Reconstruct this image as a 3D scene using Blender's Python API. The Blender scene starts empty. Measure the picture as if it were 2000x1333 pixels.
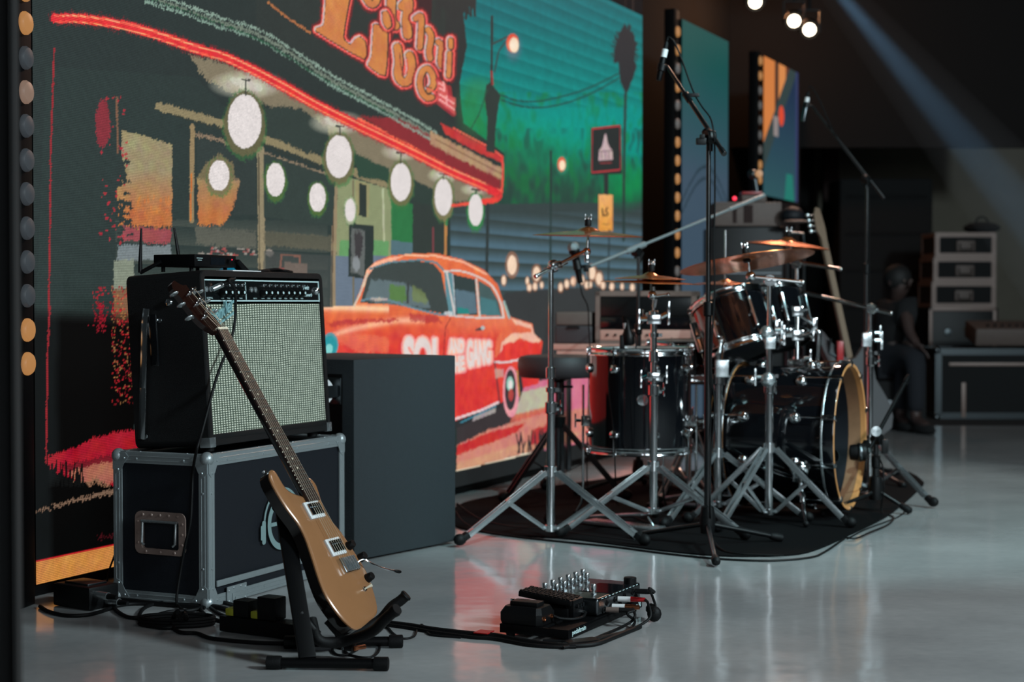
import bpy, bmesh, math, random
import numpy as np
from mathutils import Vector as V, Matrix
random.seed(5)
rng = np.random.default_rng(7)
C = bpy.context.scene.collection
SC = bpy.context.scene

# ------------------------------------------------------------------ camera, world, lights, exposure
FPX, PITCH, CAMH = 3190.0, math.atan((666.5 - 590.0) / 3190.0), 0.875
cd = bpy.data.cameras.new('camera'); cam = bpy.data.objects.new('camera', cd); C.objects.link(cam)
cam.location = (0, 0, CAMH); cam.rotation_euler = (math.pi / 2 - PITCH, 0, 0)
cd.sensor_width = 36.0; cd.lens = FPX / 2000 * 36.0; cd.clip_start = .05; cd.clip_end = 100
cd.dof.use_dof = True; cd.dof.focus_distance = 4.45; cd.dof.aperture_fstop = 3.2
SC.camera = cam
w = bpy.data.worlds.new('world'); SC.world = w; w.use_nodes = True
w.node_tree.nodes['Background'].inputs[0].default_value = (.8, .85, .9, 1)
w.node_tree.nodes['Background'].inputs[1].default_value = .028
vs = SC.view_settings; vs.view_transform = 'Standard'; vs.look = 'None'; vs.exposure = 0.0; vs.gamma = 1.0
vs.use_curve_mapping = False
SC.cycles.use_denoising = True
SC.cycles.max_bounces = 7; SC.cycles.volume_bounces = 0; SC.cycles.sample_clamp_indirect = 4

def aim(o, tgt):
    o.rotation_euler = (V(tgt) - V(o.location)).to_track_quat('-Z', 'Y').to_euler()
def area(name, loc, tgt, size, e, col):
    l = bpy.data.lights.new(name, 'AREA'); l.size = size; l.energy = e; l.color = col
    o = bpy.data.objects.new(name, l); C.objects.link(o); o.location = loc; aim(o, tgt); return o
def spot(name, loc, tgt, ang, e, col, rad=.06, blend=.5):
    l = bpy.data.lights.new(name, 'SPOT'); l.spot_size = math.radians(ang); l.energy = e; l.color = col
    l.shadow_soft_size = rad; l.spot_blend = blend
    o = bpy.data.objects.new(name, l); C.objects.link(o); o.location = loc; aim(o, tgt); return o
area('key_light', (4.8, 1.4, 3.4), (-.2, 5.6, .3), .8, 430, (.76, .94, 1.0))
area('front_wash_light', (2.4, -4.2, 2.9), (.5, 6.0, .4), 3.2, 175, (.84, .94, 1.0))  # unseen wide source, enlarged so the chrome bars have light to reflect
spot('kit_spot_light', (3.2, 3.6, 4.6), (1.1, 6.8, .6), 44, 820, (.55, .95, 1.0), .05)
spot('rear_warm_light', (2.6, 12.0, 4.6), (.5, 6.8, .2), 46, 330, (1.0, .60, .45), .25)
area('floor_wash_light', (2.6, 5.2, 4.9), (2.2, 6.2, 0), 1.6, 40, (.92, .97, 1.0))

# ------------------------------------------------------------------ picture -> place helpers
cp, sp_ = math.cos(PITCH), math.sin(PITCH)
CAM = V((0, 0, CAMH))
def ray(px, py):
    return V((px - 1000.0, FPX * cp + (666.5 - py) * sp_, -FPX * sp_ + (666.5 - py) * cp))
def at(px, py, Y):
    d = ray(px, py); return CAM + d * (Y / d.y)
def fl(px, py, z=0.0):
    d = ray(px, py); return CAM + d * ((z - CAMH) / d.z)
def onp(px, py, P, N):
    d = ray(px, py); return CAM + d * ((P - CAM).dot(N) / d.dot(N))
def zof(py, Y): return at(1000, py, Y).z
AL = math.radians(24.4)
U = V((math.sin(AL), math.cos(AL), 0)); NN = V((math.cos(AL), -math.sin(AL), 0)); Z = V((0, 0, 1))

# ------------------------------------------------------------------ materials
def lin(c): return tuple(((x / 255) / 12.92 if x / 255 <= .04045 else ((x / 255 + .055) / 1.055) ** 2.4) for x in c)
MATS = {}
def mat(name, rgb, rough=.5, metal=0.0, var=.12, scale=40, bump=0.0, bscale=200, emit=None, es=1.0, coat=0.0, spec=None, rvar=0.0, trans=0.0):
    m = bpy.data.materials.new(name); m.use_nodes = True; nt = m.node_tree; N = nt.nodes; L = nt.links
    b = N['Principled BSDF']; c = lin(rgb)
    tc = N.new('ShaderNodeTexCoord'); nz = N.new('ShaderNodeTexNoise'); nz.inputs['Scale'].default_value = scale
    nz.inputs['Detail'].default_value = 3; L.new(tc.outputs['Object'], nz.inputs['Vector'])
    mx = N.new('ShaderNodeMix'); mx.data_type = 'RGBA'
    mx.inputs[6].default_value = (*[x * (1 - var) for x in c], 1); mx.inputs[7].default_value = (*[min(1, x * (1 + var)) for x in c], 1)
    L.new(nz.outputs['Fac'], mx.inputs[0]); L.new(mx.outputs[2], b.inputs['Base Color'])
    b.inputs['Roughness'].default_value = rough; b.inputs['Metallic'].default_value = metal
    if rvar:
        mr = N.new('ShaderNodeMapRange'); mr.inputs[3].default_value = max(0, rough - rvar); mr.inputs[4].default_value = rough + rvar
        L.new(nz.outputs['Fac'], mr.inputs[0]); L.new(mr.outputs[0], b.inputs['Roughness'])
    if spec is not None: b.inputs['Specular IOR Level'].default_value = spec
    if coat: b.inputs['Coat Weight'].default_value = coat; b.inputs['Coat Roughness'].default_value = .05
    if trans: b.inputs['Transmission Weight'].default_value = trans
    if bump:
        n2 = N.new('ShaderNodeTexNoise'); n2.inputs['Scale'].default_value = bscale; L.new(tc.outputs['Object'], n2.inputs['Vector'])
        bp = N.new('ShaderNodeBump'); bp.inputs['Strength'].default_value = bump; bp.inputs['Distance'].default_value = .002
        L.new(n2.outputs['Fac'], bp.inputs['Height']); L.new(bp.outputs[0], b.inputs['Normal'])
    if emit:
        b.inputs['Emission Color'].default_value = (*lin(emit), 1); b.inputs['Emission Strength'].default_value = es
    MATS[name] = m; return m
mat('logo_silver', (150, 196, 200), .25, .35)
mat('leg_chrome', (182, 186, 188), .2, .86)
mat('chrome', (215, 220, 222), .13, 1, .03, 8)
mat('chrome_worn', (190, 196, 198), .26, .9, .06, 30, rvar=.06)
mat('steel_dark', (90, 95, 98), .3, 1, .1)
mat('aluminium', (150, 158, 160), .38, .55, .08, 60, .25, 300)
mat('black_tube', (12, 13, 14), .28, 0, .2, spec=.6)
mat('black_metal', (5, 5, 6), .45, 0, .2, spec=.15)
mat('black_plastic', (9, 9, 10), .42, 0, .2, 60, .2, 500, spec=.22)
mat('black_gloss', (9, 10, 13), .08, 0, .1, 10, coat=.6)
mat('rubber', (6, 6, 7), .6, 0, .2, 80, .3, 300, spec=.2)
mat('tolex', (8, 8, 9), .55, 0, .2, 90, .9, 900, spec=.25)
mat('case_panel', (19, 22, 28), .5, 0, .12, 50, .4, 700, spec=.3)
mat('sub_paint', (25, 33, 37), .72, 0, .15, 60, .8, 420)
mat('bronze', (220, 124, 66), .25, .9, .12, 18, rvar=.05)
mat('maple', (190, 130, 78), .42, 0, .2, 22)
mat('shell_wood', (128, 92, 66), .55, 0, .25, 18)
mat('string_steel', (170, 160, 140), .3, .3)
mat('gold_top', (146, 102, 68), .22, .08, .08, 14, coat=.7)
mat('guitar_black', (16, 11, 10), .12, 0, .1, 10, coat=.8)
mat('mahogany', (26, 9, 6), .14, 0, .3, 14, coat=.8)
mat('rosewood', (36, 22, 19), .45, 0, .3, 60)
mat('cream', (222, 212, 190), .35, 0, .06)
mat('silver_paint', (116, 138, 138), .45, 0, .05)
mat('white_plastic', (205, 205, 205), .4, 0, .05)
mat('ink_white', (190, 215, 215), .5, 0, .05)
mat('panel_black', (12, 15, 16), .25, 0, .1)
mat('drum_head', (185, 185, 180), .5, 0, .06)
mat('seat_vinyl', (52, 46, 48), .55, 0, .12, 40, .4, 300)
mat('rug_pile', (9, 9, 10), .95, 0, .35, 260, .9, 700, spec=.08)
mat('drape', (9, 9, 10), .95, 0, .2)
mat('drape_brown', (46, 32, 30), .95, 0, .2)  # brown lifted slightly in place of haze over the curtains
mat('wall_dark', (12, 13, 14), .9, 0, .2)
mat('wall_panel', (112, 106, 94), .9, 0, .12, 6)
mat('ceiling_dark', (6, 4, 4), .9, 0, .2)
mat('brown_case', (92, 78, 72), .6, 0, .15)
mat('screen_lit_metal', (186, 140, 126), .5, 0, .1)  # red light from the screen is put into this pink
mat('warm_aluminium', (126, 106, 98), .45, .15, .1)  # warm tint puts the red light on the rack edges into the metal
mat('red_plastic', (150, 12, 18), .35, 0, .1)
mat('yellow_plastic', (150, 150, 40), .5, 0, .1)
mat('blue_plastic', (20, 130, 160), .4, 0, .1)
mat('amber_lens', (60, 42, 26), .4, emit=(186, 130, 76), es=.8)
mat('tan_lens', (50, 44, 40), .4, emit=(140, 114, 98), es=.75)
mat('grey_lens', (34, 37, 40), .5, emit=(58, 62, 66), es=.6)  # unlit lenses, their grey tone put in as faint emission
mat('amber_bulb', (80, 56, 34), .4, emit=(206, 146, 88), es=.62)
mat('grey_bulb', (110, 106, 104), .5, emit=(95, 88, 84), es=.4)  # unlit bulbs, part of their grey put in as weak glow
mat('lamp_white', (255, 240, 220), .4, emit=(255, 236, 208), es=9)
mat('red_led', (255, 40, 60), .4, emit=(255, 40, 70), es=2)
mat('glass_dark', (18, 22, 26), .06, 0, .1, coat=.5)
mat('skin', (62, 46, 42), .55, 0, .08)
mat('hair', (14, 12, 11), .7, 0, .2)
mat('tshirt', (15, 15, 17), .9, 0, .2)
mat('denim', (20, 23, 30), .9, 0, .2, 120)
mat('copper_plug', (210, 130, 90), .25, 1, .05)
mat('mic_grille', (140, 150, 152), .4, 1, .2, 400, .8, 900)
mat('neck_wood', (96, 72, 54), .5, 0, .15)

def floor_material():
    m = bpy.data.materials.new('white_vinyl'); m.use_nodes = True; nt = m.node_tree; N = nt.nodes; L = nt.links
    b = N['Principled BSDF']; tc = N.new('ShaderNodeTexCoord')
    n1 = N.new('ShaderNodeTexNoise'); n1.inputs['Scale'].default_value = 1.4; n1.inputs['Detail'].default_value = 5
    mp = N.new('ShaderNodeMapping'); mp.inputs['Rotation'].default_value = (0, 0, -.4); mp.inputs['Scale'].default_value = (1, 1.4, 1)
    L.new(tc.outputs['Object'], mp.inputs[0]); L.new(mp.outputs[0], n1.inputs['Vector'])
    cr = N.new('ShaderNodeValToRGB'); cr.color_ramp.elements[0].color = (.27, .27, .27, 1); cr.color_ramp.elements[1].color = (.40, .40, .395, 1); b.inputs['Specular IOR Level'].default_value = .85
    cr.color_ramp.elements[0].position = .3; cr.color_ramp.elements[1].position = .7
    L.new(n1.outputs['Fac'], cr.inputs[0])
    # fine scuffs
    n3 = N.new('ShaderNodeTexNoise'); n3.inputs['Scale'].default_value = 30; n3.inputs['Detail'].default_value = 6
    L.new(mp.outputs[0], n3.inputs['Vector'])
    mx = N.new('ShaderNodeMix'); mx.data_type = 'RGBA'; mx.blend_type = 'MULTIPLY'; mx.inputs[0].default_value = .18
    L.new(cr.outputs[0], mx.inputs[6]); L.new(n3.outputs['Fac'], mx.inputs[7]); L.new(mx.outputs[2], b.inputs['Base Color'])
    rr = N.new('ShaderNodeMapRange'); rr.inputs[3].default_value = .07; rr.inputs[4].default_value = .17
    L.new(n3.outputs['Fac'], rr.inputs[0]); L.new(rr.outputs[0], b.inputs['Roughness'])
    n2 = N.new('ShaderNodeTexNoise'); n2.inputs['Scale'].default_value = 4.5; n2.inputs['Detail'].default_value = 2
    L.new(tc.outputs['Object'], n2.inputs['Vector'])
    bp = N.new('ShaderNodeBump'); bp.inputs['Strength'].default_value = .22; bp.inputs['Distance'].default_value = .010
    L.new(n2.outputs['Fac'], bp.inputs['Height']); L.new(bp.outputs[0], b.inputs['Normal'])
    MATS['white_vinyl'] = m
floor_material()

def grille_material():
    m = bpy.data.materials.new('grille_cloth'); m.use_nodes = True; nt = m.node_tree; N = nt.nodes; L = nt.links
    b = N['Principled BSDF']; at_ = N.new('ShaderNodeAttribute'); at_.attribute_name = 'flat'
    sx = N.new('ShaderNodeSeparateXYZ'); L.new(at_.outputs['Vector'], sx.inputs[0])
    nz = N.new('ShaderNodeTexNoise'); nz.inputs['Scale'].default_value = 3.0; L.new(at_.outputs['Vector'], nz.inputs['Vector'])
    def osc(sock, period, wob):
        w1 = N.new('ShaderNodeMath'); w1.operation = 'MULTIPLY_ADD'; L.new(nz.outputs['Fac'], w1.inputs[0]); w1.inputs[1].default_value = wob; L.new(sock, w1.inputs[2])
        a = N.new('ShaderNodeMath'); a.operation = 'MULTIPLY'; L.new(w1.outputs[0], a.inputs[0]); a.inputs[1].default_value = 2 * math.pi / period
        s = N.new('ShaderNodeMath'); s.operation = 'SINE'; L.new(a.outputs[0], s.inputs[0])
        r = N.new('ShaderNodeMath'); r.operation = 'MULTIPLY_ADD'; L.new(s.outputs[0], r.inputs[0]); r.inputs[1].default_value = .5; r.inputs[2].default_value = .5
        return r.outputs[0]
    a, c = osc(sx.outputs[0], .0132, .02), osc(sx.outputs[1], .0068, .02)
    mu = N.new('ShaderNodeMath'); mu.operation = 'MULTIPLY'; L.new(a, mu.inputs[0]); L.new(c, mu.inputs[1])
    n4 = N.new('ShaderNodeTexNoise'); n4.inputs['Scale'].default_value = 160; L.new(at_.outputs['Vector'], n4.inputs['Vector'])
    m2 = N.new('ShaderNodeMath'); m2.operation = 'MULTIPLY_ADD'; L.new(n4.outputs['Fac'], m2.inputs[0]); m2.inputs[1].default_value = .5; L.new(mu.outputs[0], m2.inputs[2])
    cr = N.new('ShaderNodeValToRGB'); e = cr.color_ramp.elements
    e[0].position = .25; e[0].color = (*lin((52, 66, 58)), 1); e[1].position = 1.05 - .05; e[1].color = (*lin((228, 230, 214)), 1)
    k = e.new(.6); k.color = (*lin((156, 158, 134)), 1)
    L.new(m2.outputs[0], cr.inputs[0]); L.new(cr.outputs[0], b.inputs['Base Color']); b.inputs['Roughness'].default_value = .55
    bp = N.new('ShaderNodeBump'); bp.inputs['Strength'].default_value = .6; bp.inputs['Distance'].default_value = .0015
    L.new(m2.outputs[0], bp.inputs['Height']); L.new(bp.outputs[0], b.inputs['Normal'])
    MATS['grille_cloth'] = m
grille_material()

def display_material(name, rows=True):
    m = bpy.data.materials.new(name); m.use_nodes = True; nt = m.node_tree; N = nt.nodes; L = nt.links
    b = N['Principled BSDF']; b.inputs['Base Color'].default_value = (.004, .005, .005, 1); b.inputs['Roughness'].default_value = .6; b.inputs['Specular IOR Level'].default_value = .2
    a = N.new('ShaderNodeAttribute'); a.attribute_name = 'picture'
    if rows:
        f = N.new('ShaderNodeTexCoord'); sx = N.new('ShaderNodeSeparateXYZ'); L.new(f.outputs['Object'], sx.inputs[0])
        k = N.new('ShaderNodeMath'); k.operation = 'MULTIPLY'; L.new(sx.outputs[2], k.inputs[0]); k.inputs[1].default_value = 2 * math.pi / .0052
        s = N.new('ShaderNodeMath'); s.operation = 'SINE'; L.new(k.outputs[0], s.inputs[0])
        r = N.new('ShaderNodeMath'); r.operation = 'MULTIPLY_ADD'; L.new(s.outputs[0], r.inputs[0]); r.inputs[1].default_value = .34; r.inputs[2].default_value = .98
        L.new(r.outputs[0], b.inputs['Emission Strength'])
    else: b.inputs['Emission Strength'].default_value = 1
    L.new(a.outputs['Color'], b.inputs['Emission Color'])
    MATS[name] = m
display_material('led_display'); display_material('led_display_plain', False)

# ------------------------------------------------------------------ mesh builder
ORG = {}
def basis(axis):
    a = V(axis).normalized(); t = V((0, 0, 1)) if abs(a.z) < .9 else V((1, 0, 0))
    x = t.cross(a).normalized(); return x, a.cross(x).normalized(), a
WORLD = (V((1, 0, 0)), V((0, 1, 0)), V((0, 0, 1)))
class MB:
    def __init__(s): s.v = []; s.f = []
    def add(s, vs, fs):
        o = len(s.v); s.v += [V(p) for p in vs]; s.f += [[i + o for i in f] for f in fs]; return s
    def box(s, c, h, R=WORLD, bev=0.0, seg=2):
        c = V(c)
        if bev <= 0:
            P = [c + R[0] * (x * h[0]) + R[1] * (y * h[1]) + R[2] * (z * h[2]) for x in (-1, 1) for y in (-1, 1) for z in (-1, 1)]
            return s.add(P, [(0, 1, 3, 2), (4, 6, 7, 5), (0, 4, 5, 1), (2, 3, 7, 6), (0, 2, 6, 4), (1, 5, 7, 3)])
        bm = bmesh.new(); bmesh.ops.create_cube(bm, size=2)
        for v in bm.verts: v.co = V((v.co.x * h[0], v.co.y * h[1], v.co.z * h[2]))
        bmesh.ops.bevel(bm, geom=bm.edges[:], offset=bev, segments=seg, affect='EDGES', profile=.6)
        bm.verts.index_update()
        s.add([c + R[0] * v.co.x + R[1] * v.co.y + R[2] * v.co.z for v in bm.verts], [[v.index for v in f.verts] for f in bm.faces]); bm.free(); return s
    def cyl(s, p0, p1, r0, r1=None, n=12, cap=True):
        p0, p1 = V(p0), V(p1); r1 = r0 if r1 is None else r1
        x, y, a = basis(p1 - p0)
        vs = []
        for p, r in ((p0, r0), (p1, r1)):
            vs += [p + x * (r * math.cos(2 * math.pi * i / n)) + y * (r * math.sin(2 * math.pi * i / n)) for i in range(n)]
        fs = [(i, (i + 1) % n, n + (i + 1) % n, n + i) for i in range(n)]
        if cap: fs += [list(range(n))[::-1], list(range(n, 2 * n))]
        return s.add(vs, fs)
    def lathe(s, prof, o, axis, n=24, cap=True):      # prof: (r, h)
        x, y, a = basis(axis); o = V(o); vs = []; fs = []
        for r, h in prof:
            vs += [o + a * h + x * (r * math.cos(2 * math.pi * i / n)) + y * (r * math.sin(2 * math.pi * i / n)) for i in range(n)]
        for k in range(len(prof) - 1):
            fs += [(k * n + i, k * n + (i + 1) % n, (k + 1) * n + (i + 1) % n, (k + 1) * n + i) for i in range(n)]
        if cap: fs += [list(range(n))[::-1], [(len(prof) - 1) * n + i for i in range(n)]]
        return s.add(vs, fs)
    def ball(s, c, r, n=12, sq=(1, 1, 1), R=WORLD):
        m = n // 2; vs = []; fs = []; c = V(c)
        for k in range(m + 1):
            t = math.pi * k / m; rr = max(1e-4, math.sin(t))
            for i in range(n):
                p = 2 * math.pi * i / n
                vs.append(c + R[0] * (r * sq[0] * rr * math.cos(p)) + R[1] * (r * sq[1] * rr * math.sin(p)) + R[2] * (r * sq[2] * math.cos(t)))
        for k in range(m): fs += [(k * n + i, (k + 1) * n + i, (k + 1) * n + (i + 1) % n, k * n + (i + 1) % n) for i in range(n)]
        return s.add(vs, fs)
    def tube(s, pts, r, n=8, cap=True):
        pts = [V(p) for p in pts]; L = len(pts); rr = r if isinstance(r, (list, tuple)) else [r] * L
        prev = None; vs = []
        for k, p in enumerate(pts):
            d = (pts[min(k + 1, L - 1)] - pts[max(k - 1, 0)]).normalized()
            if prev is None: x, y, _ = basis(d)
            else:
                x = (prev - d * prev.dot(d)).normalized(); y = d.cross(x)
            prev = x
            vs += [p + x * (rr[k] * math.cos(2 * math.pi * i / n)) + y * (rr[k] * math.sin(2 * math.pi * i / n)) for i in range(n)]
        fs = [(k * n + i, k * n + (i + 1) % n, (k + 1) * n + (i + 1) % n, (k + 1) * n + i) for k in range(L - 1) for i in range(n)]
        if cap: fs += [list(range(n))[::-1], [(L - 1) * n + i for i in range(n)]]
        return s.add(vs, fs)
    def torus(s, c, axis, R_, r, n=32, m=8):
        x, y, a = basis(axis); c = V(c); vs = []; fs = []
        for i in range(n):
            t = 2 * math.pi * i / n; d = x * math.cos(t) + y * math.sin(t)
            vs += [c + d * (R_ + r * math.cos(2 * math.pi * j / m)) + a * (r * math.sin(2 * math.pi * j / m)) for j in range(m)]
        fs = [(i * m + j, ((i + 1) % n) * m + j, ((i + 1) % n) * m + (j + 1) % m, i * m + (j + 1) % m) for i in range(n) for j in range(m)]
        return s.add(vs, fs)
    def prism(s, pts, d, inset=0.0):                 # pts: outline of 3-D points, d: extrusion vector
        pts = [V(p) for p in pts]; n = len(pts); d = V(d)
        s.add(pts + [p + d for p in pts], [(i, (i + 1) % n, n + (i + 1) % n, n + i) for i in range(n)] + [list(range(n))[::-1], list(range(n, 2 * n))]); return s
    def build(s, name, m, parent=None, smooth=40, label=None, org=None, **props):
        o0 = ORG.get(parent.name, V((0, 0, 0))) if parent else (V(org) if org is not None else V((0, 0, 0)))
        me = bpy.data.meshes.new(name); me.from_pydata([tuple(p - o0) for p in s.v], [], s.f)
        me.materials.append(MATS[m] if isinstance(m, str) else m)
        if smooth:
            me.shade_smooth(); me.set_sharp_from_angle(angle=math.radians(smooth))
        me.update()
        bm = bmesh.new(); bm.from_mesh(me); bmesh.ops.recalc_face_normals(bm, faces=bm.faces[:]); bm.to_mesh(me); bm.free()
        ob = bpy.data.objects.new(name, me); C.objects.link(ob)
        if parent: ob.parent = parent
        else: ob.location = o0
        ORG[ob.name] = o0
        if label: ob['label'] = label
        for k, v in props.items(): ob[k] = v
        return ob
def thing(name, label, cat, loc, group=None):
    o = bpy.data.objects.new(name, None); C.objects.link(o); o.location = loc; o.empty_display_size = .05
    ORG[o.name] = V(loc); o['label'] = label; o['category'] = cat
    if group: o['group'] = group
    return o
def tag(o, label, cat, group=None):
    o['label'] = label; o['category'] = cat
    if group: o['group'] = group
    return o
def spline(pts, k=6):
    pts = [V(p) for p in pts]; out = []
    P = [pts[0] * 2 - pts[1]] + pts + [pts[-1] * 2 - pts[-2]]
    for i in range(1, len(P) - 2):
        for j in range(k):
            t = j / k; a, b, c, d = P[i - 1], P[i], P[i + 1], P[i + 2]
            out.append(.5 * ((2 * b) + (c - a) * t + (2 * a - 5 * b + 4 * c - d) * t * t + (3 * b - a - 3 * c + d) * t ** 3))
    out.append(pts[-1]); return out
def text_mesh(body, size=1.0, ext=0.0, shear=0.0, bold=0.0):
    cu = bpy.data.curves.new('t', 'FONT'); cu.body = body; cu.size = size; cu.extrude = ext; cu.shear = shear; cu.offset = bold; cu.resolution_u = 4
    o = bpy.data.objects.new('t', cu); C.objects.link(o); bpy.context.view_layer.update()
    me = o.to_mesh(); vs = [v.co.copy() for v in me.vertices]; fs = [list(p.vertices) for p in me.polygons]
    o.to_mesh_clear(); bpy.data.objects.remove(o); bpy.data.curves.remove(cu); return vs, fs
def text_on(mb, body, O, ex, ey, width, ext=.0008, shear=0.0, bold=0.0, height=None):
    vs, fs = text_mesh(body, 1.0, 0.0, shear, bold)
    x0 = min(v.x for v in vs); x1 = max(v.x for v in vs); y0 = min(v.y for v in vs); y1 = max(v.y for v in vs)
    k = width / (x1 - x0); ky = (height / (y1 - y0)) if height else k; ez = ex.cross(ey).normalized()
    P = [V(O) + ex * ((v.x - x0) * k) + ey * ((v.y - y0) * ky) + ez * ext for v in vs]
    mb.add(P, fs); return mb

# ------------------------------------------------------------------ the hall: floor, walls, ceiling
def slab(name, m, c, h, R=WORLD, label=None):
    o = MB().box(c, h, R).build(name, m, None, 0); o['kind'] = 'structure'
    if label: o['label'] = label
    return o
slab('floor', 'white_vinyl', (1.0, 4.2, -.02), (8.0, 7.3, .02))
slab('floor_back', 'drape', (1.0, 14.6, -.021), (8.0, 3.1, .02))
slab('wall_back', 'wall_dark', (1.0, 17.4, 2.5), (8.0, .1, 2.6))
slab('wall_right', 'wall_dark', (9.05, 7, 2.5), (.1, 10.5, 2.6))
slab('ceiling', 'ceiling_dark', (1.0, 7.0, 5.1), (8.2, 10.5, .1))
S0 = fl(71, 1166); S0.z = 0
wl = S0 - NN * .9 + U * 5; slab('wall_left', 'wall_dark', (wl.x, wl.y, 2.5), (.05, 11, 2.6), (NN, U, Z))
# pale wall panel high at the back right and brown pillar
slab('trim_1', 'wall_panel', at(1990, 480, 16.9), (2.2, .03, 1.0))
slab('trim_2', 'drape_brown', at(1622, 300, 16.2), (.075, .05, .72 + .5))
mb = MB(); mb.box((at(1600, 0, 14.2).x, 14.2, 3.63), (1.9, .04, 1.42)); mb.build('trim_3', 'ceiling_dark', None, 0)['kind'] = 'structure'
pl_ = bpy.data.lights.new('warm_glow_light', 'POINT'); pl_.energy = 22; pl_.color = (1, .45, .22); pl_.shadow_soft_size = .1
po_ = bpy.data.objects.new('warm_glow_light', pl_); C.objects.link(po_); po_.location = at(1530, 20, 13.2)

# curtains between the screens: pleated
def curtain(label, s0, s1, off, z0, z1, m='drape_brown', amp=.035, per=.16):
    n = int((s1 - s0) / .02); mbc = MB(); top = []; 
    vs = []
    for i in range(n + 1):
        s = s0 + (s1 - s0) * i / n; d = off + amp * math.sin(s / per * 2 * math.pi) + .3 * amp * math.sin(s * 71)
        p = S0 + U * s + NN * d; vs += [(p.x, p.y, z0), (p.x, p.y, z1)]
    mbc.add(vs, [(2 * i, 2 * i + 2, 2 * i + 3, 2 * i + 1) for i in range(n)])
    mbc.add([V(v) - NN * .01 for v in vs], [(2 * i + 1, 2 * i + 3, 2 * i + 2, 2 * i) for i in range(n)])
    o = mbc.build('stage_curtain', m, None, 80); tag(o, label, 'curtain'); return o

# ------------------------------------------------------------------ LED wall picture (a flat picture shown by the screen)
def plane_s(px): # distance along the wall at picture column px
    p = onp(px, 600, S0, NN); return (p - S0).dot(U)
SW, SZ0, SZ1 = plane_s(1253.5), .035, 2.555
W_, H_ = 1150, 560
IMG = np.zeros((H_, W_, 3)); IMG[:] = (40, 50, 49)
gs, gz = np.meshgrid((np.arange(W_) + .5) / W_ * SW, SZ0 + (np.arange(H_) + .5) / H_ * (SZ1 - SZ0))
gx = S0.x + gs * U.x; gy = S0.y + gs * U.y; gzz = gz - CAMH
dep = gy * cp - gzz * sp_; up_ = gy * sp_ + gzz * cp
PX = 1000 + FPX * gx / dep; PY = 666.5 - FPX * up_ / dep
def to_sv(px, py):
    p = onp(px, py, S0, NN); return ((p - S0).dot(U) / SW * W_, (p.z - SZ0) / (SZ1 - SZ0) * H_)
NOI = rng.random((H_, W_)) * 2 - 1; NOI2 = rng.random((H_, W_)) * 2 - 1
def blur(a, k):
    for _ in range(k):
        a = (a + np.roll(a, 1, 0) + np.roll(a, -1, 0) + np.roll(a, 1, 1) + np.roll(a, -1, 1)) / 5
    return a
SOFT = blur(rng.random((H_, W_)) * 2 - 1, 8); SOFT /= np.abs(SOFT).max()
PATCH = blur(rng.random((H_, W_)) * 2 - 1, 60); PATCH /= np.abs(PATCH).max()
def mask_sv(P, rag=0):
    xs = [p[0] for p in P]; ys = [p[1] for p in P]
    i0, i1 = max(0, int(min(xs)) - 3 - int(rag)), min(W_, int(max(xs)) + 4 + int(rag)); j0, j1 = max(0, int(min(ys)) - 3 - int(rag)), min(H_, int(max(ys)) + 4 + int(rag))
    if i0 >= i1 or j0 >= j1: return None
    X, Y = np.meshgrid(np.arange(i0, i1) + .5, np.arange(j0, j1) + .5)
    if rag:
        X = X + (SOFT[j0:j1, i0:i1] * .7 + NOI[j0:j1, i0:i1] * .3) * rag; Y = Y + (NOI2[j0:j1, i0:i1] * .4 + np.roll(SOFT, 37, 1)[j0:j1, i0:i1] * .6) * rag
    m = np.zeros(X.shape, bool); n = len(P)
    for a in range(n):
        x0, y0 = P[a]; x1, y1 = P[(a + 1) % n]
        if y0 == y1: continue
        c = ((y0 > Y) != (y1 > Y)) & (X < (x1 - x0) * (Y - y0) / (y1 - y0) + x0); m ^= c
    return (slice(j0, j1), slice(i0, i1)), m
def paint(sl, m, col, al=1.0):
    r = IMG[sl]
    if callable(col): c = col(PX[sl], PY[sl])
    else: c = np.array(col, float)
    r[m] = (r * (1 - al) + c * al)[m] if not callable(col) else (r * (1 - al) + c * al)[m]
def poly(pts, col, al=1.0, rag=0):
    k = mask_sv([to_sv(*p) for p in pts], rag)
    if k: paint(k[0], k[1], col, al)
def ell(cx, cy, rx, ry, col, al=1.0, rag=0, rot=0):
    poly([(cx + rx * math.cos(t) * math.cos(rot) - ry * math.sin(t) * math.sin(rot), cy + rx * math.cos(t) * math.sin(rot) + ry * math.sin(t) * math.cos(rot)) for t in [2 * math.pi * i / 28 for i in range(28)]], col, al, rag)
def line(pts, wd, col, al=1.0, rag=0):
    M = np.zeros((H_, W_), bool)
    for (x0, y0), (x1, y1) in zip(pts[:-1], pts[1:]):
        d = math.hypot(x1 - x0, y1 - y0) or 1; nx, ny = -(y1 - y0) / d * wd / 2, (x1 - x0) / d * wd / 2
        for P in ([(x0 + nx, y0 + ny), (x1 + nx, y1 + ny), (x1 - nx, y1 - ny), (x0 - nx, y0 - ny)],
                  [(x1 + wd / 2 * math.cos(t), y1 + wd / 2 * math.sin(t)) for t in [math.pi * i / 5 for i in range(10)]],
                  [(x0 + wd / 2 * math.cos(t), y0 + wd / 2 * math.sin(t)) for t in [math.pi * i / 5 for i in range(10)]]):
            k = mask_sv([to_sv(*p) for p in P], rag)
            if k: M[k[0]] |= k[1]
    paint((slice(0, H_), slice(0, W_)), M, col, al)
def cr2(pts, k=6): return [(p.x, p.y) for p in spline([V((a, b, 0)) for a, b in pts], k)]
def glow(cx, cy, rx, ry, col, amt, pw=1.6):
    d = ((PX - cx) / rx) ** 2 + ((PY - cy) / ry) ** 2; a = (np.clip(1 - d, 0, 1) ** pw * amt)[..., None]
    IMG[:] = IMG * (1 - a) + np.array(col, float) * a
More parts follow.
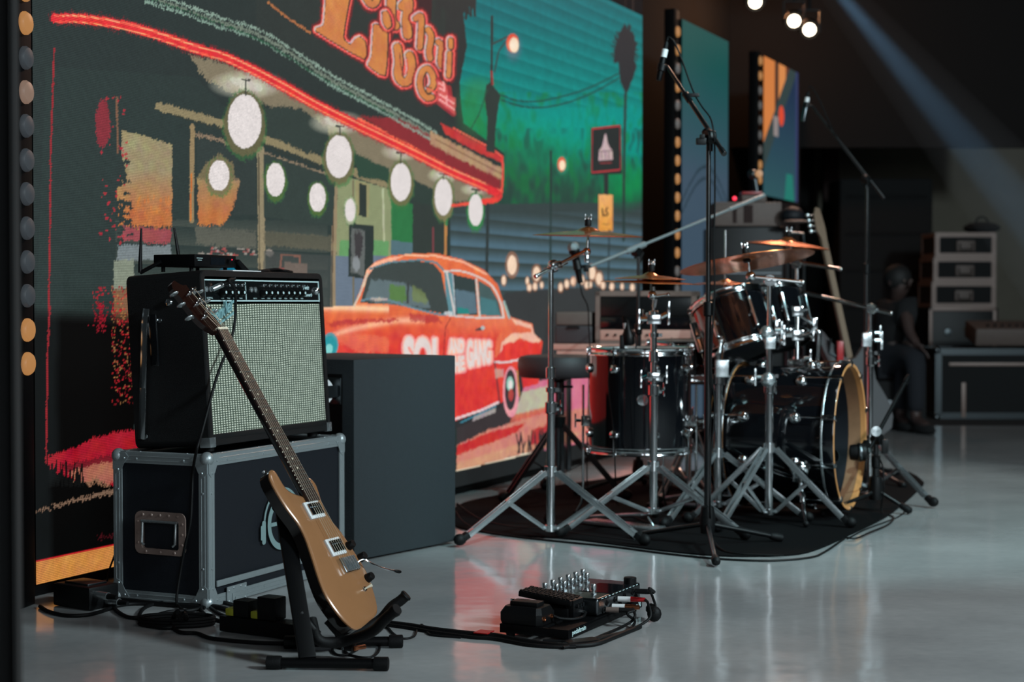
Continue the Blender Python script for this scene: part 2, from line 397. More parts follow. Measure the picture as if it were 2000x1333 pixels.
def mixc(a, b, t): t = np.clip(t, 0, 1)[..., None]; return np.array(a, float) * (1 - t) + np.array(b, float) * t
SLAT = (gz / .0665) % 1.0
# sky
def skyc(x, y):
    c = mixc((0, 112, 118), (0, 146, 134), (y - 20) / 230); g = np.clip((y - 150 - (x - 900) * .42) / 110, 0, 1)
    c = c * (1 - g[..., None]) + np.array((16, 138, 92)) * g[..., None]
    d = np.clip((y - 285 + (1150 - x) * .15) / 95, 0, 1); return c * (1 - d[..., None]) + np.array((38, 78, 62)) * d[..., None]
poly([(868, -140), (1260, -20), (1260, 470), (880, 470), (905, 235), (890, 150)], skyc)
a = (((PY < 210) & (PX > 880)) * (1 - SLAT) ** 1.5 * .07)[..., None]; IMG[:] = IMG * (1 - a) + np.array((120, 220, 215)) * a
a = (((PY < 210) & (PX > 880)) * SLAT * .13)[..., None]; IMG[:] = IMG * (1 - a)
gm = np.clip(PATCH * 2.2, 0, 1) * ((PX > 900) & (PY > 180) & (PY < 470)) * .55; IMG[:] = IMG * (1 - gm[..., None]) + np.array((22, 120, 60)) * gm[..., None]
gm = np.clip(-PATCH * 2.2, 0, 1) * ((PX > 900) & (PY > 250) & (PY < 470)) * .6; IMG[:] = IMG * (1 - gm[..., None]) + np.array((40, 62, 56)) * gm[..., None]
poly([(878, 400), (1260, 395), (1260, 640), (640, 640), (640, 480), (760, 440)], (54, 66, 66))
m_ = (PX > 760) & (PY > 418 - (PX - 880) * .02) & (PY < 575)
a = (m_ * np.clip(1.35 - SLAT * 1.5, 0, 1) * np.clip((PY - 405) / 60, 0, 1) * .8)[..., None]; IMG[:] = IMG * (1 - a) + np.array((84, 116, 134)) * a
poly([(985, 572), (1060, 565), (1150, 560), (1260, 566), (1260, 700), (980, 700)], (54, 56, 57), 1, 3)
for x, y, rx, ry in ((1000, 518, 9, 19), (1048, 535, 7, 14), (1156, 533, 7, 13), (1170, 545, 6, 12), (1120, 480 + 70, 4, 8), (1030, 549, 3, 7), (1045, 560, 4, 7), (1058, 557, 3, 6), (1095, 562, 4, 8), (1107, 555, 4, 8), (1118, 550, 3, 6), (1137, 547, 4, 8), (1146, 557, 4, 7), (1153, 556, 3, 6), (1178, 558, 4, 7), (1195, 560, 4, 7), (1235, 562, 4, 7), (984, 548, 4, 9), (1034, 562, 4, 7), (1215, 560, 3, 6)):
    ell(x, y, rx * 1.5, ry * 1.4, (205, 120, 80), .5); ell(x, y, rx, ry, (246, 214, 186))
# diner wall, window and door bays
poly([(90, 130), (380, 150), (470, 240), (980, 395), (880, 402), (880, 500), (640, 600), (70, 620)], (42, 54, 52))
m_ = (PX > 225) & (PX < 640) & (PY > 430) & (PY < 640)
a = (m_ * (1 - SLAT) * .30)[..., None]; IMG[:] = IMG * (1 - a) + np.array((120, 118, 104)) * a
def tan(x, y): return mixc((152, 140, 106), (186, 112, 62), (y - 330) / 90)
poly([(238, 254), (337, 282), (335, 442), (232, 440), (228, 372), (246, 330), (236, 300)], tan, 1, 2)
poly([(240, 442), (335, 448), (333, 476), (236, 470)], (150, 70, 76), 1, 3)
poly([(232, 478), (334, 480), (334, 508), (228, 508)], (128, 138, 142), .85, 2)
poly([(386, 350), (470, 350), (458, 400), (438, 440), (386, 440)], tan, 1, 4)
for k in range(60):
    x, y = rng.uniform(195, 248), rng.uniform(180, 480); x = max(x, 195 + (330 - y) * .1)
    ell(x, y, rng.uniform(1, 4), rng.uniform(1, 3), (178, 42, 54), .9, 1)
for k in range(55): x, y = rng.uniform(236, 338), rng.uniform(385, 445); ell(x, y, 2, 5, (205, 120, 60), .6, 1)
for k in range(40): x, y = rng.uniform(232, 256), rng.uniform(310, 480); ell(x, y, rng.uniform(3, 9), 3, (42, 52, 50), 1, 2)
ell(201, 242, 14, 48, (132, 44, 54), 1, 3)
line([(106, 95), (103, 180), (100, 260), (98, 400), (96, 560), (93, 700), (91, 800), (90, 905)], 3.5, (166, 34, 44), .85, 1)
line([(228, 190), (230, 300)], 4, (132, 92, 70), .9, 1)
# lower-left column of noisy colour beside the amplifier
poly([(222, 510), (262, 506), (262, 560), (222, 566)], (148, 156, 136), .8, 2)
poly([(222, 566), (262, 560), (262, 640), (222, 640)], (140, 96, 66), .85, 3)
for k in range(260):
    x, y = rng.uniform(214, 262), rng.uniform(560, 790); ell(x, y, 1.8, 1.8, ((200, 40, 48), (170, 120, 76), (150, 26, 36))[k % 3], .9)
for k in range(70): x, y = 188 + rng.normal(0, 6) + 6, rng.uniform(560, 650); ell(x, y, 2, 2, (168, 30, 46), .9)
# frames
line([(310, 208), (380, 226), (450, 246), (540, 280), (650, 322), (760, 362)], 15, (140, 128, 96), 1, 2)
line([(330, 222), (450, 258), (650, 336)], 2, (50, 54, 46)); line([(385, 262), (500, 296)], 6, (152, 128, 104), .9, 3); line([(515, 300), (652, 346)], 6, (150, 130, 106), .9, 3)
line([(376, 246), (374, 432)], 9, (146, 126, 92), 1, 1); line([(374, 340), (372, 432)], 3, (196, 110, 50))
line([(509, 292), (512, 592)], 14, (146, 134, 106), 1, 1); line([(505, 300), (508, 590)], 2, (70, 66, 54)); line([(655, 344), (650, 600)], 10, (150, 132, 104), 1, 1)
line([(652, 350), (648, 598)], 2, (80, 60, 46))
poly([(515, 300), (655, 348), (650, 440), (515, 425)], (50, 62, 58))
poly([(384, 270), (500, 300), (500, 420), (455, 420), (470, 350), (384, 340)], (48, 58, 56))
poly([(383, 442), (500, 452), (500, 485), (383, 476)], (104, 102, 90), .7, 3)
poly([(515, 452), (648, 462), (648, 490), (515, 480)], (112, 104, 84), .6, 2)
for k in range(40): x, y = rng.uniform(390, 500), rng.uniform(484, 500); ell(x, y, 3, 2, ((176, 84, 80), (172, 160, 150))[k % 2], .8)
line([(547, 528), (550, 498), (585, 500), (586, 516)], 4, (214, 112, 84)); poly([(556, 512), (600, 515), (600, 536), (556, 536)], (170, 134, 116)); poly([(545, 522), (556, 522), (556, 536), (543, 536)], (216, 76, 70))
ell(533, 508, 8, 14, (56, 60, 58)); ell(526, 494, 8, 7, (150, 140, 132), 1, 2)
# door bay, green light
poly([(660, 340), (768, 372), (764, 600), (655, 600)], (138, 146, 108)); poly([(664, 470), (760, 470), (758, 500), (662, 500)], (92, 156, 96), .8); poly([(655, 500), (764, 500), (760, 600), (655, 600)], (104, 118, 134))
line([(690, 352), (690, 600)], 3, (116, 106, 82)); line([(748, 370), (750, 470)], 4, (178, 184, 150)); poly([(764, 382), (806, 400), (806, 500), (764, 500)], (44, 120, 66), .9, 2); poly([(764, 470), (808, 474), (808, 505), (764, 505)], (82, 110, 118))
poly([(694, 352), (722, 360), (720, 425), (694, 420)], (150, 144, 104)); poly([(702, 358), (716, 362), (716, 425), (701, 421)], (44, 52, 48))
poly([(682, 435), (730, 442), (729, 548), (680, 540)], (42, 50, 48)); poly([(686, 446), (713, 450), (712, 540), (685, 532)], (96, 100, 98), 1, 2); poly([(692, 452), (708, 456), (706, 500), (694, 510)], (60, 56, 58), 1, 4); ell(696, 516, 7, 14, (146, 152, 156), .8, 3)
poly([(808, 300), (872, 340), (872, 500), (806, 500)], (48, 56, 52)); line([(846, 445), (846, 495)], 3, (120, 60, 66)); line([(871, 420), (870, 498)], 5, (186, 128, 70)); line([(872, 404), (872, 440)], 4, (60, 130, 84))
poly([(515, 490), (650, 500), (650, 600), (515, 600)], (70, 74, 72), .6)
# canopy underside
poly([(368, 105), (470, 135), (620, 200), (800, 292), (930, 356), (968, 378), (955, 392), (900, 396), (840, 376), (740, 330), (660, 290), (610, 262), (585, 235), (560, 215), (520, 205), (470, 190), (440, 175), (400, 155)], (128, 118, 96), 1, 4)
poly([(590, 214), (640, 250), (645, 292), (600, 300), (520, 262), (512, 215), (545, 206)], (48, 60, 56), 1, 3)
poly([(690, 296), (760, 330), (762, 356), (700, 345)], (44, 70, 56), 1, 3); poly([(806, 350), (850, 372), (846, 400), (806, 396)], (46, 60, 54), 1, 2)
for x, y, rx, ry, r in ((482, 165, 62, 20, .3), (658, 240, 46, 17, .3), (785, 296, 34, 13, .3), (866, 343, 26, 11, .3), (928, 370, 24, 9, .25)):
    glow(x, y, rx * 1.25, ry * 1.5, (196, 192, 172), .95, .8); ell(x, y, rx * .55, ry * .5, (206, 204, 190), .7, 2, r)
poly([(384, 350), (400, 322), (428, 300), (455, 320), (460, 350)], (124, 112, 80), .9, 3)
for x, y, rx, ry, hc in ((478, 237, 33, 53, (100, 94, 66)), (662, 306, 25, 42, (110, 104, 72)), (783, 356, 20, 37, (112, 108, 70)), (866, 385, 17, 36, (130, 120, 84)), (929, 410, 14, 31, (50, 132, 72)),
                         (428, 343, 20, 30, (122, 110, 78)), (538, 351, 18, 33, (76, 104, 54)), (620, 386, 16, 28, (80, 106, 52)), (684, 411, 10, 22, (176, 182, 150))):
    ell(x, y + ry * .15, rx * 1.32, ry * 1.3, (58, 116, 62), .55, 4); ell(x, y + ry * .1, rx * 1.22, ry * 1.2, hc, .9, 3); ell(x, y, rx, ry, (226, 218, 216))
for x, y0, y1 in ((480, 155, 186), (664, 246, 264), (783, 298, 320), (866, 340, 350), (929, 370, 380)): line([(x, y0), (x, y1)], 2.5, (56, 60, 54)); line([(x - 8, y0), (x + 8, y0 + 2)], 3, (56, 60, 54))
# sign tower / roof fascia in dark
poly([(500, -200), (868, -60), (905, 240), (985, 300), (980, 340), (700, 196), (500, 60)], (44, 52, 50))
poly([(845, -100), (935, -60), (928, 22), (918, 12), (905, 26), (912, 90), (898, 160), (902, 250), (868, 230), (870, 20), (850, 4)], (44, 48, 48), 1, 2)
poly([(800, -60), (846, -40), (842, 40), (812, 30)], (60, 34, 38))
def neon(pts, wd, rag=0):
    line(pts, wd * 1.3, (150, 36, 44), .5, 4); line(pts, wd, (224, 46, 52), 1, 1)
neonL = cr2([(108, 36), (150, 36), (200, 42), (260, 54), (320, 73), (380, 94), (440, 112), (500, 140), (560, 172), (620, 206), (700, 246), (800, 294), (880, 334), (940, 360), (968, 374)])
line(cr2([(966, 372), (975, 382), (966, 391), (945, 396), (915, 398), (884, 402)]), 6, (236, 84, 64), 1, 1); line(cr2([(966, 372), (976, 382), (966, 390), (945, 395)]), 11, (232, 62, 56), 1, 1)
neon(neonL, 19, 2)
line([(x, y - 5) for x, y in neonL[:-4]], 3.4, (244, 112, 84), .8); line([(x, y - 5) for x, y in neonL[2:-4]], 1.8, (252, 170, 120), .95); line([(x, y + 7) for x, y in neonL[:-4]], 3, (240, 96, 76), .85); line([(x, y + 7) for x, y in neonL[4:-4]], 1.5, (250, 150, 104), .9)
line(cr2([(700, 232), (800, 282), (900, 330), (960, 358), (978, 372)]), 5, (244, 104, 78))
poly([(780, 232), (860, 272), (978, 345), (978, 372), (880, 326), (780, 272), (700, 226)], (136, 42, 48), 1, 3)
poly([(860, 240), (930, 276), (980, 306), (980, 318), (930, 296), (870, 262)], (196, 56, 54), 1, 2); line([(885, 250), (960, 290), (981, 306)], 3, (246, 100, 80))
line(cr2([(981, 306), (982, 340), (980, 376)]), 4, (226, 70, 62))
for off, wd, c in ((-9, 4, (150, 176, 160)), (0, 5, (126, 140, 124)), (9, 4, (140, 170, 154))):
    line([(x - off * .2, y + off) for x, y in cr2([(285, -8), (350, 14), (420, 40), (500, 66), (580, 112), (650, 158), (710, 190), (770, 222), (850, 268)])], wd, c, .9, 3)
line([(x, y + 4) for x, y in cr2([(290, -8), (420, 38), (500, 70), (580, 118), (650, 160), (770, 222)])], 2.5, (34, 84, 58), .9, 2)
ell(929, 411, 14, 31, (226, 218, 216))
poly([(840, 256), (900, 286), (980, 330), (980, 352), (900, 312), (840, 282)], (176, 140, 108), 1, 3); line([(850, 272), (980, 340)], 2, (120, 84, 66))
line([(524, 4), (560, 34), (606, 64)], 4, (176, 110, 68), 1, 2)
# neon sign lettering
def stroke(groups, wd):
    for g in groups: line(g, wd + 21, (120, 36, 42), .8, 2)
    for g in groups: line(g, wd + 13, (238, 92, 84))
    for g in groups: line([(x - 1.5, y - 1) for x, y in g], wd + 6, (206, 178, 176))
    for g in groups: line([(x + .8, y + .5) for x, y in g], wd + 4, (52, 50, 46))
    for g in groups: line(g, wd, (206, 128, 72))
def shape(pts, grow=1.0):
    line(pts + [pts[0]], 20, (120, 36, 42), .8, 2)
    line(pts + [pts[0]], 12, (238, 92, 84)); line([(x - 1.5, y - 1) for x, y in pts] + [pts[0]], 5, (206, 178, 176)); line([(x + 1, y + 1) for x, y in pts] + [pts[0]], 3.4, (52, 50, 46)); poly(pts, (206, 128, 72))
stroke([cr2([(706, -30), (712, -10), (724, 8), (734, 4), (738, -14)])], 13)
stroke([cr2([(768, -30), (764, 10), (765, 40), (772, 50)]), cr2([(786, 12), (798, 4), (794, 40), (796, 68)])], 17)
stroke([cr2([(812, 36), (822, 32), (822, 60), (820, 92)]), cr2([(836, 58), (842, 72), (838, 100), (840, 114)]), cr2([(856, 82), (862, 90), (860, 118), (862, 128)])], 11)
stroke([[(880, 78), (880, 92)], [(878, 104), (876, 148)]], 9)
shape_ = shape
def shape(p): shape_(cr_poly(p))
def cr_poly(P, k=3):
    out = []; n = len(P)
    for i in range(n):
        a, b, c, d = [np.array(P[(i + j) % n], float) for j in (-1, 0, 1, 2)]
        for t in [q / k for q in range(k)]: out.append(tuple(.5 * ((2 * b) + .55 * (c - a) * t + (-3 * b * 0 + (2 * (1 - 0) * 0)) + (2 * .55 * a - (6 - .55) * b + 2 * (3 - .55) * c - .55 * d) * t * t + (-.55 * a + (4 - .55) * b + (.55 - 4) * c + .55 * d) * t ** 3)))
    return out
shape([(640, -40), (690, -30), (682, 0), (670, 72), (684, 87), (694, 76), (702, 72), (713, 82), (711, 115), (617, 60), (632, 49), (636, 10)])
shape([(730, 49), (744, 52), (757, 64), (752, 147), (719, 127), (726, 109)]); shape([(747, 24), (755, 22), (762, 34), (764, 50), (756, 56), (748, 44)])
stroke([cr2([(776, 92), (779, 120), (777, 146), (786, 160), (797, 158), (804, 140), (803, 118), (800, 108)])], 15)
line(cr2([(781, 104), (783, 130), (789, 146), (796, 136), (794, 116)]), 2.2, (226, 84, 76)); line(cr2([(781, 104), (783, 130), (789, 146)]), 1.4, (52, 50, 46))
stroke([cr2([(838, 176), (846, 166), (845, 148), (836, 134), (825, 140), (820, 160), (824, 180), (834, 191), (843, 190)])], 11)
line(cr2([(831, 146), (832, 156), (832, 170)]), 2.6, (50, 46, 44)); line([(833, 172), (846, 178)], 2.4, (228, 90, 82)); line([(834, 169), (843, 172)], 2, (52, 50, 46))
for g in ([(855, 156), (866, 172)], [(868, 168), (862, 190)], [(856, 186), (874, 204)], [(872, 182), (886, 206)], [(858, 200), (886, 222)], [(876, 172), (880, 200)]): line(g, 11, (166, 50, 56), .9)
poly([(853, 156), (870, 162), (876, 186), (890, 192), (889, 224), (872, 212), (854, 196)], (216, 88, 88), .9, 1)
for g in ([(857, 162), (866, 168)], [(858, 172), (868, 178)], [(858, 184), (886, 202)], [(858, 194), (887, 214)], [(866, 160), (868, 176)], [(872, 188), (873, 206)]): line(g, 3.4, (244, 164, 160))
glow(925, 215, 45, 75, (46, 128, 66), .6); glow(1222, 360, 60, 60, (8, 146, 78), .7); glow(1120, 245, 120, 60, (0, 152, 136), .5); glow(940, 170, 50, 30, (70, 140, 76), .35); glow(1060, 300, 60, 50, (14, 132, 92), .5)
# street furniture on the right
line([(961, 32), (960, 170)], 4.5, (46, 50, 50)); poly([(950, 166), (958, 160), (968, 174), (978, 186), (974, 204), (968, 250), (966, 300), (950, 296), (952, 230), (946, 190)], (46, 56, 52), 1, 1)
line([(960, 140), (962, 165)], 4, (150, 52, 50)); line([(962, 86), (990, 72), (996, 74)], 3, (60, 56, 54)); line([(990, 78), (974, 100), (966, 140)], 3, (50, 70, 70))
glow(1003, 92, 22, 38, (140, 110, 130), .75); ell(1001, 84, 12, 18, (228, 84, 58)); ell(1004, 88, 9, 15, (250, 214, 176)); glow(1003, 88, 14, 18, (255, 240, 220), .8)
line(cr2([(975, 184), (1010, 196), (1050, 198), (1100, 188), (1150, 172), (1208, 144)]), 3, (30, 76, 70)); line(cr2([(980, 196), (1020, 208), (1060, 210), (1110, 200), (1160, 180), (1210, 152)]), 3, (30, 76, 70))
line([(952, 175), (935, 225), (918, 255)], 2, (40, 80, 62))
poly([(1213, 60), (1220, 44), (1226, 58), (1236, 62), (1243, 90), (1238, 116), (1244, 130), (1234, 158), (1226, 180), (1220, 180), (1211, 158), (1208, 122), (1199, 124), (1200, 100), (1205, 80)], (44, 46, 50), 1, 2.5)
for k in range(26):
    a_ = -math.pi / 2 + (k - 12.5) * .17; x_, y_ = 1221 + 8 * math.cos(a_), 98 + 30 * math.sin(a_)
    line([(1221, 100), (1221 + (25 + rng.uniform(-3, 4)) * math.cos(a_), 104 + (62 + rng.uniform(-10, 8)) * math.sin(a_) * (.85 if math.sin(a_) < 0 else .55))], 3, (44, 46, 50))
for k in range(16): x = 848 + k * 5.2; line([(x, -30), (x + rng.uniform(-8, 8), rng.uniform(6, 38))], 5, (44, 48, 48))
line([(1222, 176), (1219, 300), (1218, 470)], 5, (42, 58, 56))
poly([(1154, 250), (1213, 243), (1215, 340), (1154, 342)], (40, 46, 46)); line([(1157, 252), (1210, 246)], 2.5, (200, 62, 68)); line([(1157, 337), (1210, 332)], 2.5, (200, 62, 68)); line([(1157, 252), (1156, 337)], 1.5, (170, 56, 60)); line([(1211, 246), (1212, 330)], 1.5, (170, 56, 60))
poly([(1181, 262), (1184, 262), (1187, 280), (1191, 288), (1196, 294), (1197, 312), (1169, 314), (1170, 294), (1175, 288), (1178, 278)], (196, 170, 172)); line([(1171, 296), (1195, 295)], 1.5, (60, 50, 50))
for x in (1175, 1182, 1189): line([(x, 298), (x, 310)], 1.6, (60, 50, 50))
line([(1172, 319), (1194, 318)], 2.5, (140, 56, 60)); line([(1184, 342), (1184, 380)], 9, (44, 50, 50))
poly([(1169, 380), (1197, 381), (1197, 452), (1169, 452)], lambda x, y: mixc((238, 176, 108), (222, 150, 66), (y - 380) / 70)); line([(1176, 408), (1178, 422), (1182, 420)], 3, (50, 40, 34)); line([(1186, 406), (1183, 412), (1188, 418), (1184, 422)], 2.6, (50, 40, 34)); line([(1177, 438), (1190, 438)], 1.5, (130, 90, 50))
line([(1076, 296), (1075, 560)], 4, (40, 56, 54)); glow(1098, 322, 15, 24, (120, 190, 170), .6); ell(1097, 321, 8, 14, (226, 96, 66)); ell(1098, 323, 6, 10, (252, 224, 190))
line([(953, 400), (950, 560)], 6, (46, 54, 54)); line([(1150, 430), (1150, 560)], 3, (40, 52, 54)); line([(1190, 450), (1188, 560)], 3, (44, 54, 56))
# pavement and road under the car
poly([(892, 700), (1260, 700), (1260, 880), (892, 930)], (58, 52, 54))
poly([(1010, 760), (1075, 738), (1260, 712), (1260, 870), (1000, 890)], (208, 116, 142), 1, 2); poly([(1005, 770), (1078, 752), (1078, 800), (1000, 820)], (182, 188, 158), .9, 3); poly([(1000, 812), (1080, 792), (1082, 808), (990, 850)], (206, 90, 70), .8, 3)
poly([(892, 870), (960, 838), (1060, 808), (1120, 800), (1260, 790), (1260, 850), (1080, 872), (892, 922)], (206, 132, 116), 1, 3)
poly([(892, 872), (950, 846), (1030, 826), (1000, 850), (892, 890)], (196, 50, 50), 1, 3); poly([(892, 905), (1000, 872), (1080, 850), (1140, 845), (1060, 875), (892, 922)], (206, 150, 120), 1, 3)
line([(892, 921), (960, 905), (1060, 878)], 3, (226, 216, 190)); poly([(1040, 840), (1075, 826), (1078, 862), (1036, 872)], (178, 46, 50), .9, 4)
for k in range(26): x = rng.uniform(1010, 1075); line([(x, 885), (x + rng.uniform(-7, 7), 885 - rng.uniform(14, 48))], 2.5, (54, 46, 48))
poly([(880, 924), (1100, 872), (1260, 850), (1260, 1000), (880, 1000)], (30, 33, 34))
# car
car = [(600, 604), (632, 600), (690, 598), (702, 570), (716, 530), (732, 512), (762, 500), (812, 495), (856, 496), (902, 507), (946, 528), (972, 556), (985, 596), (998, 620), (1040, 633), (1043, 652), (1060, 668), (1056, 694), (1052, 750), (1030, 756), (1014, 760), (976, 790), (930, 812), (880, 832), (600, 860)]
def carc(x, y):
    c = mixc((228, 110, 66), (222, 62, 52), (y - 610) / 70); h = np.exp(-((y - 602 - (x - 700) * .03) / 7) ** 2) * (x < 760); c = c + (np.array((255, 214, 170)) - c) * (h * .9)[..., None]
    b = np.exp(-((y - (668 - 42 * np.sqrt(np.clip((x - 640) / 140, 0, 1)))) / 7) ** 2) * (x > 636) * (x < 830) * (y > 610); c = c + (np.array((255, 196, 160)) - c) * (b * .8)[..., None]
    g = np.clip((660 - y) / 30, 0, 1) * np.clip((x - 850) / 60, 0, 1) * (y > 615); c = c + (np.array((232, 130, 96)) - c) * (g * .6)[..., None]
    q = np.clip((y - 690) / 120, 0, 1)[..., None]; return c * (1 - q) + np.array((214, 54, 52)) * q
poly(car, carc)
poly([(880, 826), (935, 806), (976, 784), (980, 796), (930, 820), (880, 842)], (46, 46, 48)); line([(880, 822), (940, 802), (974, 786)], 5, (230, 200, 200)); line([(900, 826), (968, 794)], 3, (60, 130, 150)); poly([(925, 815), (968, 797), (968, 806), (922, 824)], (160, 150, 150))
poly([(650, 640), (700, 632), (780, 628), (770, 622), (660, 626), (640, 632)], (186, 56, 56), .8, 3); poly([(800, 612), (850, 616), (866, 632), (800, 626)], (176, 50, 56), .7, 3); poly([(640, 655), (700, 690), (760, 690), (760, 660), (700, 654)], (232, 122, 92), .6, 4)
poly([(716, 528), (732, 513), (762, 503), (790, 500), (770, 510), (736, 520), (722, 534), (712, 560), (706, 560)], (250, 178, 146)); line([(790, 499), (850, 500), (905, 512), (950, 536)], 4, (246, 186, 154), .9)
line([(722, 526), (760, 513), (820, 508), (852, 513), (868, 530)], 4, (96, 130, 140))
poly([(704, 592), (718, 540), (730, 524), (765, 514), (815, 510), (846, 515), (862, 534), (868, 565), (880, 616), (850, 610), (800, 600), (760, 594)], (60, 68, 66))
poly([(724, 545), (790, 552), (838, 590), (842, 604), (800, 598), (712, 588)], (96, 112, 116), 1, 3); poly([(760, 556), (792, 560), (794, 590), (760, 588)], (86, 128, 58), .8, 3); poly([(806, 556), (828, 570), (838, 592), (806, 590)], (116, 132, 82), .8, 3)
line([(797, 552), (796, 592)], 4, (58, 62, 62)); line([(692, 598), (704, 572), (718, 534)], 4, (214, 190, 168)); line(cr2([(706, 588), (735, 582), (770, 590), (800, 600), (850, 613), (870, 616)]), 4, (104, 134, 146)); ell(740, 585, 18, 3, (208, 180, 172), .8, 2)
poly([(868, 530), (884, 534), (892, 616), (878, 616), (870, 570)], (94, 140, 150)); poly([(884, 536), (928, 546), (933, 616), (890, 614)], (50, 62, 62)); poly([(888, 565), (928, 572), (932, 614), (892, 612)], (92, 118, 132), .9, 2); poly([(893, 600), (915, 604), (918, 615), (893, 614)], (40, 130, 124))
poly([(934, 548), (958, 562), (974, 590), (980, 618), (938, 616)], (70, 92, 92)); poly([(938, 580), (968, 588), (978, 618), (938, 616)], (72, 122, 128), .9); line([(930, 545), (937, 618)], 4, (214, 200, 190)); line([(872, 530), (888, 616)], 3, (220, 206, 200)); line([(884, 536), (886, 560), (889, 612)], 2, (190, 200, 200))
line(cr2([(868, 530), (900, 530), (936, 542), (962, 560), (978, 592), (984, 620)]), 3.5, (214, 206, 200)); line([(878, 617), (930, 621), (984, 621)], 3.5, (210, 200, 196)); line([(984, 590), (995, 622)], 5, (150, 174, 174)); ell(876, 612, 9, 4, (206, 214, 214), .9, 1)
line([(880, 622), (870, 640), (866, 700)], 1.6, (140, 40, 44)); ell(938, 643, 5, 3, (70, 60, 62)); ell(943, 641, 4, 4, (176, 190, 190)); line([(930, 645), (938, 643)], 3, (60, 60, 62))
poly([(998, 622), (1038, 634), (1042, 650), (1056, 664), (1052, 670), (1034, 668), (1015, 660), (975, 690), (968, 700), (974, 664), (984, 648), (1010, 640)], (238, 186, 160), 1, 2); poly([(984, 642), (1010, 634), (1038, 642), (1036, 650), (1000, 652), (980, 668), (976, 690), (966, 700), (970, 660)], (226, 104, 70), 1, 2)
poly([(982, 674), (1000, 668), (1052, 670), (1054, 700), (978, 706)], (226, 58, 50), 1, 2); line([(966, 708), (990, 708), (1018, 702)], 4, (218, 206, 206)); line([(966, 708), (970, 740), (976, 786)], 2.5, (80, 50, 56))
poly([(966, 720), (984, 722), (984, 736), (968, 740)], (200, 160, 152), .8, 2)
poly([(984, 770), (990, 735), (1006, 722), (1018, 730), (1022, 760), (1012, 790), (1000, 800)], (50, 50, 52)); ell(998, 766, 16, 50, (230, 150, 160)); ell(997, 762, 11, 40, (56, 50, 54)); ell(996, 750, 7, 14, (150, 200, 184)); ell(997, 752, 4, 9, (232, 226, 222)); ell(998, 772, 5, 12, (176, 66, 62)); line([(1010, 725), (1014, 775)], 3, (196, 140, 74))
ell(645, 674, 16, 24, (90, 150, 160)); ell(645, 676, 13, 20, (38, 150, 160)); ell(643, 682, 7, 10, (130, 210, 206))
def pic_text(body, q, col, fat=0, bold=.03):
    vs, fs = text_mesh(body, 1, 0, 0, bold); x0 = min(v.x for v in vs); x1 = max(v.x for v in vs); y0 = min(v.y for v in vs); y1 = max(v.y for v in vs)
    (ax, ay), (bx, by), (cx, cy), (dx, dy) = q                      # top-left, top-right, bottom-right, bottom-left
    def mp(v):
        s, t = (v.x - x0) / (x1 - x0), 1 - (v.y - y0) / (y1 - y0)
        return ((ax * (1 - s) + bx * s) * (1 - t) + (dx * (1 - s) + cx * s) * t, (ay * (1 - s) + by * s) * (1 - t) + (dy * (1 - s) + cy * s) * t)
    P = [mp(v) for v in vs]; offs = [(0, 0)] if not fat else [(fat * math.cos(t), fat * math.sin(t)) for t in [2 * math.pi * i / 10 for i in range(10)]]
    for ox, oy in offs:
        for f in fs: poly([(P[i][0] + ox, P[i][1] + oy) for i in f], col)
for body, q in (('SOL', [(788, 657), (866, 661), (866, 735), (788, 742)]), ('AND', [(877, 662), (906, 664), (906, 690), (877, 691)]), ('THE', [(877, 698), (907, 696), (907, 724), (877, 730)]), ('GANG', [(912, 664), (959, 666), (959, 710), (912, 720)])):
    pic_text(body, q, (240, 140, 140), 5); pic_text(body, q, (244, 180, 160), 2.5)
for body, q in (('SOL', [(788, 657), (866, 661), (866, 735), (788, 742)]), ('AND', [(877, 662), (906, 664), (906, 690), (877, 691)]), ('THE', [(877, 698), (907, 696), (907, 724), (877, 730)]), ('GANG', [(912, 664), (959, 666), (959, 710), (912, 720)])):
    pic_text(body, q, (226, 212, 208), 0, .05)
# bottom-left: dark ground, red kerb, orange strip
g_ = np.clip((PY - (600 + (PX - 90) * .05)) / 30, 0, 1) * (PX < 640) * (PX > 60); IMG[:] = np.where(((PX < 262) & (PY > 590))[..., None], IMG * (1 - g_[..., None]) + np.array((6, 6, 6)) * g_[..., None], IMG)
poly([(60, 900), (98, 905), (640, 800), (640, 1100), (60, 1200)], (5, 5, 5))
line([(97, 600), (93, 700), (91, 800), (90, 905)], 3.5, (166, 34, 44), .85, 1)
for k in range(90): x, y = 196 + rng.normal(0, 7), rng.uniform(590, 650); ell(x, y, 1.5, 1.5, (150, 24, 40), .9)
for k in range(240): x, y = rng.uniform(218, 262), rng.uniform(600, 790); ell(x, y, 1.6, 1.6, ((190, 34, 44), (160, 110, 66), (140, 24, 34))[k % 3], .85)
poly([(94, 890), (140, 876), (180, 858), (220, 846), (262, 840), (300, 840), (300, 950), (226, 950), (190, 936), (150, 940), (110, 926), (94, 910)], (162, 26, 42), 1, 3)
poly([(130, 912), (190, 900), (262, 890), (300, 885), (300, 930), (226, 944), (180, 948), (140, 936)], (166, 120, 92), .8, 5); poly([(120, 908), (190, 894), (300, 875), (300, 890), (190, 906), (130, 920)], (110, 22, 34), .9, 3)
for k in range(30): x = rng.uniform(95, 165); line([(x, 950), (x + rng.uniform(-6, 6), 950 - rng.uniform(15, 50))], 3, (13, 14, 14))
poly([(70, 998), (110, 986), (170, 968), (262, 945), (262, 957), (170, 976), (70, 1002)], (150, 118, 96), .8, 3)
poly([(190, 1048), (262, 1030), (262, 1040), (190, 1054)], (96, 20, 30), .6, 4)
poly([(64, 1100), (262, 1056), (262, 1140), (64, 1180)], (196, 130, 66)); line([(64, 1099), (262, 1055)], 3, (190, 30, 40))
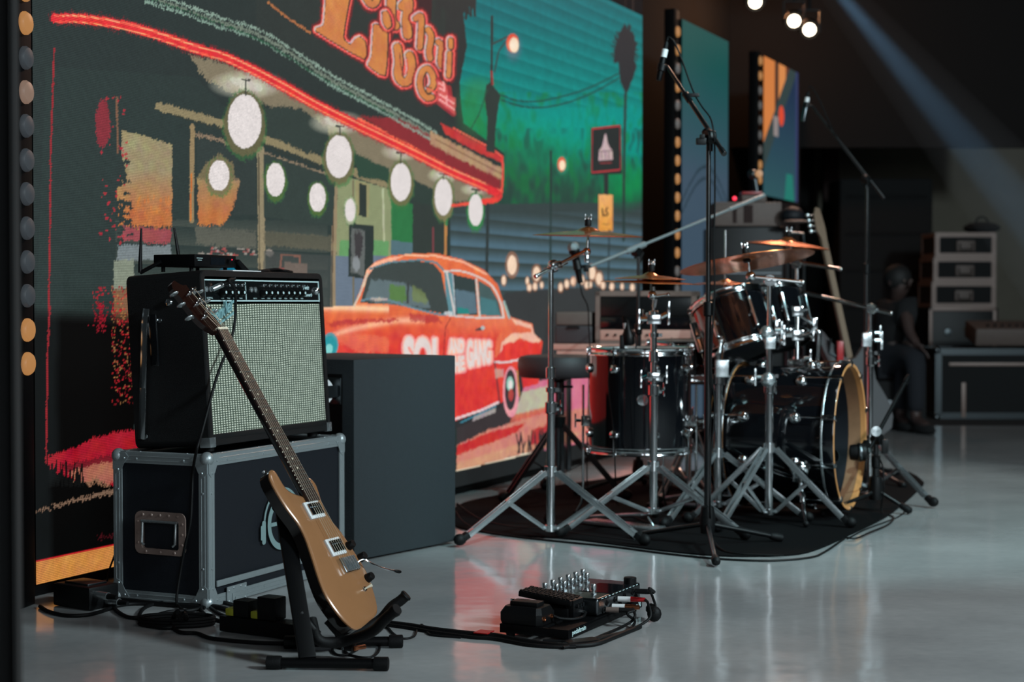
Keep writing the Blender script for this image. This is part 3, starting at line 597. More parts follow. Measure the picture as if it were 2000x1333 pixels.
MED = blur(rng.random((H_, W_)) * 2 - 1, 20); MED /= np.abs(MED).max(); STK = np.repeat(blur(rng.random((H_, W_ // 2)) * 2 - 1, 3), 2, 1)[:, :W_]; STK /= np.abs(STK).max()
sat = (IMG.max(2) - IMG.min(2)) / 255
IMG[:] = IMG * (1 + (MED * (.03 + .07 * sat))[..., None]); warm_ = (IMG[..., 0] > 150) & (IMG[..., 1] < 200)
IMG[..., 1] += warm_ * (STK * 6 + MED * 12); IMG[..., 2] += warm_ * (np.roll(MED, 60, 1) * 10)
sgn = (NOI * .03 + 1)[..., None]; IMG[:] = np.clip(IMG * sgn, 0, 255)
mb_ = ((PX < 640)[..., None] & (np.sum(IMG, 2) > 60)[..., None]); IMG[:] = np.where(mb_, np.clip(IMG * (1 + NOI2[..., None] * .05), 0, 255), IMG)

def lin_arr(a):
    a = np.clip(a, 0, 255) / 255; return np.where(a <= .04045, a / 12.92, ((a + .055) / 1.055) ** 2.4)
def display(name, img, p0, s_len, z0, z1, parent, m):
    h, w_ = img.shape[:2]
    ss, zz = np.meshgrid((np.arange(w_) + .5) / w_ * s_len, z0 + (np.arange(h) + .5) / h * (z1 - z0))
    ss[:, 0] = 0; ss[:, -1] = s_len; zz[0] = z0; zz[-1] = z1
    o0 = ORG[parent.name]
    co = np.stack([p0.x + ss * U.x - o0.x, p0.y + ss * U.y - o0.y, zz - o0.z], -1).reshape(-1, 3)
    idx = np.arange(h * w_).reshape(h, w_); f = np.stack([idx[:-1, :-1], idx[:-1, 1:], idx[1:, 1:], idx[1:, :-1]], -1).reshape(-1, 4)
    me = bpy.data.meshes.new(name); me.vertices.add(len(co)); me.vertices.foreach_set('co', co.astype('f').ravel())
    me.loops.add(len(f) * 4); me.loops.foreach_set('vertex_index', f.astype('i').ravel()); me.polygons.add(len(f)); me.polygons.foreach_set('loop_start', np.arange(0, len(f) * 4, 4, dtype='i'))
    me.update(calc_edges=True)
    ca = me.color_attributes.new('picture', 'FLOAT_COLOR', 'POINT'); L = lin_arr(img).reshape(-1, 3)
    ca.data.foreach_set('color', np.concatenate([L, np.ones((len(L), 1))], 1).astype('f').ravel())
    me.materials.append(MATS[m]); o = bpy.data.objects.new(name, me); C.objects.link(o); o.parent = parent; return o
t = thing('led_screen', 'large LED wall showing a neon diner, red car and palm trees at dusk', 'screen', S0)
display('display_panel', IMG, S0, SW, SZ0, SZ1, t, 'led_display')
mb = MB(); c = S0 + U * (SW / 2) - NN * .055; mb.box((c.x, c.y, (SZ0 + SZ1) / 2 + .0), (.05, SW / 2 + .004, (SZ1 - SZ0) / 2 + .004), (NN, U, Z), .004); mb.build('cabinet_frame', 'black_metal', t)
mb = MB(); c = S0 + U * (SW / 2) - NN * .05; mb.box((c.x, c.y, .015), (.045, SW / 2, .0149), (NN, U, Z)); mb.build('base_plinth', 'black_metal', t)
for k in range(6):
    c = S0 + U * (.4 + k * (SW - .8) / 5) - NN * .16
    MB().box((c.x, c.y, 1.25), (.02, .02, 1.24), (NN, U, Z)).box((c.x, c.y, .02), (.12, .03, .02), (NN, U, Z)).build('rear_brace', 'black_metal', t)

def small_screen(label, x0, x1, topy, zb, painter):
    s0, s1 = plane_s(x0), plane_s(x1); p = S0 + U * s0; zt = at(x0, topy, p.y).z
    w_, h = 90, 190; im = np.zeros((h, w_, 3)); X, Y = np.meshgrid(np.linspace(0, 1, w_), np.linspace(0, 1, h)); painter(im, X, Y)
    t = thing('led_screen', label, 'screen', (p.x, p.y, zb)); display('display_panel', im, p, s1 - s0, zb, zt, t, 'led_display_plain')
    c = p + U * ((s1 - s0) / 2) - NN * .055; MB().box((c.x, c.y, (zb + zt) / 2), (.05, (s1 - s0) / 2, (zt - zb) / 2), (NN, U, Z)).build('cabinet_frame', 'black_metal', t)
    if zb < .3: MB().box((c.x, c.y, zb / 2), (.05, (s1 - s0) / 2 - .01, zb / 2 - .0005), (NN, U, Z)).build('base_plinth', 'black_metal', t)
    else:
        MB().cyl((c.x, c.y, .03), (c.x, c.y, zb - .002), .03).box((c.x, c.y, .015), (.25, .25, .015)).build('support_pole', 'black_metal', t)
    return s0, s1, zt
def p2(im, X, Y):
    im[:] = mixc((62, 80, 96), (22, 78, 76), (Y - .62) / .3); k = ((X > .45) & (X < .5) & (Y < .45)); im[k] = (44, 58, 72)
    for d in (.0, .03): k = np.abs(Y - .52 - .1 * np.sin(X * 3) - d) < .004; im[k] = (40, 56, 66)
def p3(im, X, Y):
    im[:] = mixc((48, 84, 90), (34, 50, 74), Y * 1.2)
    d = X * .9 + (1 - Y); k = (Y > .28 + X * .85); im[k] = (206, 124, 66)
    im[k & (np.abs(X - .36) < .05)] = (60, 44, 40); im[k & (X > .55)] = (104, 58, 40); im[k & (X > .42) & (X < .62) & (Y > .5)] = (212, 136, 78)
    im[(np.abs(Y - .28 - X * .85) < .1)] = (52, 66, 66); q = ((X - .5) ** 2 + (Y - .62) ** 2 < .006); im[q] = (214, 74, 50); im[(np.abs(X - .34) < .07) & (Y > .45) & (Y < .6)] = (140, 130, 128)
    im[(Y < .2) & (X > .5) & (np.abs(X - .75) < .15 - Y * .3)] = (38, 116, 104); im[(X > .93)] = (52, 60, 96)
sc2 = small_screen('narrow blue-green LED screen right of the large LED wall', 1331, 1421, 37, .12, p2)
sc3 = small_screen('far LED screen with orange stripes and a blue diagonal', 1490, 1557, 109, 1.66, p3)

# bulb columns
def bulb_column(label, px, Y, ys, diam, nrm, mats, z0, z1, wbox, name='lamp_column'):
    b = at(px, 600, Y); R = (V(nrm).normalized(), V((-nrm[1], nrm[0], 0)).normalized(), Z)
    t = thing(name, label, 'light column', (b.x, b.y, z0)); c = V((b.x, b.y, (z0 + z1) / 2)) - R[0] * .045
    MB().box(c, (.035, wbox, (z1 - z0) / 2), R, .006).build('housing', 'black_metal', t)
    for y, m in zip(ys, mats):
        z = zof(y, Y); MB().lathe([(diam * .5, 0), (diam * .5, .006), (diam * .42, .014), (diam * .2, .018), (.001, .019)], V((b.x, b.y, z)) - R[0] * .009, R[0], 20).build('lamp_lens', m, t)
    return t
A_, T_, G_ = 'amber_lens', 'tan_lens', 'grey_lens'
bulb_column('tall black lamp column with round lenses left of the large LED wall', 57, 4.66, [-20, 45, 113, 180, 246, 313, 379, 446, 512, 578, 645, 711], .067, (.98, -.2, 0), [A_, A_, G_, T_, G_, G_, G_, G_, G_, G_, A_, A_], 0, 2.55, .045)
p = S0 + U * (sc2[0] - .07); bx_, by_ = 1000 + FPX * p.x / p.y, p.y
ys = [62 + 36 * i for i in range(18)]
bulb_column('lamp column with amber bulbs at the left edge of the blue-green screen', bx_, by_, ys, .066, (.93, -.36, 0), [('amber_bulb' if (i < 2 or 5 < i < 12 or i % 3 == 0) else 'grey_bulb') for i in range(18)], 0, 2.7, .05)
p = S0 + U * (sc3[0] - .07); bx3, by3 = 1000 + FPX * p.x / p.y, p.y
ys = [119 + 29 * i for i in range(9)]
bulb_column('lamp column with amber bulbs at the left edge of the orange striped screen', bx3, by3, ys, .066, (.93, -.36, 0), [('amber_bulb' if i < 2 or i > 6 else 'grey_bulb') for i in range(9)], 0, 2.7, .05)
curtain('brown-black pleated curtain between the large and the blue-green screen', SW + .02, sc2[0] - .22, -.22, .0, 2.75)
curtain('brown-black pleated curtain between the blue-green and the far screen', sc2[1] + .02, sc3[0] - .22, -.22, .0, 2.75)
curtain('brown-black pleated curtain right of the far screen', sc3[1] + .02, sc3[1] + 1.0, -.25, .0, 2.72)

# foreground black drape edge (out of focus) on the far left
mb = MB(); vs = []
for i in range(26):
    x = at(-170 + i * 8.3, 600, 2.2); y = 2.2 + .03 * math.sin(i * 1.7); vs += [(x.x, y, 0.0), (x.x, y, 3.2)]
mb.add(vs, [(2 * i, 2 * i + 2, 2 * i + 3, 2 * i + 1) for i in range(25)]); mb.add([(v[0], v[1] + .012, v[2]) for v in vs], [(2 * i + 1, 2 * i + 3, 2 * i + 2, 2 * i) for i in range(25)])
tag(mb.build('stage_curtain', 'drape', None, 60), 'blurred black curtain edge close to the camera at the far left', 'curtain')

# ------------------------------------------------------------------ ceiling lamps
for k, (px, py, lb) in enumerate(((1475, 4, 'warm white stage lamp cut by the top edge of the picture'), (1551, 41, 'left warm white lamp of the lower pair under the ceiling'), (1581, 58, 'right warm white lamp of the lower pair under the ceiling'))):
    P = at(px, py, 12.0); d = (V((1.2, 6.0, .9)) - P).normalized(); t = thing('stage_lamp', lb, 'lamp', P, 'warm stage lamps')
    MB().lathe([(.045, -.2), (.062, -.14), (.066, .01), (.062, .012), (.056, .0)], P, d, 20, False).lathe([(.001, -.2), (.046, -.2)], P, d, 16, False).build('can', 'black_metal', t)
    MB().lathe([(.045, .0), (.043, .006), (.03, .012), (.001, .014)], P, d, 18).build('lens', 'lamp_white', t)
    MB().box(P - d * .08 + V((0, 0, .13)), (.075, .012, .004)).box(P - d * .08 + V((.075, 0, .05)), (.004, .012, .08)).box(P - d * .08 + V((-.075, 0, .05)), (.004, .012, .08)).cyl(P - d * .08 + V((0, 0, .13)), P - d * .08 + V((0, 0, .25)), .012).build('yoke', 'black_metal', t)
mb = MB(); a0, a1 = at(1380, -38, 11.6), at(1700, 60, 12.4); a0.z = a1.z = 3.42
tr = thing('lighting_truss', 'dark square truss carrying the warm lamps under the ceiling', 'truss', a0)
for dx, dz in ((-.12, 0), (.12, 0), (-.12, .24), (.12, .24)): mb.cyl(a0 + V((0, dx, dz)), a1 + V((0, dx, dz)), .02, n=8)
for k in range(9):
    q0 = a0.lerp(a1, k / 9); q1 = a0.lerp(a1, (k + .5) / 9); q2 = a0.lerp(a1, (k + 1) / 9)
    for dy in (-.12, .12): mb.cyl(q0 + V((0, dy, 0)), q1 + V((0, dy, .24)), .01, n=6); mb.cyl(q1 + V((0, dy, .24)), q2 + V((0, dy, 0)), .01, n=6)
mb.build('truss_frame', 'black_metal', tr)
for q in (a0, a1): MB().cyl(q + V((0, 0, .24)), (q.x, q.y, 5.0), .006, n=6).build('hanging_wire', 'steel_dark', tr)

# ------------------------------------------------------------------ flight case under the amplifier
def flight_case(name, label, O, ex, ey, W, D, H, cat='case', et=.03, panel='case_panel', metal='aluminium', full=True, rivets=True, group=None, ball=.021):
    t = thing(name, label, cat, O, group); ez = Z; R = (ex, ey, ez)
    P = lambda a, b, c: O + ex * a + ey * b + ez * c
    MB().box(P(W / 2, D / 2, H / 2), (W / 2 - .004, D / 2 - .004, H / 2 - .004), R).build('body_panels', panel, t)
    th = .002
    def angle(a0, a1, d1, d2):  # L extrusion along edge a0-a1, flanges along d1 and d2 (inward)
        mb = MB(); c = (a0 + a1) / 2; L = (a1 - a0); ln = L.length; e = L.normalized()
        for da, db in ((d1, d2), (d2, d1)):
            cc = c + da * (et / 2); mb.box(cc, (ln / 2, et / 2, th), (e, da, db))
            for g in (.3, .7): mb.cyl(c + da * (et * g) - db * th - e * (ln / 2 - .02), c + da * (et * g) - db * th + e * (ln / 2 - .02), .0012, n=4)
            if rivets:
                n = max(2, int(ln / .16))
                for i in range(n):
                    q = c + e * (ln * ((i + .5) / n - .5)) + da * (et * .55) - db * th; mb.lathe([(.0042, 0), (.0036, .0018), (.001, .0026)], q, -db, 8)
        mb.build('edge_trim', metal, t, 30)
    for y, z, dy, dz in ((0, 0, ey, ez), (0, H, ey, -ez), (D, H, -ey, -ez), (D, 0, -ey, ez)): angle(P(0, y, z), P(W, y, z), dy, dz)
    for x, z, dx, dz in ((0, 0, ex, ez), (0, H, ex, -ez), (W, H, -ex, -ez), (W, 0, -ex, ez)): angle(P(x, 0, z), P(x, D, z), dx, dz)
    for x, y, dx, dy in ((0, 0, ex, ey), (W, 0, -ex, ey), (0, D, ex, -ey), (W, D, -ex, -ey)): angle(P(x, y, 0), P(x, y, H), dx, dy)
    if full:
        for x in (0, W):
            for y in (0, D):
                for z in (0, H):
                    sx, sy, sz = (1 if x == 0 else -1), (1 if y == 0 else -1), (1 if z == 0 else -1)
                    q = P(x, y, z) + ex * (sx * .010) + ey * (sy * .010) + ez * (sz * .010); mb = MB().ball(q, ball, 16)
                    for d1, d2, nrm in ((ex * sx, ez * sz, -ey * sy), (ey * sy, ez * sz, -ex * sx), (ex * sx, ey * sy, -ez * sz)):
                        o = P(x, y, z) + nrm * .002
                        pts = [o, o + d1 * .045, o + d1 * .055 + d2 * .012, o + d1 * .04 + d2 * .03, o + d1 * .03 + d2 * .05, o + d1 * .012 + d2 * .062, o + d2 * .05]
                        if abs(nrm.z) > .5: pts = [o, o + d1 * .045, o + d1 * .04 + d2 * .03, o + d2 * .045]
                        mb.prism(pts, nrm * .002)
                        for a, b in ((.04, .016), (.018, .05)):
                            if abs(nrm.z) < .5: mb.lathe([(.004, 0), (.003, .002), (.001, .0028)], o + d1 * a + d2 * b + nrm * .002, nrm, 8)
                    mb.build('ball_corner', metal, t, 40)
    return t, P
CO = fl(407, 1190); CW, CD, CH = .763, .33, .432
CO = CO + Z * .004
case, CP = flight_case('flight_case', 'large black flight case with headphone emblem under the guitar amplifier', CO, U, -NN, CW, CD, CH)
# recessed handle on its left side (at x=0 face, outward = -U)
hc = onp(316, 1042, CO, U); hy = (hc - CO).dot(-NN); hz = hc.z - CO.z
def Lf(b, c, o=0.0): return CP(0, b, c) - U * (.005 + o)
mb = MB(); hw, hh = .088, .062
def rr(b, c, w2, h2, r, k=4):
    out = []
    for cx, cy, a0 in ((b + w2 - r, c + h2 - r, 0), (b - w2 + r, c + h2 - r, 90), (b - w2 + r, c - h2 + r, 180), (b + w2 - r, c - h2 + r, 270)):
        for i in range(k + 1): a = math.radians(a0 + 90 * i / k); out.append((cx + r * math.cos(a), cy + r * math.sin(a)))
    return out
o1 = rr(hy, hz, hw, hh, .02); i1 = rr(hy, hz - .004, hw * .74, hh * .68, .008); n = len(o1)
vsx = [Lf(*p, .004) for p in o1] + [Lf(*p, .004) for p in i1] + [Lf(*p, -.0) for p in o1] + [Lf(*p, -.04) for p in i1]
fx = [(i, (i + 1) % n, n + (i + 1) % n, n + i) for i in range(n)] + [(i, (i + 1) % n, 2 * n + (i + 1) % n, 2 * n + i) for i in range(n)] + [(n + i, n + (i + 1) % n, 3 * n + (i + 1) % n, 3 * n + i) for i in range(n)] + [list(range(3 * n, 4 * n))]
mb.add(vsx, fx)
for k in range(5): mb.lathe([(.005, 0), (.004, .002), (.001, .003)], Lf(hy - .06 + .03 * k, hz + hh * .84, .004), -U, 8)
for k in range(3): mb.lathe([(.005, 0), (.004, .002), (.001, .003)], Lf(hy - .05 + .05 * k, hz - hh * .88, .004), -U, 8)
for s in (-1, 1):
    for k in range(3): mb.lathe([(.004, 0), (.0035, .002), (.001, .003)], Lf(hy + s * hw * .88, hz - .03 + .03 * k, .004), -U, 8)
rec = mb.build('recessed_handle_dish', 'warm_aluminium', case)
mb = MB().tube([Lf(hy - .058, hz + .03, .008), Lf(hy - .058, hz - .028, .012), Lf(hy - .05, hz - .034, .012)], .004).tube([Lf(hy + .058, hz + .03, .008), Lf(hy + .058, hz - .028, .012), Lf(hy + .05, hz - .034, .012)], .004)
mb.tube([Lf(hy - .062, hz + .034, .008), Lf(hy + .062, hz + .034, .008)], .0045); mb.build('handle_bail', 'chrome_worn', rec)
# emblem on the front
def Ff(a, c, o=.0055): return CP(a, 0, c) + NN * o
ec = onp(549, 1021, CO, NN); ea, ezc = (ec - CO).dot(U), ec.z - CO.z
mb = MB()
def ring(mb, a, c, r0, r1, t0=0, t1=360, n=36):
    vs = []; 
    for i in range(n + 1):
        t = math.radians(t0 + (t1 - t0) * i / n); vs += [Ff(a + r0 * math.cos(t), c + r0 * math.sin(t)), Ff(a + r1 * math.cos(t), c + r1 * math.sin(t))]
    mb.add(vs, [(2 * i, 2 * i + 1, 2 * i + 3, 2 * i + 2) for i in range(n)])
ring(mb, ea, ezc, .064, .083); ring(mb, ea, ezc + .004, .096, .104, 8, 172)
for s in (-1, 1):
    mb.add([Ff(ea + s * x, ezc + z) for x, z in [(q[0], q[1]) for q in rr(.103, -.018, .010, .036, .008)]], [list(range(20))])
    mb.add([Ff(ea + s * x, ezc + z, .0056) for x, z in [(q[0], q[1]) for q in rr(.114, -.018, .006, .022, .004)]], [list(range(20))])
mb.add([Ff(ea - .066, ezc - .006), Ff(ea - .03, ezc - .006), Ff(ea - .03, ezc + .006), Ff(ea - .066, ezc + .006)], [(0, 1, 2, 3)])
zz_ = [(-.03, 0), (-.018, .03), (-.004, -.055), (.01, .05), (.022, -.02), (.03, 0), (.066, 0)]
for (a0, c0), (a1, c1) in zip(zz_[:-1], zz_[1:]):
    d = V((a1 - a0, c1 - c0, 0)).normalized(); nx, ny = -d.y * .004, d.x * .004
    mb.add([Ff(ea + a0 + nx, ezc + c0 + ny), Ff(ea + a1 + nx, ezc + c1 + ny), Ff(ea + a1 - nx, ezc + c1 - ny), Ff(ea + a0 - nx, ezc + c0 - ny)], [(0, 1, 2, 3)])
mb.build('emblem', 'silver_paint', case, 0, label='pale headphone emblem painted on the case')
# lid band and latch low on the front
MB().box(CP(CW / 2, -.004, .062), (CW / 2 - .035, .003, .009), (U, -NN, Z), .002).build('lid_band', 'aluminium', case)
lc = onp(459, 1170, CO, NN); la = (lc - CO).dot(U); lz = lc.z - CO.z
mb = MB(); mb.box(Ff(la, lz, .006), (.05, .002, .042), (U, NN, Z), .0018); mb.box(Ff(la, lz - .003, .009), (.028, .003, .024), (U, NN, Z), .002).box(Ff(la, lz - .004, .013), (.018, .002, .014), (U, NN, Z), .0018)
for s in (-1, 1):
    for q in (-1, 0, 1): mb.lathe([(.004, 0), (.003, .002), (.001, .003)], Ff(la + s * .042, lz + q * .03, .008), NN, 8)
    mb.lathe([(.004, 0), (.003, .002), (.001, .003)], Ff(la + s * .018, lz + .036, .008), NN, 8)
mb.build('butterfly_latch', 'aluminium', case)

# ------------------------------------------------------------------ guitar amplifier
TL = math.radians(3.6); AW, AD, AH = .672, .262, .508
AO = CP(0.03, .012, CH) + Z * .024
aex, aup, aback = U, (Z * math.cos(TL) - NN * math.sin(TL)), (-NN * math.cos(TL) - Z * math.sin(TL))
def AP(a, b, c): return AO + aex * a + aback * b + aup * c
AR = (aex, aback, aup)
amp = thing('guitar_amplifier', 'black guitar combo amplifier with silver grille cloth on the flight case', 'amplifier', AO)
ox = rr(AW / 2, AH / 2, AW / 2, AH / 2, .022, 5); th = .018; fh = .085
mb = MB()   # cabinet: shell ring open at the front
n = len(ox); ix = rr(AW / 2, AH / 2, AW / 2 - th, AH / 2 - th, .008, 5)
vsx = [AP(a, 0.004, c) for a, c in ox] + [AP(a, AD, c) for a, c in ox] + [AP(a, 0.0, c) for a, c in ix] + [AP(a, .022, c) for a, c in ix] + [AP(a * .994 + .002, 0, c * .994 + .0015) for a, c in ox]
fx = [(i, (i + 1) % n, n + (i + 1) % n, n + i) for i in range(n)] + [list(range(n, 2 * n))] + [(4 * n + i, 4 * n + (i + 1) % n, 2 * n + (i + 1) % n, 2 * n + i) for i in range(n)] + [(i, (i + 1) % n, 4 * n + (i + 1) % n, 4 * n + i) for i in range(n)] + [(2 * n + i, 2 * n + (i + 1) % n, 3 * n + (i + 1) % n, 3 * n + i) for i in range(n)]
mb.add(vsx, fx); mb.build('cabinet', 'tolex', amp, 50)
gx0, gx1, gz0, gz1 = th, AW - th, .03, AH - .098
mb = MB().box(AP((gx0 + gx1) / 2, .012, (gz0 + gz1) / 2), ((gx1 - gx0) / 2, .005, (gz1 - gz0) / 2), AR)
gr = mb.build('grille_cloth', 'grille_cloth', amp, 0)
fa = gr.data.attributes.new('flat', 'FLOAT_VECTOR', 'POINT')
for i, v in enumerate(mb.v): q = v - AO; fa.data[i].vector = (q.dot(aex), q.dot(aup), 0)
mb = MB().box(AP(AW / 2, .008, .022), (AW / 2 - th, .006, .012), AR, .003); mb.build('lower_rail', 'tolex', amp)
pz0, pz1 = AH - .092, AH - .026; pz = (pz0 + pz1) / 2
MB().box(AP(AW / 2, .009, pz), (AW / 2 - th - .001, .004, (pz1 - pz0) / 2), AR).build('control_panel', 'panel_black', amp, 0)
mb = MB(); 
for z in (pz0 + .003, pz1 - .002): mb.box(AP(AW / 2, .004, z), (AW / 2 - th - .002, .0012, .0017), AR)
for x in (gx0 + .003, gx1 - .003): mb.box(AP(x, .004, pz), (.0015, .0012, (pz1 - pz0) / 2), AR)
mb.box(AP(.232, .004, pz), (.001, .0012, .026), AR); mb.build('panel_border', 'ink_white', amp, 0)
mb = MB()
for x, w2 in ((.03, .03), (.27, .02)): text_on(mb, 'NORMAL' if x < .1 else 'VIBRATO', AP(x, .0045, pz0 + .009), aex, aup, w2)
for x in [.10 + .032 * k for k in range(4)] + [.315 + .032 * k for k in range(8)]: text_on(mb, 'VOLUME' if x in (.10, .315) else 'TREBLE', AP(x, .0045, pz0 + .009), aex, aup, .016)
text_on(mb, 'Twin', AP(AW - .115, .0045, pz + .006), aex, aup, .036, shear=.35, bold=.02); text_on(mb, 'Reverb', AP(AW - .108, .0045, pz - .016), aex, aup, .045, shear=.35, bold=.02)
mb.build('panel_lettering', 'ink_white', amp, 0)
def front(m_, a, c, prof, nn=14): return m_.lathe(prof, AP(a, .005, c), -aback, nn)
for x in (.03, .052, .262, .284): front(MB(), x, pz + .004, [(.0085, 0), (.0085, .003), (.005, .004), (.0045, .001), (.001, .001)]).build('input_jack', 'chrome_worn', amp)
kk = [(.012, 0), (.0115, .008), (.009, .014), (.0085, .018), (.001, .018)]
for k in range(4): front(MB(), .105 + .032 * k, pz - .006, kk).build('knob', 'black_plastic', amp); 
for k in range(8): front(MB(), .318 + .032 * k, pz - .006, kk).build('knob', 'black_plastic', amp)
for k in range(12):
    x = (.105 + .032 * k) if k < 4 else (.318 + .032 * (k - 4))
    front(MB(), x, pz - .006, [(.0042, .0165), (.0042, .0186), (.001, .0188)]).build('knob_cap', 'ink_white', amp)
    front(MB(), x + .012, pz + .017, [(.006, 0), (.006, .004), (.0025, .006), (.002, .014), (.001, .014)], 8).build('toggle_switch', 'chrome', amp)
front(MB(), AW - .038, pz + .002, [(.013, 0), (.013, .004), (.009, .010), (.001, .013)]).build('pilot_lamp', 'chrome', amp, label='round jewel lamp with chrome rim')
mb = MB(); lp = onp(412, 636, AO, -aback); la_, lc_ = (lp - AO).dot(aex), (lp - AO).dot(aup)
vs_, fs_ = text_mesh('Fender', 1, 0, .3, .02); x0 = min(v.x for v in vs_); x1 = max(v.x for v in vs_)
lx = (aex * math.cos(.38) + aup * math.sin(.38)); ly = (aup * math.cos(.30) - aex * math.sin(.1)).normalized(); k = .135 / (x1 - x0)
for e0, e1 in ((.0, .006),):
    base = [AP(la_, .004, lc_) + lx * ((v.x - x0) * k) + ly * (v.y * k * 1.15) for v in vs_]; nv = len(base)
    mb.add([p - aback * e1 for p in base], fs_)
    for f in fs_:
        for i in range(len(f)): a_, b_ = f[i], f[(i + 1) % len(f)]; mb.add([base[a_] + aback * .004, base[b_] + aback * .004, base[b_] - aback * e1, base[a_] - aback * e1], [(0, 1, 2, 3)])
P0 = AP(la_, .002, lc_) - ly * .012; mb.box(P0 + lx * .07, (.07, .0035, .003), (lx, aback, ly))
mb.build('script_logo', 'logo_silver', amp, 0, label='chrome script nameplate')
for x in (0, AW):  # metal corners bottom front
    s = 1 if x == 0 else -1; q = AP(x, 0, 0)
    mb = MB().box(q + aex * s * .012 + aup * .012 - aback * .001, (.014, .002, .014), AR, .0015).box(q + aex * -s * .001 + aup * .012 + aback * .016, (.002, .018, .014), AR, .0015).box(q + aex * s * .012 + aback * .016 - aup * .001, (.014, .018, .002), AR, .0015)
    mb.build('metal_corner', 'chrome_worn', amp)
for a in (.05, AW - .05):
    for b in (.04, AD - .04):
        q = AP(a, b, 0); MB().cyl((q.x, q.y, CO.z + CH + .006), q + aup * .004, .016, .018).build('foot', 'rubber', amp)
# tilt-back legs on the left side, strap screw, side badge
mb = MB(); q = [AP(-.008, .19, AH * .80), AP(-.012, .196, AH * .72), AP(-.012, .215, AH * .35), AP(-.01, .23, AH * .06)]
mb2 = MB()
for p_, q_ in zip(q[:-1], q[1:]): e = (q_ - p_); m_ = (p_ + q_) / 2; mb2.box(m_, (e.length / 2 + .002, .011, .0025), (e.normalized(), e.normalized().cross(-aex), -aex), .002)
mb2.build('tilt_leg', 'chrome', amp, label='chrome tilt-back leg')
MB().box(AP(-.008, .17, AH * .62), (.014, .004, .075), (aback, aex, aup), .004).build('side_handle_plate', 'black_gloss', amp)
MB().lathe([(.012, 0), (.01, .004), (.004, .006), (.001, .006)], AP(-.001, .115, AH * .83), -aex, 14).build('leg_screw', 'chrome', amp)
MB().lathe([(.008, 0), (.007, .003), (.001, .004)], AP(-.001, .15, AH * .73), -aex, 12).build('leg_screw', 'chrome', amp)
MB().lathe([(.009, 0), (.008, .003), (.001, .004)], AP(-.001, .225, AH * .07), -aex, 12).build('leg_screw', 'chrome', amp)

# wireless receiver on top
rt = AO + aup * AH
rx0 = onp(291, 530, AP(0, 0, AH), aup) if False else AP(.005, .14, AH)
re = (U * .35 + V((1, 0, 0)) * .65).normalized(); rb = Z.cross(re).normalized()
RO = AP(.055, .055, AH) + Z * .012; RO = at(377, 530, RO.y); RO.z = AP(.05, .05, AH).z + .012
rec = thing('wireless_receiver', 'black half-rack wireless receiver with two antennas on top of the amplifier', 'receiver', RO)
rr_ = U; rbk = (-NN)
def RP(a, b, c): return RO + rr_ * a + rbk * b + Z * c
RW, RD, RH = .212, .14, .036
MB().box(RP(RW / 2, RD / 2, RH / 2 + .002), (RW / 2, RD / 2, RH / 2), (rr_, rbk, Z), .002).build('housing', 'black_metal', rec)
MB().box(RP(RW / 2, -.003, RH / 2 + .002), (RW / 2, .003, RH / 2), (rr_, rbk, Z), .002).build('front_panel', 'black_plastic', rec)
MB().box(RP(.115, -.0065, RH / 2 + .002), (.036, .001, .011), (rr_, rbk, Z)).build('display', 'glass_dark', rec, 0)
MB().lathe([(.008, 0), (.007, .010), (.001, .010)], RP(.168, -.006, .02), -rbk, 14).build('knob', 'black_plastic', rec)
MB().lathe([(.002, 0), (.001, .002)], RP(.190, -.006, .026), -rbk, 8).build('power_led', 'red_led', rec)
mb = MB()
for k, wd in enumerate((.03, .02)): mb.box(RP(.024, -.0066, .027 - k * .006), (wd / 2, .0004, .0008), (rr_, rbk, Z))
mb.build('nameplate', 'ink_white', rec, 0)
for a, tx in ((275, -.0), (345, -.0)):
    pass
an0 = at(274, 533, RP(0, RD, 0).y + .0); an1 = at(276, 446, an0.y)
MB().tube([RP(0, RD * .8, .018), an0.lerp(RP(0, RD * .8, .018), .25) * 1.0, an0], .006).tube([an0, an0 + Z * .03, an1], [.0065, .006, .003]).build('antenna', 'black_plastic', rec)
q0 = RP(.12, RD, .02); q0 = at(350, 508, q0.y); q1 = at(340, 445, q0.y); MB().tube([q0 - Z * .02, q0, q0.lerp(q1, .3), q1], [.006, .006, .0055, .003]).build('antenna', 'black_plastic', rec)
for a in (.02, RW - .02):
    for b in (.02, RD - .02): q = RP(a, b, 0); MB().cyl((q.x, q.y, RO.z - .013 + (0.0)), q + Z * .003, .006).build('foot', 'rubber', rec)
# strap-like clip and scraps on the amplifier top
tz = lambda p: AO.z + (AH + 0) * math.cos(TL) - ((p - AO).dot(-NN)) * math.sin(TL)
def on_amp(a, b): return AP(a, b, AH)
mb = MB(); q = on_amp(.30, .06); mb.box(q + Z * .012 + U * .0, (.05, .02, .004), ((U * .85 - Z * .5).normalized(), -NN, (Z * .85 + U * .5).normalized()), .003); tag(mb.build('plastic_clip', 'black_plastic', None), 'small black clip leaning right of the receiver on the amplifier', 'clip')
mb = MB(); q = on_amp(.335, .13); mb.add([q + V((-.04, 0, .004)), q + V((.03, .01, .004)), q + V((.02, .03, .034)), q + V((-.03, .03, .02))], [(0, 1, 2, 3), (3, 2, 1, 0)]); mb.box(q + V((0, .02, .004)), (.035, .02, .003)); tag(mb.build('plastic_wrapper', 'blue_plastic', None), 'crumpled blue plastic wrapper behind the receiver on the amplifier', 'wrapper')
mb = MB(); q = on_amp(.24, .03); mb.box(q + Z * .0025, (.075, .03, .0015), (U, -NN, Z)); tag(mb.build('paper_sheet', 'white_plastic', None, 0), 'pale sheet of paper lying on the amplifier top', 'paper')
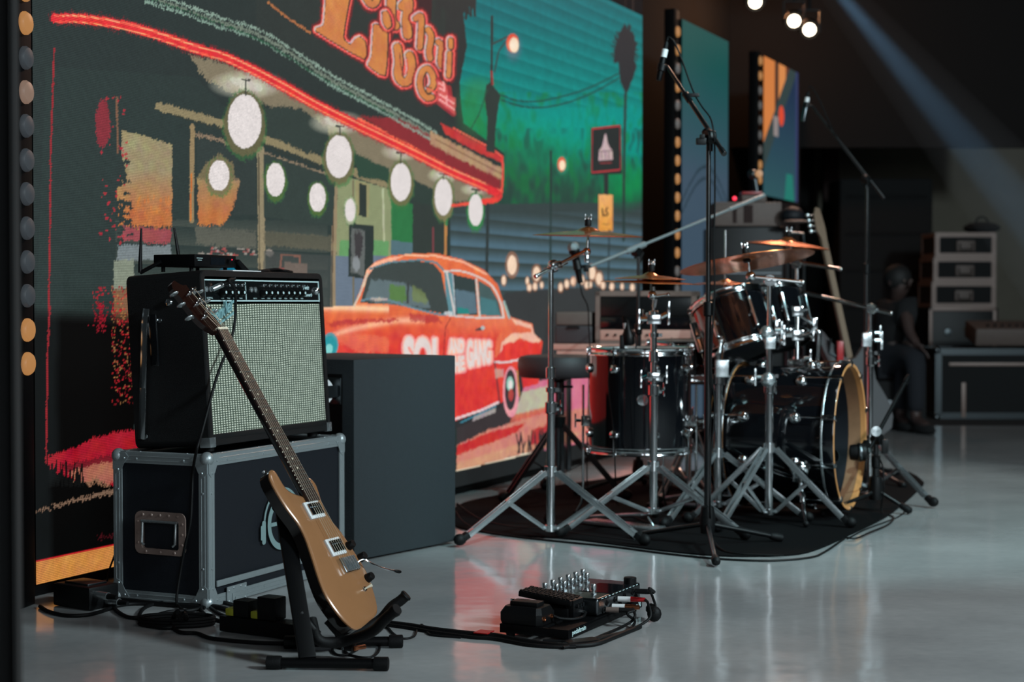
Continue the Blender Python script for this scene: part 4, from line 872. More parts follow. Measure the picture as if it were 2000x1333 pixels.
mb = MB(); q = on_amp(.47, .05); mb.tube(spline([q + U * -.09 + Z * .006, q + U * -.04 + Z * .008, q - NN * .02 + Z * .006, q + U * .05 + Z * .009, q + U * .10 + Z * .006]), .005).tube(spline([q + U * -.06 + Z * .008 - NN * .01, q + U * .01 + Z * .014, q + U * .06 + Z * .008]), .004); tag(mb.build('guitar_strap', 'rubber', None), 'dark rolled strap lying on the right of the amplifier top', 'strap')

# ------------------------------------------------------------------ subwoofer
B0 = fl(692, 1101); B1 = fl(890, 1062); be = (B1 - B0).normalized(); bw = (B1 - B0).length; bb = V((-be.y, be.x, 0)); BH = .682
sub = thing('subwoofer', 'plain dark slate subwoofer cabinet on the floor right of the flight case', 'speaker', B0)
BR = (be, bb, Z); BDp = .56
def BP(a, b, c): return B0 + be * a + bb * b + Z * c
MB().box(BP(bw / 2, BDp / 2, BH / 2 + .004), (bw / 2, BDp / 2, BH / 2 - .004), BR, .006).build('cabinet', 'sub_paint', sub)
MB().box(BP(-.0005, BDp / 2, BH / 2), (.002, BDp / 2 - .05, BH / 2 - .05), BR).build('side_plate', 'black_plastic', sub)
for b_, c_ in ((.088, .575), (.088, .13), (.42, .575)):
    q = BP(0, b_, c_); cs = MB().box(q - be * .004, (.004, .035, .045), BR, .002).box(q - be * .03 + bb * .02, (.028, .003, .02), BR).box(q - be * .03 - bb * .02, (.028, .003, .02), BR).build('caster_bracket', 'steel_dark', sub)
    MB().lathe([(.008, -.012), (.040, -.014), (.045, -.007), (.045, .007), (.040, .014), (.008, .012)], q - be * .058, bb, 24).lathe([(.012, -.02), (.012, .02)], q - be * .058, bb, 10).build('caster_wheel', 'white_plastic', cs)
for a in (.06, bw - .06):
    for b in (.06, BDp - .06): MB().cyl(BP(a, b, 0), BP(a, b, .006), .02).build('foot', 'rubber', sub)

# ------------------------------------------------------------------ electric guitar and stand
G0 = at(698, 1232, 4.0); GT = at(338, 552, 4.0 + .245)
ga = (GT - G0).normalized(); gs_ = U.copy(); gN = gs_.cross(ga).normalized()
if gN.dot(NN) < 0: gN = -gN
gs_ = ga.cross(gN).normalized()
if gs_.dot(U) < 0: gs_ = -gs_
def gp(px, py, o=0.0): return onp(px, py, G0, gN) + gN * o
guitar = thing('electric_guitar', 'copper-gold electric guitar with black sides leaning on a black stand', 'guitar', G0)
body = [(532, 917), (527, 923), (529, 937), (542, 962), (562, 994), (582, 1020), (594, 1042), (602, 1062), (613, 1096), (626, 1136), (640, 1168), (663, 1201), (681, 1220), (694, 1229), (706, 1227), (724, 1212), (736, 1201), (738.5, 1187), (733, 1162), (722, 1128), (708, 1101), (688, 1070), (668, 1040), (650, 1018), (636, 996), (627, 972), (620, 950), (612, 938), (604, 932), (597, 934), (601, 948), (608, 965), (598, 970), (588, 968), (578, 965), (564, 958), (554, 946), (546, 932), (539, 921)]
def cr_closed(P, k=3):
    out = []; n = len(P)
    for i in range(n):
        a, b, c, d = [V((*P[(i + j) % n], 0)) for j in (-1, 0, 1, 2)]
        for j in range(k):
            t = j / k; q = .5 * ((2 * b) + (c - a) * t + (2 * a - 5 * b + 4 * c - d) * t * t + (3 * b - a - 3 * c + d) * t ** 3); out.append((q.x, q.y))
    return out
bo = [gp(x, y) for x, y in cr_closed(body, 2)]; cen = sum(bo, V((0, 0, 0))) / len(bo); nb = len(bo)
def inset(P, d):
    out = []; n = len(P)
    for i in range(n):
        e1 = (P[i] - P[i - 1]).normalized(); e2 = (P[(i + 1) % n] - P[i]).normalized(); t_ = (e1 + e2).normalized(); nr = gN.cross(t_)
        out.append(P[i] + nr * d)
    return out
ar = sum(((bo[i] - cen).cross(bo[(i + 1) % nb] - cen)).dot(gN) for i in range(nb)); sg = 1 if ar > 0 else -1
def layers(mb, lays):
    o = len(mb.v); vs = []; fs = []
    for L_ in lays: vs += L_
    for k in range(len(lays) - 1): fs += [(k * nb + i, k * nb + (i + 1) % nb, (k + 1) * nb + (i + 1) % nb, (k + 1) * nb + i) for i in range(nb)]
    fs += [list(range(nb))[::-1], [(len(lays) - 1) * nb + i for i in range(nb)]]; mb.add(vs, fs)
mb = MB(); layers(mb, [[p - gN * .040 for p in inset(bo, sg * .008)], [p - gN * .036 for p in inset(bo, sg * .001)], [p - gN * .006 for p in bo]]); mb.build('body_back', 'guitar_black', guitar, 50)
mb = MB(); layers(mb, [[p - gN * .0065 for p in bo], [p - gN * .003 for p in bo], [p - gN * .0006 for p in inset(bo, sg * .003)], [p + gN * .001 for p in inset(bo, sg * .008)]]); mb.build('body_top', 'gold_top', guitar, 50)
# neck frame
nk0 = gp(604, 972); nk1 = gp(429, 646); na = (nk1 - nk0).normalized(); ns = na.cross(gN).normalized()
if ns.dot(U) < 0: ns = -ns
w0, w1 = .028, .0215; nl = (nk1 - nk0).length; nk0b = nk0 - na * .015
mb = MB(); vs = []
K = 8
for c_, hw_ in ((nk0b, w0), (nk1, w1)):
    for i in range(K + 1):
        a = math.pi * i / K; vs.append(c_ + ns * (hw_ * math.cos(a)) - gN * (.022 * math.sin(a)) + gN * .004)
mb.add(vs, [(i, i + 1, K + 2 + i, K + 1 + i) for i in range(K)] + [(0, K + 1, 2 * K + 1, K), list(range(K + 1)), list(range(K + 1, 2 * K + 2))]); mb.build('neck', 'guitar_black', guitar, 50)
mb = MB().prism([nk0b + ns * w0 + gN * .004, nk0b - ns * w0 + gN * .004, nk1 - ns * w1 + gN * .004, nk1 + ns * w1 + gN * .004], gN * .006); mb.build('fretboard', 'rosewood', guitar, 20)
def npt(f, s): # f metres from nut towards body
    t_ = f / nl; return nk1 - na * f + ns * (s * (w1 + (w0 - w1) * t_)) + gN * .0105
for k in range(1, 25):
    f = .648 * (1 - 2 ** (-k / 12));
    if f > nl + .012: break
    MB().cyl(npt(f, -1.02), npt(f, 1.0), .0013, n=6).build('fret', 'chrome', guitar)
    MB().ball(npt(f, -1.0) - gN * .001, .0019, 8).build('fret_end', 'cream', guitar)
for k in (3, 5, 7, 9, 12, 15, 17, 19):
    f = .648 * (1 - (2 ** (-k / 12) + 2 ** (-(k - 1) / 12)) / 2); MB().lathe([(.003, 0), (.0029, .0006), (.0005, .0007)], npt(f, 0) - gN * .0005, gN, 10).build('inlay_dot', 'cream', guitar)
head = [(339, 549.5), (333, 556), (336, 566), (349, 580), (362, 597), (375, 614), (386, 627), (396, 636), (408, 644), (421, 652), (436, 645), (428, 634), (419, 622), (405, 609), (384, 587), (368, 566), (362, 558), (356, 559), (349, 556)]
ho = [gp(x, y) for x, y in head]; mb = MB().prism([p - gN * .012 for p in ho], gN * .015); mb.build('headstock', 'mahogany', guitar, 30)
MB().box(nk1 + gN * .008, (w1, .003, .005), (ns, na, gN)).build('nut', 'cream', guitar)
posts = [(372, 573), (384, 590), (395, 609), (386, 594 - 22), (400, 587 + 3), (412, 605 + 1)]
lft = [gp(369, 574), gp(383, 595), gp(398, 620)]; rgt = [gp(375, 568), gp(389, 587), gp(404, 607)]
for i, p in enumerate(lft + rgt):
    s = -1 if i < 3 else 1; t_ = MB().lathe([(.0065, 0), (.006, .004), (.003, .005), (.003, .012), (.001, .012)], p + gN * .003, gN, 10).build('tuner_post', 'chrome', guitar)
    out = p + ns * (s * (.052 if i < 3 else .034)) - gN * .004
    mbb = MB().cyl(p - gN * .006, out, .0022, n=6).box(p + ns * s * .012 - gN * .009, (.008, .006, .004), (ns, na, gN), .001); c_ = out + ns * s * .008
    mbb.ball(c_, .0135 if s < 0 else .010, 12, (.9, .35, 1.0), (ns, na, gN)); mbb.build('tuner_key', 'chrome_worn', t_)
# strings
brg = gp(668, 1112, .012)
for k in range(6):
    s = -1 + 2 * k / 5; a = nk1 + ns * (s * w1 * .82) + gN * .013; b = gp(674, 1106, .013) + ns * (s * .026); pst = (lft if k < 3 else rgt)[(2 - k) if k < 3 else (k - 3)] + gN * .010
    MB().tube([pst, a, b], .00062 - .00004 * k, 5).build('string', 'string_steel', guitar)
def pickup(cx, cy, frame):
    c_ = gp(cx, cy, .003); mb = MB().box(c_, (.034, .024, .004), (ns, na, gN), .002); p_ = mb.build('pickup_ring', frame, guitar)
    MB().box(c_ + gN * .004, (.027, .0165, .006), (ns, na, gN), .002).build('pickup_cover', 'chrome', p_)
    mb = MB()
    for k in range(6): mb.lathe([(.0025, 0), (.002, .001), (.0005, .001)], c_ + gN * .010 + ns * (-.020 + .008 * k) + na * .006, gN, 8)
    mb.build('pole_screws', 'steel_dark', p_)
pickup(611, 998, 'white_plastic'); pickup(653, 1070, 'white_plastic')
c_ = gp(677, 1106, .006); br = MB().box(c_, (.034, .021, .006), (ns, na, gN), .002).build('bridge', 'chrome', guitar)
for k in range(6): MB().box(c_ + gN * .008 + ns * (-.027 + .0108 * k), (.0036, .019, .003), (ns, na, gN), .001).build('saddle', 'chrome_worn', br)
for x, y in ((680, 1068), (703, 1091), (717, 1131)):
    q = gp(x, y, .001); MB().lathe([(.0125, 0), (.012, .004), (.010, .017), (.009, .018), (.001, .018)], q, gN, 16).build('knob', 'black_plastic', guitar)
q = gp(711, 1152, .001); MB().lathe([(.007, 0), (.006, .004), (.001, .004)], q, gN, 12).build('switch_washer', 'chrome', guitar)
MB().tube([q, q + gN * .012 + ns * .004, q + gN * .020 + ns * .010], [.002, .003, .005]).build('selector_tip', 'cream', guitar)
q = gp(689, 1105, .004); w_ = [q, gp(697, 1101, .02), gp(706, 1108, .026), gp(724, 1119, .03), gp(740, 1126, .034), gp(752, 1129, .036)]
ta = MB().tube(spline(w_), .0022).build('tremolo_arm', 'chrome', guitar); e = (w_[-1] - w_[-2]).normalized(); MB().tube([w_[-1] - e * .002, w_[-1] + e * .006, w_[-1] + e * .018, w_[-1] + e * .023], [.003, .0045, .0045, .002]).build('arm_tip', 'black_plastic', ta)
MB().lathe([(.006, 0), (.004, .006), (.007, .012), (.001, .013)], gp(531, 921, -.02), (gp(520, 900) - gp(532, 921)).normalized(), 10).build('strap_button', 'chrome', guitar)

# stand
F0, F1 = fl(522, 1308, .0), fl(758, 1311, .0); F0.z = F1.z = .0165
R0, R1 = fl(556, 1268, .0), fl(786, 1266, .0); R0.z = R1.z = .0165
gst = thing('guitar_stand', 'black A-frame guitar stand with padded cradle arms', 'stand', (F0 + F1) / 2 - Z * .0165)
def footbar(a, b):
    e = (b - a).normalized(); f_ = MB().cyl(a + e * .01, b - e * .01, .0125, n=16).build('foot_bar', 'black_metal', gst)
    for p, s in ((a, 1), (b, -1)): MB().lathe([(.012, -.002), (.0165, 0), (.0165, .03), (.0155, .034), (.012, .034)], p, e * s, 18).build('end_cap', 'rubber', f_)
footbar(F0, F1); footbar(R0, R1)
gpo = lambda x, y, o: onp(x, y, G0 + gN * o, gN)
fm = fl(600, 1290, .02); fe = (F1 - F0).normalized(); fm = F0 + fe * ((fl(601, 1309) - F0).dot(fe)); fm.z = .026
top1 = gpo(551, 985, -.062); 
def plate(a, b, w_, t_, side): e = (b - a).normalized(); s_ = side - e * side.dot(e); s_.normalize(); return (MB().box((a + b) / 2, ((b - a).length / 2, w_, t_), (e, s_, e.cross(s_)), .003))
plate(fm, top1, .0205, .008, U * .4 + V((1, 0, 0))).build('upright', 'black_metal', gst)
rm = R0 + (R1 - R0).normalized() * ((fl(672, 1268) - R0).dot((R1 - R0).normalized())); rm.z = .02
plate(rm, top1 + U * .03 - NN * .02, .016, .007, U * .4 + V((1, 0, 0))).build('upright', 'black_metal', gst)
MB().lathe([(.014, -.012), (.016, 0), (.014, .022)], top1 - gN * .012, U, 16).build('pivot', 'black_metal', gst)
MB().box(gpo(580, 1010, -.052), (.035, .02, .0075), (ns, na, gN), .008).build('back_rest', 'rubber', gst)
fm2 = fm.lerp(top1, .28); MB().cyl(fm2, gp(650, 1222, -.05), .011).build('cradle_bar', 'black_metal', gst)
def arm(P, name='cradle_arm'):
    pts = spline(P, 5); MB().tube(pts, [.0135] * (len(pts) - 2) + [.016, .014], 12).build(name, 'rubber', gst)
y_ = 4.0
arm([gp(640, 1190, -.055), gp(652, 1232, -.05), gp(684, 1244, -.028), at(724, 1236, 3.93), at(752, 1210, 3.9), at(776, 1190, 3.88)])
arm([gp(672, 1190, -.055), gp(700, 1222, -.045), at(736, 1216, 4.14), at(765, 1186, 4.14), at(782, 1174, 4.14), at(795, 1162, 4.14)])
stl = thing('charm_keyring', 'small orange and black cable plug dangling under the guitar stand', 'plug', fl(700, 1268)); 
MB().tube(spline([fl(692, 1268, .03), fl(700, 1266, .03), fl(712, 1264, .028)]), .006).build('plug_body', 'copper_plug', stl); MB().cyl(fl(676, 1264, .03), fl(692, 1267, .03), .010).build('boot', 'rubber', stl)
stl.name = 'audio_plug'; ORG[stl.name] = ORG['charm_keyring']

# ------------------------------------------------------------------ stage rug
rugp = [(884, 1012), (905, 985), (1040, 958), (1250, 930), (1500, 914), (1740, 918), (1800, 940), (1795, 958), (1742, 1004), (1700, 1028), (1655, 1049), (1610, 1070), (1560, 1085), (1480, 1089), (1400, 1088), (1300, 1079), (1200, 1066), (1110, 1055), (1000, 1048), (930, 1040), (890, 1030)]
rp = [fl(x, y) for x, y in cr_closed(rugp, 3)]
o = MB().prism(rp, Z * .006).build('stage_rug', 'rug_pile', None, 30, org=fl(1350, 1000)); tag(o, 'dark grey oval rug under the drum kit', 'rug')
RUG = .006

# ------------------------------------------------------------------ stand builders
def X(px, Y): return (px - 1000) / FPX * Y
def wing(mb, p, d, up=Z, s=1.0):
    mb.cyl(p, p + d * .016 * s, .006 * s, n=8); q = p + d * .014 * s
    for k in (-1, 1): mb.box(q + up * (.013 * k * s) + d * .006 * s, (.003 * s, .002 * s, .013 * s), (d, d.cross(up), up), .001)
def drum_stand(name, label, cx, cy, R, ang, hub, bot, secs, z0=0.0, feet=(120, 240), group=None, legw=.010, mats='chrome', footr=.022, cat='stand', collars=()):
    t = thing(name, label, cat, (cx, cy, z0), group); c = V((cx, cy, z0))
    for k, (h0, h1, r) in enumerate(secs):
        MB().cyl(c + Z * h0, c + Z * h1, r, n=18).build('tube', mats, t)
        if k < len(secs) - 1:
            q = c + Z * h1; mb = MB().lathe([(r + .001, -.035), (r + .006, -.03), (r + .006, .006), (r * .8 + .002, .010), (r * .7, .010)], q, Z, 18)
            d = V((math.cos(ang + 1.2 + k), math.sin(ang + 1.2 + k), 0)); mb.box(q - Z * .012 + d * (r + .010), (.010, .007, .013), (d, Z.cross(d), Z), .003); wing(mb, q - Z * .012 + d * (r + .014), d)
            mb.build('tube_clamp', mats, t)
    for h, r in collars:
        MB().lathe([(r, -.009), (r + .006, -.008), (r + .006, .008), (r, .009)], c + Z * h, Z, 16).box(c + Z * h + V((r + .010, 0, 0)), (.009, .006, .007)).build('memory_lock', mats, t)
    r0 = secs[0][2]
    MB().lathe([(r0, -.022), (r0 + .008, -.02), (r0 + .009, .016), (r0, .018)], c + Z * hub, Z, 18).build('leg_hub', mats, t)
    MB().lathe([(r0, -.012), (r0 + .007, -.011), (r0 + .007, .011), (r0, .012)], c + Z * bot, Z, 18).build('brace_collar', mats, t)
    for a in (0,) + tuple(math.radians(f) for f in feet):
        d = V((math.cos(ang + a), math.sin(ang + a), 0)); s = Z.cross(d); top = c + d * (r0 + .012) + Z * (hub - .006); ft = c + d * (R - .02) + Z * .030; e = (ft - top).normalized(); nr = s.cross(e).normalized()
        ln = (ft - top).length; mid = (ft + top) / 2; mb = MB()
        for k in (-1, 1): mb.box(mid + s * (legw * k), (ln / 2, .0020, .0102), (e, s, nr), .001)
        mb.cyl(top + s * legw * 1.3, top - s * legw * 1.3, .004, n=8); mb.box(top.lerp(ft, .45), (.012, legw + .001, .010), (e, s, nr), .002); mb.box(top.lerp(ft, .93), (.014, legw + .001, .009), (e, s, nr), .002)
        lg = mb.build('leg', 'leg_chrome' if mats == 'chrome' else mats, t)
        j = top.lerp(ft, .47); b0 = c + d * (r0 + .010) + Z * bot; eb = (j - b0).normalized(); nb_ = s.cross(eb).normalized(); mb = MB()
        mb.box((j + b0) / 2, ((j - b0).length / 2, .0030, .0078), (eb, s, nb_), .0008).cyl(j + s * legw * 1.4, j - s * legw * 1.4, .0045, n=8).cyl(b0 + s * .012, b0 - s * .012, .004, n=8); mb.build('brace', 'leg_chrome' if mats == 'chrome' else mats, lg)
        mb = MB(); q = c + d * (R + .004) + Z * footr * .98; mb.ball(q, footr, 12, (1.15, .85, .98), (d, s, Z)); mb.box(ft.lerp(q, .4), (.022, .014, .012), (e, s, nr), .004); mb.build('rubber_foot', 'rubber', lg)
    return t, c
def boom(t, c, piv, p0, p1, r=.008, mats='chrome', clutch=True):
    e = (p1 - p0).normalized(); MB().cyl(p0, p1, r, n=12).lathe([(r, 0), (r * 1.15, .002), (r * 1.15, .010), (r, .012)], p0, e, 12).build('boom_arm', mats, t)
    if clutch:
        mb = MB(); s = e.cross(Z).normalized(); mb.lathe([(.022, -.009), (.024, -.006), (.024, .006), (.022, .009)], piv - s * .012, s, 18).box(piv, (.022, .014, .014), (e, s, e.cross(s)), .004); wing(mb, piv + s * .016, s, e, 1.1); wing(mb, piv - s * .022, -s, e, .9); mb.build('boom_tilter', mats, t)
def cymbal(label, ctr, r, nrm, bell=.24, lift=.075, group=None, name='crash_cymbal', flip=1):
    nrm = V(nrm).normalized(); n = []; 
    def h(x): # profile
        if x < bell * .85: return lift * (1 - .42 * (x / (bell * .85)) ** 2)
        if x < bell * 1.1: return lift * (.58 - .1 * (x - bell * .85) / (bell * .25))
        return lift * .48 * (1 - ((x - bell * 1.1) / (1 - bell * 1.1)) ** 1.35)
    xs = [.02, .08, .14, .19, .215, .24, .262, .3, .4, .5, .6, .7, .8, .9, .97, 1.0]
    prof = [(r * x, r * 2 * h(x) * .5) for x in xs]; prof2 = prof + [(r * x, r * h(x) - .0014) for x in xs[::-1]]
    mb = MB(); x_, y_, a_ = basis(nrm); m = 56; vs = []; fs = []
    for rr_i, hh in prof2: vs += [ctr + a_ * hh + x_ * (rr_i * math.cos(2 * math.pi * i / m)) + y_ * (rr_i * math.sin(2 * math.pi * i / m)) for i in range(m)]
    K_ = len(prof2)
    for k in range(K_): fs += [(k * m + i, k * m + (i + 1) % m, ((k + 1) % K_) * m + (i + 1) % m, ((k + 1) % K_) * m + i) for i in range(m)]
    mb.add(vs, fs); o = mb.build(name, 'bronze', None, 60, org=ctr); tag(o, label, 'cymbal', group); return o
def cym_top(t, ctr, nrm, lift, cup=True):
    nrm = V(nrm).normalized(); mb = MB().cyl(ctr - nrm * .05, ctr + nrm * (lift + .042), .0035, n=8)
    mb.build('cymbal_rod', 'chrome', t); MB().lathe([(.012, 0), (.013, .004), (.012, .022), (.010, .026), (.004, .026)], ctr + nrm * (lift + .001), nrm, 14).build('felt_washer', 'rubber', t)
    mb = MB().lathe([(.008, 0), (.009, .003), (.009, .010), (.004, .013)], ctr + nrm * (lift + .026), nrm, 12); wing(mb, ctr + nrm * (lift + .032), V((1, 0, 0)), nrm, .55); wing(mb, ctr + nrm * (lift + .032), V((-1, 0, 0)), nrm, .55); mb.build('wing_nut', 'chrome', t)
    MB().lathe([(.006, -.02), (.016, -.016), (.016, -.006), (.008, -.001)], ctr + nrm * (lift * .55), nrm, 14).build('lower_felt', 'rubber', t)
def yf(y): return 2791.0 / (y - 590.0)

# stand A: left crash with boom
a_c = (X(1076, 5.99), 5.99)
hA = lambda y: zof(y, 5.99) - RUG
sA, cA = drum_stand('cymbal_stand', 'chrome boom cymbal stand at the left front corner of the rug', *a_c, .375, math.radians(-30), hA(920), hA(1032), [(hA(1034), hA(790), .0155), (hA(800), hA(722), .0125), (hA(724), hA(528), .0098)], RUG, (120, 240), collars=((hA(762), .0125),))
pv = at(1085, 520, 5.99); boom(sA, cA, pv, at(1045, 541, 5.93), at(1146, 489, 6.08), .0075)
cc = at(1148, 461, 6.08); MB().cyl(at(1147, 497, 6.08), at(1148, 470, 6.08), .006, n=10).ball(at(1146, 492, 6.08), .016, 12).box(at(1146, 505, 6.08), (.008, .008, .016), WORLD, .003).build('cymbal_tilter', 'chrome', sA)
cymbal('thin crash cymbal on the left boom stand in front of the LED wall', cc, .205, (.02, -.03, 1), lift=.17); cym_top(sA, cc, (.02, -.03, 1), .205 * .17)

# stand B: hi-hat
hB = lambda y: zof(y, 6.17) - RUG
sB, cB = drum_stand('hihat_stand', 'chrome hi-hat stand standing in front of the floor tom', X(1277, 6.17), 6.17, .385, math.radians(-36), hB(910), hB(998), [(hB(1002), hB(756), .0155), (hB(770), hB(690), .0125), (hB(700), hB(612), .0125), (hB(622), hB(560), .006)], RUG, (120, 240), collars=((hB(742), .0155), (hB(655), .0125)))
q = cB + Z * hB(736); mb = MB().box(q, (.024, .02, .016), WORLD, .004); wing(mb, q + V((.024, 0, 0)), V((1, 0, .3)).normalized(), Z, 1.3); wing(mb, q - V((.024, 0, 0)), V((-1, 0, -.4)).normalized(), Z, 1.3); mb.build('clamp_block', 'chrome', sB)
q = cB + Z * hB(624); mb = MB().box(q, (.026, .02, .018), WORLD, .004); wing(mb, q + V((.026, 0, .008)), V((1, 0, .5)).normalized(), Z, 1.7); wing(mb, q - V((.026, 0, 0)), V((-1, 0, 0)), Z, 1.5); mb.build('clamp_block', 'chrome', sB)
q = cB + Z * hB(600); MB().cyl(q, q + V((.006, 0, .03)), .008).ball(q + V((-.006, 0, .045)), .017, 12).cyl(q + V((0, 0, .04)), q + V((.052, 0, .047)), .004, n=8).ball(q + V((.054, 0, .047)), .008, 10).build('tilter', 'chrome', sB)
ch = at(1272, 553, 6.17)
cymbal('lower cymbal of the hi-hat stack, the wider of the two', ch, .192, (.035, -.02, 1), lift=.09, name='hihat_cymbal')
cymbal('upper smaller cymbal of the hi-hat stack', ch + V((-.004, 0, .015)), .134, (.02, -.01, 1), lift=.20, name='hihat_cymbal')
cym_top(sB, ch + V((0, 0, .016)), (.02, -.02, 1), .027)
# foot pedal of the hi-hat
mb = MB(); pb = cB + V((-.14, .12, .012)); e = V((-.75, .66, 0)); mb.box(pb - e * .04, (.17, .045, .006), (e, Z.cross(e), Z), .003); mb.box(pb + Z * .035 - e * .02, (.14, .04, .004), ((e - Z * .12).normalized(), Z.cross(e), (Z + e * .12).normalized()), .002).cyl(cB + V((0, 0, .02)) - e * -.0, pb - e * .16 + Z * .04, .004); mb.build('foot_pedal', 'chrome_worn', sB)

# stand D: centre front stand with the large crash
hD = lambda y: zof(y, 6.36) - RUG
sD, cD = drum_stand('cymbal_stand', 'chrome boom cymbal stand in front of the bass drum', X(1503, 6.36), 6.36, .31, math.radians(-18), hD(874), hD(1000), [(hD(1004), hD(752), .0155), (hD(764), hD(650), .0125), (hD(664), hD(556), .0098)], RUG, (242, 190), collars=((hD(735), .0155),))
mb = MB(); q = cD + Z * hD(742); mb.ball(q + V((-.008, -.02, 0)), .030, 14, (1, .6, 1)); wing(mb, q + V((-.03, -.01, .01)), V((-1, 0, 0)), Z, 1.3); mb.build('clamp_block', 'chrome_worn', sD)
mb = MB(); q = cD + Z * hD(655); mb.ball(q + V((-.012, -.01, .01)), .028, 14, (1, .6, 1)).box(q + V((0, -.012, -.03)), (.02, .014, .024), WORLD, .004); wing(mb, q + V((.02, -.01, .02)), V((1, 0, 0)), Z, 1.3); mb.build('clamp_block', 'chrome_worn', sD)
pD = at(1503, 548, 6.36); boom(sD, cD, pD, at(1570, 552, 6.33), at(1464, 541, 6.35), .0075)
MB().ball(at(1466, 540, 6.35), .020, 12).cyl(at(1466, 540, 6.35), at(1461, 508, 6.35), .005).build('cymbal_tilter', 'chrome', sD)
cn = V((.10, -.16, 1)).normalized(); cn = V((-.12, -.30, 1)).normalized()
cl = at(1459, 513, 6.35); cymbal('largest crash cymbal tilted up above the rack toms', cl, .262, (-.135, .125, 1), lift=.13); cym_top(sD, cl, (-.135, .125, 1), .034)

# stand E: dark chrome stand between floor tom and bass drum
hE = lambda y: zof(y, 6.50) - RUG
sE, cE = drum_stand('cymbal_stand', 'chrome stand between the floor tom and the bass drum shell', X(1403, 6.5), 6.5, .35, math.radians(-14), hE(884), hE(985), [(hE(988), hE(735), .0165), (hE(748), hE(690), .0125)], RUG, (242, 125))
MB().cyl(cE + V((.004, 0, hE(690))), cE + V((.012, .01, hE(668))), .006).ball(cE + V((.012, .01, hE(666))), .010, 10).box(cE + Z * hE(720) + V((.012, -.012, 0)), (.026, .018, .034), WORLD, .004).build('clamp_block', 'chrome_worn', sE)
MB().cyl(cE + V((.012, .012, hE(735))), at(1417, 560, 6.9), .0085).cyl(at(1417, 560, 6.9), at(1417, 450, 6.9), .0055).build('splash_rod', 'chrome', sE)
cs_ = at(1428, 556, 6.9); cs_ = at(1417, 556, 6.9); cymbal('small splash cymbal partly hidden behind the microphone stand pole', cs_,   .13, (.03, -.02, 1), lift=.18, name='splash_cymbal')

# stand C: right rear boom stand
hC = lambda y: zof(y, 7.14) - RUG
sC, cC = drum_stand('cymbal_stand', 'chrome boom cymbal stand behind the bass drum on the right', X(1700, 7.14), 7.14, .32, math.radians(-48), hC(858), hC(950), [(hC(958), hC(700), .0125), (hC(712), hC(650), .0125), (hC(664), hC(606), .0098)], RUG, (120, 240), collars=((hC(690), .0125),))
mb = MB(); q = cC + Z * hC(664); mb.box(q + V((-.02, -.014, 0)), (.02, .016, .03), WORLD, .004); wing(mb, q + V((.02, 0, -.004)), V((1, 0, 0)), Z, 1.5); wing(mb, q + V((.02, 0, .03)), V((1, 0, 0)), Z, 1.2); mb.build('clamp_block', 'chrome_worn', sC)
boom(sC, cC, at(1704, 603, 7.14), at(1743, 613, 7.10), at(1568, 571, 7.30), .0088)

# rear stand F2 (behind toms) with upper crash and ride rods
hF = lambda y: zof(y, 7.6) - RUG
sF, cF = drum_stand('cymbal_stand', 'rear chrome cymbal stand rising behind the rack toms', X(1557, 7.6), 7.6, .33, math.radians(20), .30, .09, [(.06, hF(700), .0145), (hF(706), hF(560), .0125), (hF(566), hF(508), .0095)], RUG)
boom(sF, cF, at(1557, 516, 7.6), at(1644, 527, 7.5), at(1532, 508, 7.62), .0085)
cu_ = at(1545, 482, 7.62); MB().cyl(at(1534, 510, 7.62), cu_, .006).build('cymbal_tilter', 'chrome', sF); cymbal('upper crash cymbal at the top of the kit under the small screens', at(1538, 481, 7.62), .198, (.09, -.03, 1), lift=.22); cym_top(sF, at(1538, 481, 7.62), (.09, -.03, 1), .043)

# ------------------------------------------------------------------ drums
def drum(name, label, top, axis, r, depth, nl, rot=0.0, shell='black_gloss', lug='round', head=True, badge=True, z=None, cat='drum', hoopm='chrome', res='drum_head', rods=True, lug_len=.03, group=None):
    a = V(axis).normalized(); x_, y_, _ = basis(a); bot = top - a * depth; t = thing(name, label, cat, bot)
    MB().lathe([(r - .006, 0), (r, .001), (r, depth - .001), (r - .006, depth)], bot, a, 56, False).lathe([(r - .006, 0), (r - .006, depth)], bot, a, 56, False).build('shell', shell, t, 50)
    for p, s, nm in ((top, 1, 'batter_head'), (bot, -1, 'resonant_head')):
        hp = MB().lathe([(r + .004, -.026), (r + .0085, -.027), (r + .009, -.022), (r + .0062, -.019), (r + .0062, -.004), (r + .0085, .001), (r + .004, .004), (r + .001, .002), (r + .002, -.02), (r + .004, -.026)], p + a * s * .012, a * s, 56, False).build('hoop', hoopm, t, 50)
        MB().lathe([(.001, .0005), (r - .004, .0005), (r + .001, -.003)], p, a * s, 48, False).build(nm, 'drum_head' if s > 0 else res, t, 60)
    for i in range(nl):
        g = rot + 2 * math.pi * i / nl; d = x_ * math.cos(g) + y_ * math.sin(g); s_ = a.cross(d)
        ends = ((top, 1), (bot, -1)); lg = None
        if lug != 'round': lg = MB().box((top + bot) / 2 + d * (r + .012), (.012, .008, depth * .30), (d, s_, a), .006, 3).lathe([(.014, 0), (.012, .016), (.001, .017)], (top + bot) / 2 + d * r, d, 12).build('lug', 'chrome', t)
        for p, s in ends:
            if lug == 'round': lg = MB().lathe([(.019, 0), (.020, .003), (.018, .012), (.010, .018), (.001, .019)], p - a * s * depth * .17 + d * r, d, 16).build('lug', 'chrome', t)
            q = p + d * (r + .012); MB().cyl(q + a * s * .020, q - a * s * depth * .17, .0028, n=6).box(q + a * s * .004, (.006, .007, .008), (d, s_, a), .002).build('tension_rod', 'chrome', lg)
    return t, bot, x_, y_
